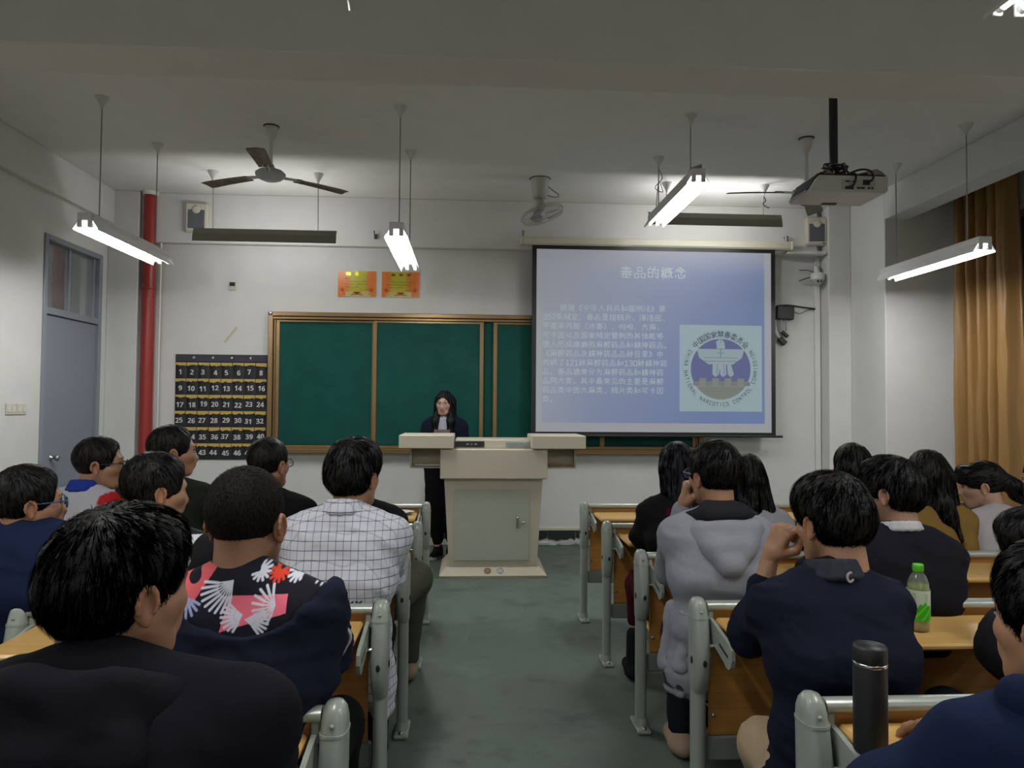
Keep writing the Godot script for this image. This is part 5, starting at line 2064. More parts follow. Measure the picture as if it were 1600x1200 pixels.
func make_hand(curl: float, spread: float, cell: float) -> Field:
	# a right hand: wrist at the origin, fingers along -z, palm down, thumb on the -x side
	var f := Field.new()
	f.k = 0.011
	f.cell = cell
	f.cap(Vector3(0, 0, 0.02), Vector3(0, 0, -0.02), 0.026, 0.027)
	for x: float in [-0.026, -0.009, 0.009, 0.025]:
		f.cap(Vector3(x * 0.6, 0, -0.02), Vector3(x, 0.002, -0.082), 0.0165, 0.0125)
	var lengths := [0.070, 0.079, 0.073, 0.057]
	for n in 4:
		var x: float = [-0.029, -0.010, 0.010, 0.028][n]
		var p := Vector3(x, 0.002, -0.085)
		var yaw := (n - 1.5) * spread
		var bend := 0.0
		var l: float = lengths[n]
		for q in 3:
			bend += curl * [0.9, 1.15, 0.7][q] * (1.0 + 0.08 * n)
			var dir := Vector3(sin(yaw) * cos(bend), -sin(bend), -cos(yaw) * cos(bend))
			var e: Vector3 = p + dir * l * [0.45, 0.31, 0.24][q]
			f.cap(p, e, 0.0095 - 0.0009 * q - 0.0006 * absf(n - 1.0), 0.0088 - 0.0009 * q - 0.0006 * absf(n - 1.0))
			p = e
	var t0 := Vector3(-0.022, -0.006, -0.022)
	var t1 := t0 + Vector3(-0.026, -0.008 - 0.012 * curl, -0.03)
	var t2 := t1 + Vector3(-0.010 + 0.02 * curl, -0.008 - 0.008 * curl, -0.03)
	var t3 := t2 + Vector3(0.004 + 0.012 * curl, -0.004, -0.023)
	f.cap(t0, t1, 0.016, 0.0125)
	f.cap(t1, t2, 0.0115, 0.0105)
	f.cap(t2, t3, 0.0100, 0.0085)
	return f

func mirrored(x: Transform3D) -> Transform3D:
	return x * Transform3D(Basis.from_scale(Vector3(-1, 1, 1)), Vector3.ZERO)

func hand_at(wrist: Vector3, fingers: Vector3, palm: Vector3) -> Transform3D:
	var z := -fingers.normalized()
	var y := (-palm - z * (-palm).dot(z)).normalized()
	return Transform3D(Basis(y.cross(z), y, z), wrist)

func skin(c: Color) -> StandardMaterial3D:
	var m := mat(c, 0.5)
	m.vertex_color_use_as_albedo = true
	m.subsurf_scatter_enabled = true
	m.subsurf_scatter_strength = 0.06
	return m

func wear(called: String, f: Field, parent: Node, kind := "cloth") -> void:
	# one garment or head of hair; the material carries the strength of its colour
	var k := snappedf(f.strongest(), 0.0005)
	var key := "%s_%.4f" % [kind, k]
	if not M.has(key):
		var m := mat(Color(k, k, k), {"cloth": 0.9, "hair": 0.52, "cropped_hair": 0.75}[kind])
		m.vertex_color_use_as_albedo = true
		m.metallic_specular = {"cloth": 0.2, "hair": 0.32, "cropped_hair": 0.22}[kind]
		if kind == "cloth":
			if not M.has("weave"):
				M.weave = noise_texture(0.12, Color(0.78, 0.78, 0.78), Color(0.92, 0.92, 0.92), Color(1, 1, 1), 3, 512, 91)
			m.albedo_texture = M.weave
			own_mapped(m, Vector3.ONE * 2.2)
		M[key] = m
	put(called, f.mesh(), M[key], parent)

func hair_field(d: Dictionary, head: Transform3D) -> Field:
	# d: kind, puff (thickness), seed
	var f := Field.new()
	var puff: float = d.get("puff", 0.015)
	var b := head.basis
	var kind: String = d.get("kind", "short")
	var near: bool = d.get("near", false)
	f.k = 0.03
	f.soft = 0.012
	f.cell = d.get("cell", 0.0065)
	f.fold_seed = d.get("seed", 1)
	var c: Color = d.get("color", Color(0.0075, 0.0065, 0.0065))
	var sc := Vector3.ONE
	f.egg(head * Vector3(0, 0.036, 0.016), Vector3(0.0745 + puff * 0.85, 0.0835 + puff, 0.0935 + puff * 0.9), b, c)
	if kind == "thick":
		f.egg(head * Vector3(0.0, 0.062, -0.02), Vector3(0.070 + puff * 0.7, 0.055 + puff, 0.075 + puff), b, c)
		f.egg(head * Vector3(0.0, 0.0, 0.045), Vector3(0.066 + puff * 0.8, 0.062 + puff * 0.4, 0.062 + puff * 0.7), b, c)
	var face_n := Vector3(0, -0.22, -0.975).normalized()
	if d.has("face_opening"):      # hair hanging in front: only an oval is left open for the face
		f.dent(head * Vector3(0, d.face_opening - 0.10, -0.108), Vector3(0.056, 0.100, 0.070), b)
	else:
		f.cuts.append([head * Vector3(0, 0.06, -0.060 - puff * 0.5 - d.get("front", 0.0)), b * face_n])
	var whorl := Vector3(0.012, 0.105, 0.055)
	match kind:
		"buzz":
			f.cuts.append([head * Vector3(0, -0.078, 0.06), b * Vector3(0, -1.0, -0.55).normalized()])
			f.lock = 0.0006
			f.soft = 0.003
			f.strands = {"head": head, "whorl": whorl, "count": 4500, "length": 0.007, "wide": 0.00032, "lift": 0.0035, "mess": 0.25, "fall": 0.15}
		"short", "thick":
			f.cuts.append([head * Vector3(0, -0.062, 0.06) if kind == "short" else head * Vector3(0, -0.068, 0.06), b * Vector3(0, -1.0, -0.42).normalized()])
			f.lock = 0.005 if kind == "short" else 0.007
			f.strands = {"head": head, "whorl": whorl, "count": d.get("count", 900) * 2, "length": 0.036 if kind == "short" else 0.055, "wide": 0.00055, "lift": 0.006 if kind == "short" else 0.009, "mess": 0.22, "fall": 0.3}
		"tail":
			f.cuts.append([head * Vector3(0, -0.045, 0.045), b * Vector3(0, -1.0, -0.5).normalized()])
			f.lock = 0.003
			f.strands = {"head": head, "whorl": Vector3(0, 0.03, 0.13), "count": 700, "length": 0.07, "wide": 0.001, "lift": 0.003, "mess": 0.1, "fall": 0.2}
		"long":
			f.lock = 0.005
			f.strands = {"head": head, "whorl": Vector3(0.0, 0.14, 0.0), "count": d.get("count", 900) * 2, "length": 0.16, "wide": 0.0006, "lift": 0.004, "mess": 0.06, "fall": 0.85}
	if kind != "long":
		for s: float in [-1.0, 1.0]:      # the hair is cut round the ears
			f.dent(head * Vector3(s * 0.092, -0.026, 0.008), Vector3(0.030, 0.040, 0.024), b)
	for e: Array in d.get("falls", []):      # locks in the head's own axes that hang as the world pulls
		f.cap(head * Vector3(e[0]), head * Vector3(e[0]) + Vector3(e[1]), e[2], e[3], c)
	if kind == "long":
		f.k = 0.045
	return f

func glasses(parent: Node, head: Transform3D, rim: Material, thick := 0.0022) -> void:
	var g := Node3D.new()
	g.name = "glasses"
	parent.add_child(g, true)
	g.transform = head
	var st := mb()
	for s: float in [-1.0, 1.0]:
		var ring := []
		for k in 21:
			var a := TAU * k / 20.0
			ring.append(Vector3(s * 0.034 + cos(a) * 0.026, 0.002 + sin(a) * 0.019, -0.104 + 0.006 * absf(s * 0.034 + cos(a) * 0.026) / 0.06))
		tube(st, ring, thick, 6)
	tube(st, [Vector3(-0.01, 0.006, -0.106), Vector3(0, 0.009, -0.108), Vector3(0.01, 0.006, -0.106)], thick, 6)
	obj("rim", st, rim, g)
	for s: float in [-1.0, 1.0]:
		st = mb()
		tube(st, [Vector3(s * 0.060, 0.008, -0.097), Vector3(s * 0.074, 0.009, -0.085), Vector3(s * 0.079, 0.006, -0.03), Vector3(s * 0.0815, 0.006, 0.012), Vector3(s * 0.0815, -0.010, 0.032)], thick * 1.15, 6)
		obj("temple", st, rim, g)
		st = mb()
		lathe(st, [[0.0255, 0.0], [0.0255, 0.0012]], 18, Vector3(s * 0.034, 0.002, -0.1025), Basis(Vector3.RIGHT, -PI / 2) * Basis.from_scale(Vector3(1, 1, 0.74)))
		obj("lens", st, M.lens, g)

func face_details(parent: Node, head: Transform3D) -> void:
	var dark := mat(Color(0.012, 0.009, 0.008), 0.5)
	var white := mat(Color(0.30, 0.27, 0.25), 0.3)
	for s: float in [-1.0, 1.0]:
		var st := mb()
		ball(st, head * Vector3(s * 0.031, 0.004, -0.0795), Vector3(0.0120, 0.0060, 0.0092), 14, head.basis)
		var e := obj("eye", st, white, parent)
		st = mb()
		ball(st, head * Vector3(s * 0.031, 0.0040, -0.0852), Vector3(0.0062, 0.0056, 0.0042), 12, head.basis)
		obj("iris", st, dark, e)
		st = mb()
		tube(st, [head * Vector3(s * 0.016, 0.011, -0.0855), head * Vector3(s * 0.031, 0.0145, -0.0865), head * Vector3(s * 0.045, 0.009, -0.080)], 0.002, 6)
		obj("eyelash", st, dark, e)
		st = mb()
		tube(st, [head * Vector3(s * 0.013, 0.026, -0.0875), head * Vector3(s * 0.030, 0.031, -0.0855), head * Vector3(s * 0.048, 0.026, -0.075)], [0.0024, 0.003, 0.0014], 6)
		obj("eyebrow", st, dark, parent)

# Everybody is described by joints in metres, measured from the point on the floor below the hips, looking along -z.
func person(d: Dictionary) -> Dictionary:
	var at: Vector3 = d.at
	var hc: Vector3 = d.head
	var hs: float = d.get("head_size", 1.0)
	var hb := Basis(Vector3.UP, -deg_to_rad(d.get("look", 0.0))) * Basis(Vector3.RIGHT, deg_to_rad(d.get("nod", 0.0))) * Basis(Vector3.BACK, deg_to_rad(d.get("tilt", 0.0)))
	var head := Transform3D(hb * hs, hc)
	var hip: Vector3 = d.get("hip", Vector3(0, 0.47, 0))
	var nb: Vector3 = d.get("neck", hc + Vector3(0, -0.138, 0.040) + hb * Vector3(0, 0, 0.012))
	var sw: float = d.get("shoulders", 0.165)
	var tw := Basis(Vector3.UP, -deg_to_rad(d.get("twist", 0.0)))
	var sh := {}
	for s: float in [-1.0, 1.0]:
		sh[s] = nb + tw * Vector3(s * sw, -d.get("slope", 0.082), 0.0)
	var le: Vector3 = d.get("left_elbow", Vector3(-0.185, 0.790, -0.22))
	var re: Vector3 = d.get("right_elbow", Vector3(0.185, 0.790, -0.22))
	var lw: Vector3 = d.get("left_wrist", Vector3(-0.09, 0.775, -0.44))
	var rw: Vector3 = d.get("right_wrist", Vector3(0.09, 0.775, -0.44))
	var lk: Vector3 = d.get("left_knee", Vector3(-0.13, 0.50, -0.40))
	var rk: Vector3 = d.get("right_knee", Vector3(0.13, 0.50, -0.40))
	var la: Vector3 = d.get("left_ankle", Vector3(lk.x, 0.10, lk.z + 0.03))
	var ra: Vector3 = d.get("right_ankle", Vector3(rk.x, 0.10, rk.z + 0.03))
	var spine := func(t: float) -> Vector3: return hip.lerp(nb, t) + Vector3(0, 0, d.get("hunch", 0.045) * sin(PI * t))
	var big: float = d.get("bulk", 1.0)
	# ---- top garment
	var tc: Color = d.get("top", Color(0.02, 0.02, 0.024))
	var sc: Color = d.get("sleeve", tc)
	var top := Field.new()
	top.k = 0.055
	top.cell = d.get("cell", 0.012)
	top.fold = d.get("fold", 0.010)
	top.fold_size = d.get("fold_size", 6.0)
	top.fold_seed = d.get("seed", 1)
	top.soft = 0.008
	top.cap(spine.call(0.04) + tw * Vector3(-0.085, 0, 0), spine.call(0.04) + tw * Vector3(0.085, 0, 0), 0.125 * big, 0.125 * big, tc)
	top.cap(spine.call(0.32) + tw * Vector3(-0.075, 0, 0), spine.call(0.32) + tw * Vector3(0.075, 0, 0), 0.120 * big, 0.120 * big, tc)
	top.cap(spine.call(0.62) + tw * Vector3(-0.09, 0, 0), spine.call(0.62) + tw * Vector3(0.09, 0, 0), 0.118 * big, 0.118 * big, tc)
	top.cap(spine.call(0.82) + tw * Vector3(-0.10, 0, 0), spine.call(0.82) + tw * Vector3(0.10, 0, 0), 0.094 * big, 0.094 * big, tc)
	for s: float in [-1.0, 1.0]:
		var j: Vector3 = sh[s]
		top.cap(nb + Vector3(s * 0.028, -0.012, 0.004), j, 0.056, 0.060, tc)
		var e := le if s < 0 else re
		var w := lw if s < 0 else rw
		if d.has("sleeve"):
			top.cap(j, j.lerp(e, 0.4), 0.067, 0.062, sc)
		if d.get("short_sleeves", false):
			top.cap(j, j.lerp(e, 0.62), 0.066, 0.062, sc)
		else:
			top.cap(j + (e - j) * 0.12, e, 0.063, 0.054, sc)
			top.cap(e, e.lerp(w, d.get("sleeve_end", 0.93)), 0.053, 0.041, sc)
	for x: Array in d.get("top_extra", []):
		top.cap(x[0], x[1], x[2], x[3], x[4] if x.size() > 4 else tc)
	if d.has("top_cut"):
		for c: Array in d.top_cut:
			top.cuts.append(c)
	if d.has("uv_map"):
		top.uv_map = d.uv_map
	jobs.append(top)
	# ---- trousers
	var pc: Color = d.get("trousers", Color(0.015, 0.016, 0.022))
	var leg := Field.new()
	leg.k = 0.05
	leg.cell = 0.014
	leg.fold = 0.006
	leg.fold_seed = top.fold_seed + 50
	leg.cap(hip + Vector3(-0.08, 0.02, 0.0), hip + Vector3(0.08, 0.02, 0.0), 0.118, 0.118, pc)
	for s: float in [-1.0, 1.0]:
		var kn := lk if s < 0 else rk
		var an := la if s < 0 else ra
		leg.cap(hip + Vector3(s * 0.09, 0.0, -0.02), kn, 0.090, 0.066, pc)
		leg.cap(kn, an.lerp(kn, d.get("trouser_end", 0.06)), 0.064, 0.052, pc)
	for x: Array in d.get("leg_extra", []):
		leg.cap(x[0], x[1], x[2], x[3], x[4] if x.size() > 4 else pc)
	jobs.append(leg)
	# ---- the body below: arms, neck and legs, joined with the head and the hands afterwards
	var body := Field.new()
	body.k = 0.04
	body.cell = 0.011
	body.tone = PackedColorArray()
	var white := Color.WHITE
	body.cap(nb + Vector3(0, -0.06, 0.0), head * Vector3(0, -0.09, 0.036), 0.060, 0.050, white)
	body.cap(spine.call(0.08), spine.call(0.85), 0.075, 0.060, white)
	for s: float in [-1.0, 1.0]:
		var j: Vector3 = sh[s]
		var e := le if s < 0 else re
		var w := lw if s < 0 else rw
		body.cap(nb + Vector3(0, -0.07, 0), j, 0.045, 0.042, white)
		body.cap(j, e, 0.042, 0.038, white)
		body.cap(e, w, 0.038, 0.025, white)
		var kn := lk if s < 0 else rk
		var an := la if s < 0 else ra
		body.cap(hip + Vector3(s * 0.08, 0, 0), kn, 0.065, 0.046, white)
		body.cap(kn, an, 0.045, 0.033, white)
	jobs.append(body)
	# ---- shoes
	var shoes := []
	var shc: Color = d.get("shoes", Color(0.012, 0.012, 0.013))
	for s: float in [-1.0, 1.0]:
		var shoe := Field.new()
		shoe.k = 0.02
		shoe.cell = 0.009
		shoe.soft = 0.004
		var an := la if s < 0 else ra
		var toe: Vector3 = d.get("toe", Vector3(0, 0, -0.15)) * (Vector3(s, 1, 1))
		shoe.cap(Vector3(an.x, 0.052, an.z + 0.035), Vector3(an.x, 0.047, an.z - 0.02), 0.042, 0.046, shc)
		shoe.cap(Vector3(an.x, 0.047, an.z - 0.02), Vector3(an.x, 0.036, an.z) + toe, 0.046, 0.036, shc)
		shoe.cap(Vector3(an.x, 0.05, an.z), Vector3(an.x, d.get("shoe_top", 0.09), an.z + 0.01), 0.044, 0.044, shc)
		if d.has("sole"):
			shoe.cap(Vector3(an.x, 0.012, an.z + 0.035), Vector3(an.x, 0.012, an.z) + toe * 1.04, 0.044, 0.037, d.sole)
		shoe.cuts = [[Vector3(0, 0.002, 0), Vector3(0, -1, 0)]]
		jobs.append(shoe)
		shoes.append(shoe)
	var hair := hair_field(d.hair, Transform3D(hb * hs, hc))
	jobs.append(hair)
	var more := []
	for g: Dictionary in d.get("more", []):      # further garments: fields of their own
		var f := Field.new()
		f.k = g.get("k", 0.03)
		f.cell = g.get("cell", 0.010)
		f.fold = g.get("fold", 0.005)
		f.fold_size = g.get("fold_size", 8.0)
		f.fold_seed = top.fold_seed + 70
		f.soft = 0.006
		for x: Array in g.get("caps", []):
			f.cap(x[0], x[1], x[2], x[3], x[4] if x.size() > 4 else g.color)
		if g.has("over_top"):      # a shell over the top garment, cut to shape
			for n in top.a.size():
				f.cap(top.a[n], top.a[n] + top.ba[n], top.ra[n] + g.over_top, top.ra[n] + top.dr[n] + g.over_top, g.color)
			f.k = top.k
		f.cuts = g.get("cuts", [])
		for x: Array in g.get("scoops", []):
			f.dent(x[0], x[1])
		jobs.append(f)
		more.append([g.name, f])
	if d.has("collar"):      # a folded band standing round the neck
		var f := Field.new()
		f.k = 0.012
		f.cell = 0.006
		var n := 14
		for q in n:
			var a0 := TAU * q / n
			var a1 := TAU * (q + 1) / n
			for layer in int(d.get("collar_layers", 3)):
				var rr := 0.057 + 0.008 * layer
				var yy := 0.034 - 0.017 * layer
				f.cap(nb + Vector3(sin(a0) * rr, yy + 0.012 * cos(a0), 0.004 + cos(a0) * rr), nb + Vector3(sin(a1) * rr, yy + 0.012 * cos(a1), 0.004 + cos(a1) * rr), 0.0085, 0.0085, d.collar)
		jobs.append(f)
		more.append(["collar", f])
	return {"d": d, "top": top, "leg": leg, "body": body, "shoes": shoes, "hair": hair, "more": more, "head": head, "hands": {-1.0: [lw, lw - le], 1.0: [rw, rw - re]}}

func finish_person(p: Dictionary) -> Node3D:
	var d: Dictionary = p.d
	var t := thing("person", d.label, "person", d.at, d.get("turn", 0.0))
	var body: Field = p.body
	var tint: Color = d.get("tint", Color.WHITE)
	body.add(head_field, p.head)
	for s: float in [-1.0, 1.0]:
		var ex := Transform3D(Basis.from_scale(Vector3(0.72, 0.9, 0.9)), Vector3(s * 0.0730, -0.010, 0.012))
		body.add(hand_fields.ear, p.head * (ex if s > 0 else mirrored(ex)))
		var h: Array = p.hands[s]
		var side := "left" if s < 0 else "right"
		var x := hand_at(h[0], d.get(side + "_fingers", h[1]), d.get(side + "_palm", Vector3.DOWN))
		var kind: String = d.get(side + "_hand", "relaxed")
		body.add(hand_fields[kind], x if s > 0 else mirrored(x))
	put("body", body.mesh(), skin(d.get("skin", Color(0.35, 0.185, 0.105))), t)
	var kind_of_top: String = d.get("top_name", "jacket")
	if d.has("top_material"):
		put(kind_of_top, p.top.mesh(), d.top_material, t)
	else:
		wear(kind_of_top, p.top, t)
	wear(d.get("leg_name", "trousers"), p.leg, t)
	for f: Field in p.shoes:
		wear("shoe", f, t)
	wear("hair", p.hair, t, "cropped_hair" if d.hair.get("kind", "short") == "buzz" else "hair")
	for g: Array in p.more:
		if g[0] == "collar" and d.has("top_material"):
			put("collar", g[1].mesh(), d.top_material, t)
		else:
			wear(g[0], g[1], t)
	if d.has("glasses"):
		glasses(t, p.head, d.glasses, d.get("rim", 0.0022))
	if d.get("face", false):
		face_details(t, p.head)
	return t

func back_picture(base: Color) -> Image:
	var im := Image.create_empty(512, 512, false, Image.FORMAT_RGB8)
	im.fill(base)
	return im

func printed(im: Image) -> StandardMaterial3D:
	var m := mat(Color.WHITE, 0.85, 0.0, 0.3)
	m.albedo_texture = ImageTexture.create_from_image(im)
	m.texture_repeat = false
	return m

# picture coordinates of a point on somebody's back (local metres)
func on_back(x: float, y: float) -> Vector2:
	return Vector2((x * 1.6 + 0.5) * 512.0, (1.15 - y) * 1.6 * 512.0)

func frond(im: Image, root: Vector2, dir: float, fan: float, length: float, n: int, c: Color) -> void:
	for k in n:
		var a := dir + fan * (float(k) / (n - 1) - 0.5)
		var l := length * (0.75 + 0.25 * cos((float(k) / (n - 1) - 0.5) * 2.4))
		var mid := root + Vector2(cos(a), sin(a)) * l * 0.5
		stroke(im, root, mid, 3.0, c)
		stroke(im, mid, root + Vector2(cos(a + 0.08), sin(a + 0.08)) * l, 5.0, c)

func palm_shirt() -> StandardMaterial3D:
	var im := back_picture(Color8(24, 24, 34))
	var white := Color8(208, 210, 222)
	var pink := Color8(232, 112, 134)
	var red := Color8(206, 66, 44)
	# pink block with white palm leaves, lower middle
	fill_poly(im, PackedVector2Array([on_back(-0.04, 1.004), on_back(0.085, 1.006), on_back(0.086, 0.968), on_back(-0.055, 0.930)]), pink)
	frond(im, on_back(0.06, 0.985), PI, 2.6, 40, 9, white)
	frond(im, on_back(-0.01, 0.965), PI * 0.9, 1.8, 36, 8, white)
	frond(im, on_back(0.0, 0.955), 0.1, 1.2, 40, 7, white)
	# coral sleeve and collar patches, white leaves
	fill_poly(im, PackedVector2Array([on_back(-0.2, 1.07), on_back(-0.075, 1.065), on_back(-0.12, 0.985), on_back(-0.2, 0.94)]), Color8(206, 92, 100))
	frond(im, on_back(-0.035, 1.035), 2.3, 1.4, 62, 9, white)
	frond(im, on_back(-0.135, 1.0), 1.6, 2.6, 34, 9, Color8(150, 158, 196))
	for k in 4:
		frond(im, on_back(0.02 + 0.038 * k, 1.052 - 0.004 * k), 0.6 + 1.3 * k, 4.2, 16, 9, white if k % 2 == 0 else red)
	fill_poly(im, PackedVector2Array([on_back(0.10, 1.05), on_back(0.19, 1.035), on_back(0.19, 1.02), on_back(0.12, 1.03)]), red)
	frond(im, on_back(0.15, 1.04), 1.0, 3.0, 24, 8, white)
	stroke(im, on_back(-0.13, 1.045), on_back(-0.125, 1.04), 22.0, Color8(20, 20, 28))
	return printed(im)

func cat_shirt() -> StandardMaterial3D:
	# white leaping cat and a small registered mark on black
	var im := back_picture(Color8(26, 26, 30))
	var white := Color8(214, 216, 222)
	var px := func(x: float, y: float) -> Vector2:
		return on_back(0.076 + (x - 283.0) * 0.00223, 1.04 - (y - 818.0) * 0.00223)
	fill_poly(im, PackedVector2Array([px.call(196, 792), px.call(240, 800), px.call(283, 814), px.call(292, 822), px.call(305, 832), px.call(323, 834), px.call(319, 842), px.call(315, 856), px.call(319, 868), px.call(316, 876), px.call(309, 873), px.call(306, 858), px.call(301, 846), px.call(292, 840), px.call(270, 836), px.call(230, 828)]), white)
	fill_poly(im, PackedVector2Array([px.call(270, 832), px.call(294, 849), px.call(288, 885), px.call(278, 885), px.call(276, 850)]), white)
	var c: Vector2 = px.call(293, 883)
	for k in 20:
		var a := TAU * k / 20.0
		stroke(im, c + Vector2(cos(a), sin(a)) * 7, c + Vector2(cos(a + 0.32), sin(a + 0.32)) * 7, 1.6, white)
	glyph(im, "R", Transform2D(0.0, Vector2.ONE * 0.5, 0.0, c - Vector2(2.5, 4)), 1.4, white)
	return printed(im)

func check_shirt() -> StandardMaterial3D:
	var im := Image.create_empty(64, 64, false, Image.FORMAT_RGB8)
	im.fill(Color8(196, 197, 206))
	im.fill_rect(Rect2i(0, 0, 64, 5), Color8(44, 46, 74))
	for y in 64:
		for x in 5:
			im.set_pixel(x, y, im.get_pixel(x, y).lerp(Color8(70, 72, 92), 0.75))
	var m := mat(Color.WHITE, 0.85, 0.0, 0.3)
	m.albedo_texture = ImageTexture.create_from_image(im)
	return own_mapped(m, Vector3(1.0 / 0.0255, 1.0 / 0.031, 1.0 / 0.0255))

func build_people() -> void:
	head_field = make_head()
	hand_fields = {"ear": make_ear(), "relaxed": make_hand(0.42, 0.06, 0.0055), "fist": make_hand(1.05, 0.02, 0.0045), "flat": make_hand(0.14, 0.07, 0.0045)}
	jobs.append(head_field)
	for f: Field in hand_fields.values():
		jobs.append(f)
	var V := func(x: float, y: float, z: float) -> Vector3: return Vector3(x, y, z)
	var black := Color(0.008, 0.008, 0.0095)
	var ink := Color(0.013, 0.014, 0.021)
	var navy := Color(0.0095, 0.012, 0.025)
	var clear := pane(Color(0.5, 0.55, 0.6), 0.5)
	var cast := []
	# ---- left of the aisle
	cast.append(person({"label": "boy in a black hoodie filling the lower left corner, face turned right", "seed": 1,
		"at": Vector3(-0.515, 0, -1.0), "head": Vector3(0.0, 1.172, -0.11), "look": 34.0, "nod": -4.0, "head_size": 0.96, "shoulders": 0.205, "slope": 0.062, "bulk": 1.15, "neck": Vector3(0.0, 1.072, -0.045),
		"top": Color(0.0085, 0.0087, 0.0125), "cell": 0.010, "fold": 0.009, "fold_size": 5.0, "top_name": "hoodie",
		"hair": {"kind": "thick", "puff": 0.010, "seed": 4, "count": 2600, "cell": 0.005},
		"more": [{"name": "hood", "color": Color(0.0085, 0.0087, 0.0125), "k": 0.035, "fold": 0.007, "caps": [[Vector3(-0.12, 1.052, -0.01), Vector3(-0.05, 1.075, 0.055), 0.040, 0.036], [Vector3(-0.05, 1.075, 0.055), Vector3(0.06, 1.072, 0.058), 0.036, 0.036], [Vector3(0.06, 1.072, 0.058), Vector3(0.125, 1.045, -0.01), 0.036, 0.038], [Vector3(-0.07, 1.02, 0.095), Vector3(0.08, 1.015, 0.095), 0.042, 0.042]]}]}))
	cast.append(person({"label": "boy with cropped hair, palm print shirt and navy jacket slipped off his shoulders", "seed": 2,
		"at": Vector3(-0.515, 0, -1.80), "head": Vector3(-0.008, 1.172, 0.06), "neck": Vector3(-0.005, 1.058, 0.10), "look": 9.0, "head_size": 1.08, "shoulders": 0.150, "bulk": 0.95, "left_elbow": Vector3(-0.13, 0.79, -0.16), "right_elbow": Vector3(0.125, 0.79, -0.16), "top": Color.WHITE, "cell": 0.0095, "fold": 0.004,
		"top_name": "shirt", "top_material": palm_shirt(), "uv_map": Vector4(1.6, 0.452, -1.6, 1.88), "trousers": black,
		"hair": {"kind": "buzz", "puff": 0.005, "seed": 5, "color": Color(0.0095, 0.0080, 0.0072), "cell": 0.005},
		"skin": Color(0.30, 0.16, 0.095),
		"more": [{"name": "jacket", "over_top": 0.016, "color": Color(0.012, 0.015, 0.030), "fold": 0.014, "fold_size": 7.0, "cell": 0.0095, "scoops": [[Vector3(0.02, 1.14, 0.06), Vector3(0.20, 0.205, 0.40)]]}]}))
	cast.append(person({"label": "boy in a navy top with blue framed glasses at the left edge", "seed": 3,
		"at": Vector3(-1.50, 0, -2.62), "neck": Vector3(-0.02, 1.03, 0.075), "slope": 0.065, "head": Vector3(0.0, 1.105, 0.06), "look": 52.0, "top": Color(0.012, 0.020, 0.055), "bulk": 1.05, "shoulders": 0.175, "hair": {"kind": "short", "puff": 0.016, "seed": 6}, "face": true,
		"glasses": mat(Color(0.03, 0.10, 0.22), 0.3), "top_name": "sweatshirt"}))
	cast.append(person({"label": "boy in a white jacket with red sleeves and blue collar, wearing glasses", "seed": 4,
		"at": Vector3(-1.85, 0, -3.46), "head": Vector3(0.145, 1.166, 0.02), "neck": Vector3(0.09, 1.05, 0.04), "look": 74.0, "top": Color(0.46, 0.46, 0.50), "sleeve": Color(0.42, 0.020, 0.024), "collar": Color(0.02, 0.045, 0.30), "twist": 25.0,
		"hair": {"kind": "short", "puff": 0.013, "seed": 7, "count": 500}, "face": true, "glasses": mat(Color(0.02, 0.02, 0.022), 0.35)}))
	cast.append(person({"label": "boy in a black T-shirt with a white leaping cat print on the back", "seed": 5,
		"at": Vector3(-1.08, 0, -2.63), "head": Vector3(-0.015, 1.146, 0.03), "look": 52.0, "nod": -6.0, "top": Color.WHITE, "short_sleeves": true, "fold": 0.006, "cell": 0.0105,
		"top_name": "t_shirt", "top_material": cat_shirt(), "uv_map": Vector4(1.6, 0.5, -1.6, 1.84), "hair": {"kind": "short", "puff": 0.017, "seed": 8}}))
	cast.append(person({"label": "boy in a dark olive T-shirt in front of the pocket chart, chin on hand", "seed": 6,
		"at": Vector3(-1.40, 0, -3.46), "head": Vector3(0.01, 1.222, -0.01), "look": 62.0, "top": Color(0.016, 0.020, 0.013), "short_sleeves": true, "hair": {"kind": "short", "puff": 0.011, "seed": 9, "count": 500}, "face": true,
		"right_elbow": Vector3(0.22, 0.79, -0.22), "right_wrist": Vector3(0.12, 0.985, -0.10), "right_fingers": Vector3(-0.6, 0.5, -0.3), "right_palm": Vector3(-0.3, -1, 0.2), "right_hand": "fist", "top_name": "t_shirt"}))
	cast.append(person({"label": "boy with cropped black hair and black shirt, seen from behind before the blackboard's left end", "seed": 7,
		"at": Vector3(-0.945, 0, -3.46), "head": Vector3(0.0, 1.167, 0.0), "look": 24.0, "top": black, "short_sleeves": true, "hair": {"kind": "short", "puff": 0.010, "seed": 10, "count": 500}, "glasses": mat(Color(0.02, 0.02, 0.022), 0.35), "top_name": "t_shirt"}))
	cast.append(person({"label": "boy in a white checked shirt beside the aisle, black tousled hair", "seed": 8,
		"at": Vector3(-0.475, 0, -2.63), "neck": Vector3(0.035, 1.072, 0.06), "right_elbow": Vector3(0.165, 0.79, -0.18), "head": Vector3(0.062, 1.195, 0.02), "look": 22.0, "head_size": 1.02, "top": Color.WHITE, "cell": 0.0105, "fold": 0.009, "fold_size": 7.0, "top_material": check_shirt(), "top_name": "checked_shirt", "collar": Color.WHITE, "trousers": black,
		"hair": {"kind": "thick", "puff": 0.014, "seed": 11, "count": 1400},
		"right_knee": Vector3(0.10, 0.51, -0.40), "shoulders": 0.168,
		"top_extra": [[Vector3(0.13, 0.64, 0.07), Vector3(0.175, 0.37, 0.09), 0.03, 0.012], [Vector3(0.15, 0.62, 0.01), Vector3(0.188, 0.375, 0.02), 0.03, 0.012], [Vector3(0.165, 0.45, 0.085), Vector3(0.18, 0.45, 0.015), 0.014, 0.014], [Vector3(0.175, 0.375, 0.09), Vector3(0.188, 0.38, 0.02), 0.012, 0.012]]}))
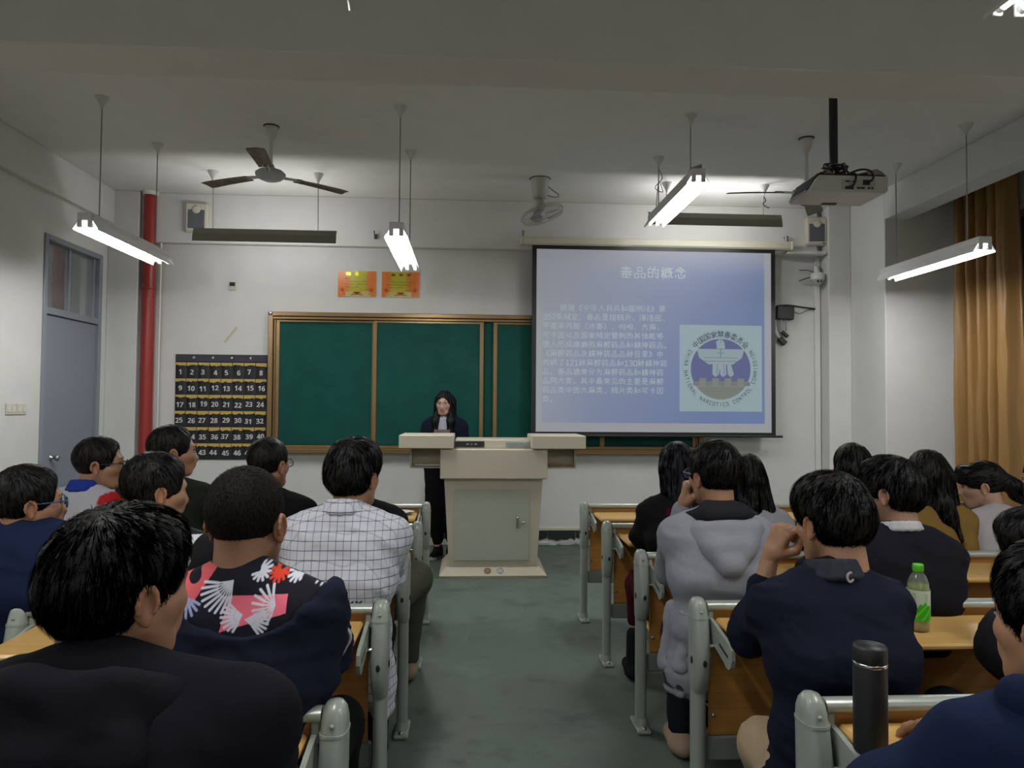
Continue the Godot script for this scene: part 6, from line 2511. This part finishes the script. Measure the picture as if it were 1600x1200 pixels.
	cast.append(person({"label": "pupil in black mostly hidden behind the checked shirt, olive trousers, knee in the aisle", "seed": 9,
		"at": Vector3(-0.54, 0, -3.46), "head": Vector3(0.0, 1.115, -0.05), "top": black, "hair": {"kind": "short", "puff": 0.010, "seed": 12, "count": 300}, "trousers": Color(0.075, 0.080, 0.058), "shoes": Color(0.30, 0.24, 0.18), "collar": black, "shoulders": 0.175,
		"right_knee": Vector3(0.265, 0.55, -0.33), "right_ankle": Vector3(0.225, 0.10, -0.40), "leg_extra": [[Vector3(0.15, 0.50, -0.1), Vector3(0.262, 0.55, -0.33), 0.09, 0.078]], "top_name": "jacket"}))
	# ---- right of the aisle
	cast.append(person({"label": "boy in a navy hoodie cut off by the lower right corner", "seed": 10,
		"at": Vector3(0.94, 0, -1.0), "head": Vector3(0.04, 1.092, -0.14), "look": -16.0, "head_size": 1.03, "shoulders": 0.175, "neck": Vector3(0.02, 1.010, -0.055), "slope": 0.07, "top": Color(0.010, 0.016, 0.046), "cell": 0.010, "fold": 0.009, "fold_size": 5.0, "top_name": "hoodie",
		"left_elbow": Vector3(-0.27, 0.83, -0.12), "left_wrist": Vector3(-0.03, 0.79, -0.26), "face": true,
		"hair": {"kind": "thick", "puff": 0.012, "seed": 13, "count": 2000, "cell": 0.0055},
		"more": [{"name": "hood", "color": Color(0.010, 0.016, 0.046), "k": 0.035, "fold": 0.007, "caps": [[Vector3(-0.12, 1.02, -0.03), Vector3(-0.03, 1.045, 0.045), 0.036, 0.034], [Vector3(-0.03, 1.045, 0.045), Vector3(0.12, 1.03, 0.03), 0.034, 0.036], [Vector3(-0.05, 0.985, 0.06), Vector3(0.08, 0.975, 0.06), 0.042, 0.042]]}]}))
	cast.append(person({"label": "boy in dark navy jacket and beige trousers, hand raised, near the green bottle", "seed": 11,
		"at": Vector3(0.945, 0, -1.80), "head": Vector3(0.055, 1.136, -0.14), "look": -14.0, "nod": -8.0, "head_size": 1.03, "neck": Vector3(0.02, 1.005, -0.08), "shoulders": 0.145, "bulk": 0.92, "top": navy, "cell": 0.010, "fold": 0.010, "fold_size": 7.0, "trousers": Color(0.40, 0.31, 0.20), "collar": Color(0.035, 0.037, 0.048),
		"left_elbow": Vector3(-0.125, 0.795, -0.26), "left_wrist": Vector3(-0.055, 1.01, -0.285), "left_fingers": Vector3(0.35, 0.9, 0.15), "left_palm": Vector3(0.8, 0, -0.3), "left_hand": "fist", "sleeve_end": 0.62,
		"left_knee": Vector3(-0.095, 0.485, -0.24), "left_ankle": Vector3(0.0, 0.10, -0.30),
		"hair": {"kind": "thick", "puff": 0.013, "seed": 14, "count": 1800, "cell": 0.0055}}))
	cast.append(person({"label": "boy in a grey hooded sweatshirt with dark lining, hand to his cheek", "seed": 12,
		"at": Vector3(0.925, 0, -2.64), "head": Vector3(0.0, 1.192, -0.05), "look": -20.0, "neck": Vector3(0.0, 1.06, -0.01), "left_knee": Vector3(-0.035, 0.50, -0.38), "bulk": 0.93, "shoulders": 0.150, "top": Color(0.27, 0.28, 0.32), "cell": 0.0105, "fold": 0.008, "top_name": "sweatshirt", "shoes": Color(0.42, 0.30, 0.22),
		"left_elbow": Vector3(-0.115, 0.795, -0.22), "left_wrist": Vector3(-0.085, 1.065, -0.135), "left_fingers": Vector3(0.1, 1, 0.1), "left_palm": Vector3(1, 0.2, 0.2), "left_hand": "fist",
		"hair": {"kind": "short", "puff": 0.019, "seed": 15, "count": 1300}, "glasses": mat(Color(0.10, 0.13, 0.30), 0.3),
		"more": [
			{"name": "hood", "color": Color(0.27, 0.28, 0.32), "k": 0.05, "fold": 0.004, "caps": [[Vector3(-0.150, 1.0, 0.03), Vector3(-0.02, 0.895, 0.135), 0.026, 0.026], [Vector3(0.160, 1.01, 0.03), Vector3(0.02, 0.895, 0.135), 0.026, 0.026], [Vector3(-0.09, 1.012, 0.075), Vector3(0.10, 1.016, 0.075), 0.032, 0.032], [Vector3(-0.05, 0.955, 0.11), Vector3(0.06, 0.955, 0.11), 0.034, 0.034], [Vector3(-0.015, 0.885, 0.138), Vector3(0.015, 0.885, 0.138), 0.020, 0.020]]},
			{"name": "hood_lining", "color": Color(0.022, 0.022, 0.026), "k": 0.02, "fold": 0.006, "caps": [[Vector3(-0.12, 1.03, -0.01), Vector3(-0.065, 1.062, 0.06), 0.028, 0.028], [Vector3(-0.065, 1.062, 0.06), Vector3(0.065, 1.068, 0.06), 0.030, 0.030], [Vector3(0.065, 1.068, 0.06), Vector3(0.135, 1.035, -0.01), 0.028, 0.028], [Vector3(-0.05, 1.085, 0.03), Vector3(0.05, 1.085, 0.03), 0.026, 0.026]]},
			{"name": "shirt_tail", "color": Color(0.29, 0.30, 0.345), "fold": 0.010, "k": 0.03, "caps": [[Vector3(-0.135, 0.70, 0.07), Vector3(-0.155, 0.52, 0.07), 0.035, 0.022], [Vector3(-0.165, 0.70, -0.02), Vector3(-0.190, 0.50, -0.03), 0.03, 0.022], [Vector3(-0.155, 0.52, 0.07), Vector3(-0.190, 0.50, -0.03), 0.022, 0.022], [Vector3(-0.155, 0.455, 0.07), Vector3(-0.178, 0.44, -0.02), 0.017, 0.017, Color(0.035, 0.035, 0.045)], [Vector3(-0.157, 0.42, 0.07), Vector3(-0.180, 0.41, -0.02), 0.013, 0.013]]}]}))
	var braid := Color(0.0065, 0.0075, 0.013)
	cast.append(person({"label": "girl with long blue black hair in a black top and burgundy pinafore at the aisle", "seed": 13,
		"at": Vector3(1.05, 0, -3.46), "head": Vector3(0.0, 1.145, -0.15), "look": 5.0, "nod": -6.0, "neck": Vector3(0.0, 1.008, -0.085), "shoulders": 0.14, "bulk": 0.86, "top": black, "top_name": "blouse", "trousers": Color(0.050, 0.006, 0.012), "leg_name": "pinafore_skirt", "trouser_end": 0.55, "shoe_top": 0.24,
		"left_elbow": Vector3(-0.175, 0.80, -0.13), "left_wrist": Vector3(-0.06, 0.79, -0.34), "left_knee": Vector3(-0.135, 0.50, -0.38), "left_ankle": Vector3(-0.165, 0.10, -0.36),
		"hair": {"kind": "long", "puff": 0.012, "seed": 16, "color": braid, "falls": [[Vector3(-0.045, -0.02, 0.055), Vector3(-0.01, -0.16, 0.05), 0.050, 0.040], [Vector3(0.045, -0.02, 0.055), Vector3(0.01, -0.16, 0.05), 0.050, 0.040], [Vector3(0.0, -0.02, 0.07), Vector3(0.0, -0.17, 0.045), 0.05, 0.040]]},
		"more": [{"name": "pinafore", "color": Color(0.055, 0.006, 0.014), "k": 0.02, "fold": 0.003, "caps": [[Vector3(-0.085, 0.985, -0.075), Vector3(-0.080, 0.93, 0.028), 0.024, 0.024], [Vector3(0.085, 0.985, -0.075), Vector3(0.080, 0.93, 0.028), 0.024, 0.024], [Vector3(-0.080, 0.93, 0.028), Vector3(-0.075, 0.82, 0.085), 0.024, 0.024], [Vector3(0.080, 0.93, 0.028), Vector3(0.075, 0.82, 0.085), 0.024, 0.024], [Vector3(-0.075, 0.82, 0.085), Vector3(-0.085, 0.60, 0.10), 0.024, 0.03], [Vector3(0.075, 0.82, 0.085), Vector3(0.085, 0.60, 0.10), 0.024, 0.03], [Vector3(-0.09, 0.58, 0.03), Vector3(0.09, 0.58, 0.03), 0.125, 0.125]]}]}))
	cast.append(person({"label": "girl with long dark hair and pale collar just right of the grey hood", "seed": 14,
		"at": Vector3(1.39, 0, -3.46), "head": Vector3(0.0, 1.092, -0.09), "look": 6.0, "shoulders": 0.145, "bulk": 0.86, "top": Color(0.30, 0.30, 0.33), "top_name": "blouse",
		"hair": {"kind": "long", "puff": 0.012, "seed": 17, "falls": [[Vector3(-0.04, -0.02, 0.05), Vector3(-0.01, -0.20, 0.06), 0.05, 0.036], [Vector3(0.05, -0.02, 0.045), Vector3(0.035, -0.16, 0.05), 0.046, 0.036], [Vector3(0.0, -0.02, 0.07), Vector3(0.0, -0.2, 0.05), 0.05, 0.036]]}}))
	cast.append(person({"label": "girl with long straight dark hair seen between two boys' heads, nothing else showing", "seed": 15,
		"at": Vector3(1.91, 0, -3.46), "head": Vector3(0.0, 1.150, -0.04), "look": 4.0, "shoulders": 0.145, "bulk": 0.86, "top": Color(0.03, 0.03, 0.035), "top_name": "blouse",
		"hair": {"kind": "long", "puff": 0.011, "seed": 18, "falls": [[Vector3(-0.045, -0.02, 0.05), Vector3(-0.005, -0.22, 0.05), 0.05, 0.04], [Vector3(0.05, -0.02, 0.045), Vector3(0.015, -0.22, 0.05), 0.05, 0.04], [Vector3(0.0, -0.02, 0.07), Vector3(0.0, -0.22, 0.05), 0.05, 0.036]]}}))
	cast.append(person({"label": "boy in a black sweater with a white collar and dark glasses, head tilted left", "seed": 16,
		"at": Vector3(1.575, 0, -2.63), "head": Vector3(-0.02, 1.135, 0.045), "look": -40.0, "nod": -4.0, "tilt": -6.0, "head_size": 1.03, "shoulders": 0.180, "bulk": 1.08, "top": Color(0.012, 0.012, 0.017), "collar": Color(0.50, 0.50, 0.53), "collar_layers": 2, "top_name": "sweater", "fold": 0.008, "skin": Color(0.30, 0.175, 0.115),
		"hair": {"kind": "thick", "puff": 0.015, "seed": 19, "count": 1400}, "glasses": mat(Color(0.015, 0.015, 0.017), 0.3), "face": true}))
	cast.append(person({"label": "girl with long wavy dark hair in a mustard jacket", "seed": 17,
		"at": Vector3(2.24, 0, -3.46), "head": Vector3(0.02, 1.118, 0.02), "look": 12.0, "shoulders": 0.150, "bulk": 0.95, "top": Color(0.21, 0.13, 0.035), "collar": Color(0.21, 0.13, 0.035), "fold": 0.008,
		"hair": {"kind": "long", "puff": 0.016, "seed": 20, "falls": [[Vector3(-0.055, 0.0, 0.04), Vector3(-0.015, -0.15, 0.04), 0.052, 0.040], [Vector3(0.06, 0.0, 0.03), Vector3(0.03, -0.14, 0.03), 0.052, 0.034], [Vector3(0.085, -0.08, 0.0), Vector3(0.05, -0.07, -0.01), 0.020, 0.012], [Vector3(0.0, 0.0, 0.07), Vector3(0.02, -0.18, 0.05), 0.055, 0.045], [Vector3(0.045, -0.12, 0.115), Vector3(0.035, -0.16, 0.055), 0.022, 0.008]]}}))
	cast.append(person({"label": "girl in a white top with a ponytail, chin on her folded hands", "seed": 18,
		"at": Vector3(2.60, 0, -3.46), "head": Vector3(0.0, 1.062, -0.06), "look": -58.0, "nod": -8.0, "head_size": 0.97, "neck": Vector3(0.03, 0.935, 0.0), "shoulders": 0.145, "bulk": 0.88, "top": Color(0.42, 0.40, 0.42), "top_name": "sweater", "skin": Color(0.42, 0.26, 0.18), "face": true,
		"left_elbow": Vector3(-0.16, 0.79, -0.20), "left_wrist": Vector3(-0.115, 0.925, -0.17), "left_fingers": Vector3(0.8, 0.3, 0.2), "left_palm": Vector3(0.2, -1, 0.3), "left_hand": "fist",
		"right_elbow": Vector3(0.16, 0.79, -0.22), "right_wrist": Vector3(0.0, 0.92, -0.22), "right_fingers": Vector3(-0.9, 0.2, 0.0), "right_hand": "fist",
		"hair": {"kind": "tail", "puff": 0.012, "face_opening": 0.045, "seed": 21, "falls": [[Vector3(0, 0.02, 0.10), Vector3(0.03, -0.02, 0.05), 0.030, 0.032], [Vector3(0.01, 0.0, 0.13), Vector3(0.055, -0.10, 0.05), 0.034, 0.040], [Vector3(0.03, -0.06, 0.16), Vector3(0.03, -0.13, 0.03), 0.040, 0.028], [Vector3(-0.045, 0.085, -0.070), Vector3(-0.012, -0.075, -0.012), 0.024, 0.012], [Vector3(-0.01, 0.09, -0.078), Vector3(-0.012, -0.06, -0.010), 0.024, 0.010], [Vector3(0.03, 0.085, -0.072), Vector3(0.0, -0.06, -0.010), 0.022, 0.010], [Vector3(-0.074, 0.05, -0.03), Vector3(-0.01, -0.085, -0.02), 0.012, 0.006]]}}))
	cast.append(person({"label": "girl at the right edge, only her forehead hair and profile showing", "seed": 19,
		"at": Vector3(2.93, 0, -3.46), "head": Vector3(0.0, 1.090, -0.05), "look": -78.0, "shoulders": 0.145, "bulk": 0.88, "top": Color(0.05, 0.05, 0.06), "skin": Color(0.42, 0.26, 0.18), "face": true,
		"hair": {"kind": "long", "puff": 0.013, "seed": 22, "face_opening": 0.055, "count": 500, "falls": [[Vector3(0, 0.0, 0.06), Vector3(0.0, -0.2, 0.04), 0.05, 0.036]]}}))
	cast.append(person({"label": "pupil in a charcoal jacket bent over the desk at the right edge", "seed": 20,
		"at": Vector3(1.635, 0, -1.80), "left_elbow": Vector3(-0.17, 0.79, -0.10), "left_wrist": Vector3(0.12, 0.775, -0.36), "right_elbow": Vector3(0.25, 0.79, -0.18), "right_wrist": Vector3(0.22, 0.775, -0.40), "head": Vector3(0.015, 1.035, -0.20), "look": -20.0, "nod": -16.0, "neck": Vector3(0.02, 0.915, -0.10), "shoulders": 0.17, "top": Color(0.016, 0.017, 0.021), "fold": 0.008,
		"hair": {"kind": "thick", "puff": 0.013, "seed": 23, "count": 1000}}))
	# ---- the teacher, standing behind the lectern and facing the class
	var t_at := Vector3(-0.245, 0, -6.97)
	cast.append(person({"label": "woman standing behind the lectern in a navy jacket, grey turtleneck and glasses", "seed": 21,
		"at": t_at, "turn": 172.0, "head": Vector3(0.0, 1.472, -0.03), "look": 4.0, "nod": -3.0, "head_size": 0.98, "hip": Vector3(0, 0.90, 0.02), "hunch": 0.01, "neck": Vector3(0, 1.335, 0.012), "shoulders": 0.150, "bulk": 0.84, "top": Color(0.009, 0.011, 0.024), "fold": 0.006,
		"skin": Color(0.46, 0.285, 0.20), "face": true, "rim": 0.0012, "glasses": mat(Color(0.10, 0.08, 0.07), 0.4, 0.3), "tint": Color.WHITE,
		"left_elbow": Vector3(-0.215, 1.04, -0.04), "right_elbow": Vector3(0.215, 1.04, -0.04), "left_wrist": Vector3(-0.075, 1.155, -0.22), "right_wrist": Vector3(0.075, 1.155, -0.22), "left_fingers": Vector3(0.8, 0.15, -0.5), "right_fingers": Vector3(-0.8, 0.15, -0.5),
		"left_knee": Vector3(-0.075, 0.50, 0.0), "right_knee": Vector3(0.085, 0.50, -0.01), "left_ankle": Vector3(-0.075, 0.10, 0.03), "right_ankle": Vector3(0.05, 0.10, -0.02), "toe": Vector3(0.02, 0, -0.15), "trousers": Color(0.007, 0.007, 0.009), "leg_name": "skirt", "trouser_end": 0.16,
		"leg_extra": [[Vector3(-0.08, 0.86, 0.01), Vector3(-0.095, 0.32, 0.01), 0.105, 0.090], [Vector3(0.08, 0.86, 0.01), Vector3(0.085, 0.32, 0.01), 0.105, 0.090]],
		"sole": Color(0.42, 0.42, 0.42),
		"hair": {"kind": "long", "puff": 0.010, "seed": 24, "face_opening": 0.072, "color": Color(0.008, 0.007, 0.008), "falls": [[Vector3(-0.066, 0.0, 0.0), Vector3(-0.008, -0.17, -0.045), 0.028, 0.030], [Vector3(0.066, 0.0, 0.0), Vector3(0.008, -0.17, -0.045), 0.028, 0.030], [Vector3(-0.074, -0.17, -0.045), Vector3(0.006, -0.16, -0.045), 0.032, 0.026], [Vector3(0.074, -0.17, -0.045), Vector3(-0.006, -0.16, -0.045), 0.032, 0.026], [Vector3(-0.06, 0.02, 0.045), Vector3(-0.03, -0.28, 0.02), 0.040, 0.030], [Vector3(0.06, 0.02, 0.045), Vector3(0.03, -0.28, 0.02), 0.040, 0.030], [Vector3(0, 0.0, 0.065), Vector3(0, -0.3, 0.05), 0.05, 0.03]]},
		"more": [{"name": "turtleneck", "color": Color(0.33, 0.35, 0.40), "k": 0.03, "fold": 0.003, "caps": [[Vector3(0, 1.30, 0.005), Vector3(0, 1.375, 0.0), 0.058, 0.056], [Vector3(0, 1.30, -0.045), Vector3(0, 1.10, -0.078), 0.056, 0.072]]}]}))
	run_jobs()
	var made := []
	for p: Dictionary in cast:
		made.append(finish_person(p))
	# pieces sewn or printed on
	var letters := "D IN VERB"
	for k in letters.length():
		if letters[k] == " ":
			continue
		var f: Field = cast[7].top
		var q := f.snap(Vector3(-0.115 + 0.028 * k, 0.785, 0.19), 0.001)
		var l := put("letter", words(letters[k], 0.036, 0.003), mat(Color(0.02, 0.02, 0.06), 0.7), made[7], q)
		l.rotation.y = atan2(f.facing(q).x, f.facing(q).z)
	var jacket: Field = cast[10].more[0][1]
	var spot := jacket.snap(Vector3(0.03, 1.018, 0.02), 0.002)
	var facing := jacket.facing(spot)
	var logo := put("neck_logo", words("C", 0.028, 0.003), mat(Color(0.45, 0.40, 0.40), 0.5), made[10], spot)
	logo.rotation = Vector3(-asin(facing.y), atan2(facing.x, facing.z), 0.35)
	var coat: Field = cast[1].more[0][1]
	var line := []
	for q: Vector3 in [Vector3(0.17, 1.0, 0.10), Vector3(0.19, 0.97, 0.09), Vector3(0.20, 0.92, 0.07), Vector3(0.205, 0.87, 0.04), Vector3(0.20, 0.83, 0.0)]:
		line.append(coat.snap(q, 0.002))
	var st := mb()
	tube(st, curve(line), 0.004, 6)
	obj("white_piping", st, M.white_paint, made[1])

func build_small_things() -> void:
	# green tea bottle on the second right desk
	var t := thing("drink_bottle", "clear plastic tea bottle with green cap and green label", "bottle", Vector3(1.46, 0.7335, -2.27))
	var st := mb()
	lathe(st, [[0.0, 0.001], [0.026, 0.0], [0.033, 0.006], [0.034, 0.03], [0.0325, 0.036], [0.034, 0.045], [0.034, 0.13], [0.0325, 0.138], [0.031, 0.155], [0.024, 0.175], [0.0145, 0.188], [0.0135, 0.196], [0.0145, 0.198]], 28)
	var clear := pane(Color(0.85, 0.9, 0.85), 0.12)
	obj("bottle_wall", st, clear, t)
	st = mb()
	lathe(st, [[0.0, 0.003], [0.024, 0.003], [0.0315, 0.009], [0.0325, 0.045], [0.0325, 0.13], [0.031, 0.137], [0.0295, 0.150], [0.0, 0.150]], 24)
	obj("tea", st, pane(Color(0.55, 0.60, 0.10), 0.55), t)
	st = mb()
	var im := Image.create_empty(256, 128, false, Image.FORMAT_RGB8)
	for y in 128:
		for x in 256:
			var wave := 62.0 + 10.0 * sin(x * 0.09) + 5.0 * sin(x * 0.31 + 1.0)
			var c := Color8(196, 214, 190)
			if y > wave:
				c = Color8(58, 178, 34) if sin(x * 0.2 + y * 0.15) > -0.5 else Color8(110, 210, 40)
			im.set_pixel(x, y, c)
	for k in 6:
		for n in 5:
			stroke(im, Vector2(18 + k * 43 + 4 * (n % 2), 16 + n * 7), Vector2(32 + k * 43, 16 + n * 7), 2.2, Color8(120, 140, 110))
	var lm := mat(Color.WHITE, 0.4)
	lm.albedo_texture = ImageTexture.create_from_image(im)
	put("label", wrap_mesh(0.0348, 0.038, 0.134), lm, t)
	st = mb()
	lathe(st, [[0.0155, 0.190], [0.0165, 0.192], [0.0165, 0.210], [0.015, 0.214], [0.0, 0.214]], 24)
	var cap := obj("cap", st, mat(Color(0.10, 0.48, 0.02), 0.4), t)
	st = mb()
	for k in 24:
		var a := TAU * k / 24.0
		box(st, Vector3(cos(a) * 0.0165, 0.201, sin(a) * 0.0165), Vector3(0.0012, 0.016, 0.0016), 0.0, Basis(Vector3.UP, -a))
	obj("cap_ridge", st, mat(Color(0.10, 0.48, 0.02), 0.4), cap)
	# black vacuum flask on the nearest right desk
	t = thing("vacuum_flask", "matt black vacuum flask with a steel ring standing on the nearest desk", "flask", Vector3(0.842, 0.7335, -1.475))
	st = mb()
	lathe(st, [[0.0, 0.0], [0.030, 0.0], [0.033, 0.004], [0.0335, 0.01], [0.0335, 0.178], [0.0325, 0.181]], 32)
	var satin := mat(Color(0.012, 0.012, 0.014), 0.5)
	obj("flask_body", st, satin, t)
	st = mb()
	lathe(st, [[0.0335, 0.181], [0.0345, 0.182], [0.0345, 0.187], [0.0335, 0.188]], 32)
	obj("steel_ring", st, M.chrome, t)
	st = mb()
	lathe(st, [[0.0335, 0.188], [0.034, 0.190], [0.034, 0.217], [0.031, 0.222], [0.0, 0.224]], 32)
	obj("lid", st, satin, t)
	# what lies on the far desks and the lectern
	t = thing("paper", "loose white papers lying on the farthest left desk", "paper", Vector3(-0.47, 0.734, -4.78), 20.0)
	st = mb()
	var r := RandomNumberGenerator.new()
	r.seed = 8
	for k in 3:
		var rows := []
		for n in 5:
			var line := []
			for q in 5:
				line.append(Vector3(-0.08 + 0.04 * n + 0.01 * k, 0.002 + 0.004 * k + 0.012 * absf(sin(n * 1.1 + q * 0.5 + k)), -0.06 + 0.03 * q))
			rows.append(line)
		rings(st, rows, false, false, false, 1)
	obj("sheet", st, mat(Color(0.5, 0.5, 0.49), 0.8), t)
	t = thing("pen", "dark pen lying on a desk behind the grey hooded sweatshirt", "pen", Vector3(1.52, 0.7385, -3.92))
	st = mb()
	tube(st, [Vector3(-0.07, 0, 0.02), Vector3(0.06, 0, -0.02), Vector3(0.068, 0, -0.0225)], [0.005, 0.005, 0.001], 8)
	obj("barrel", st, M.black_plastic, t)
	t = thing("smartphone", "dark phone held up by the woman behind the lectern", "phone", Vector3(-0.262, 1.20, -6.71), 172.0)
	st = mb()
	box(st, Vector3(0, 0.0, 0), Vector3(0.15, 0.074, 0.008), 0.003, Basis(Vector3.RIGHT, 0.7))
	obj("case", st, mat(Color(0.06, 0.02, 0.02), 0.4), t)

func wrap_mesh(radius: float, y0: float, y1: float) -> ArrayMesh:
	var st := mb()
	st.set_smooth_group(1)
	for k in 32:
		var q := []
		for e: Array in [[0, 0], [1, 0], [1, 1], [0, 1]]:
			var a: float = -TAU * (k + e[0]) / 32.0
			q.append([Vector3(cos(a) * radius, y0 if e[1] == 0 else y1, sin(a) * radius), Vector2((k + e[0]) / 32.0, 1.0 - e[1])])
		for n: int in [0, 2, 1, 0, 3, 2]:
			st.set_uv(q[n][1])
			st.add_vertex(q[n][0])
	st.generate_normals()
	return st.commit()
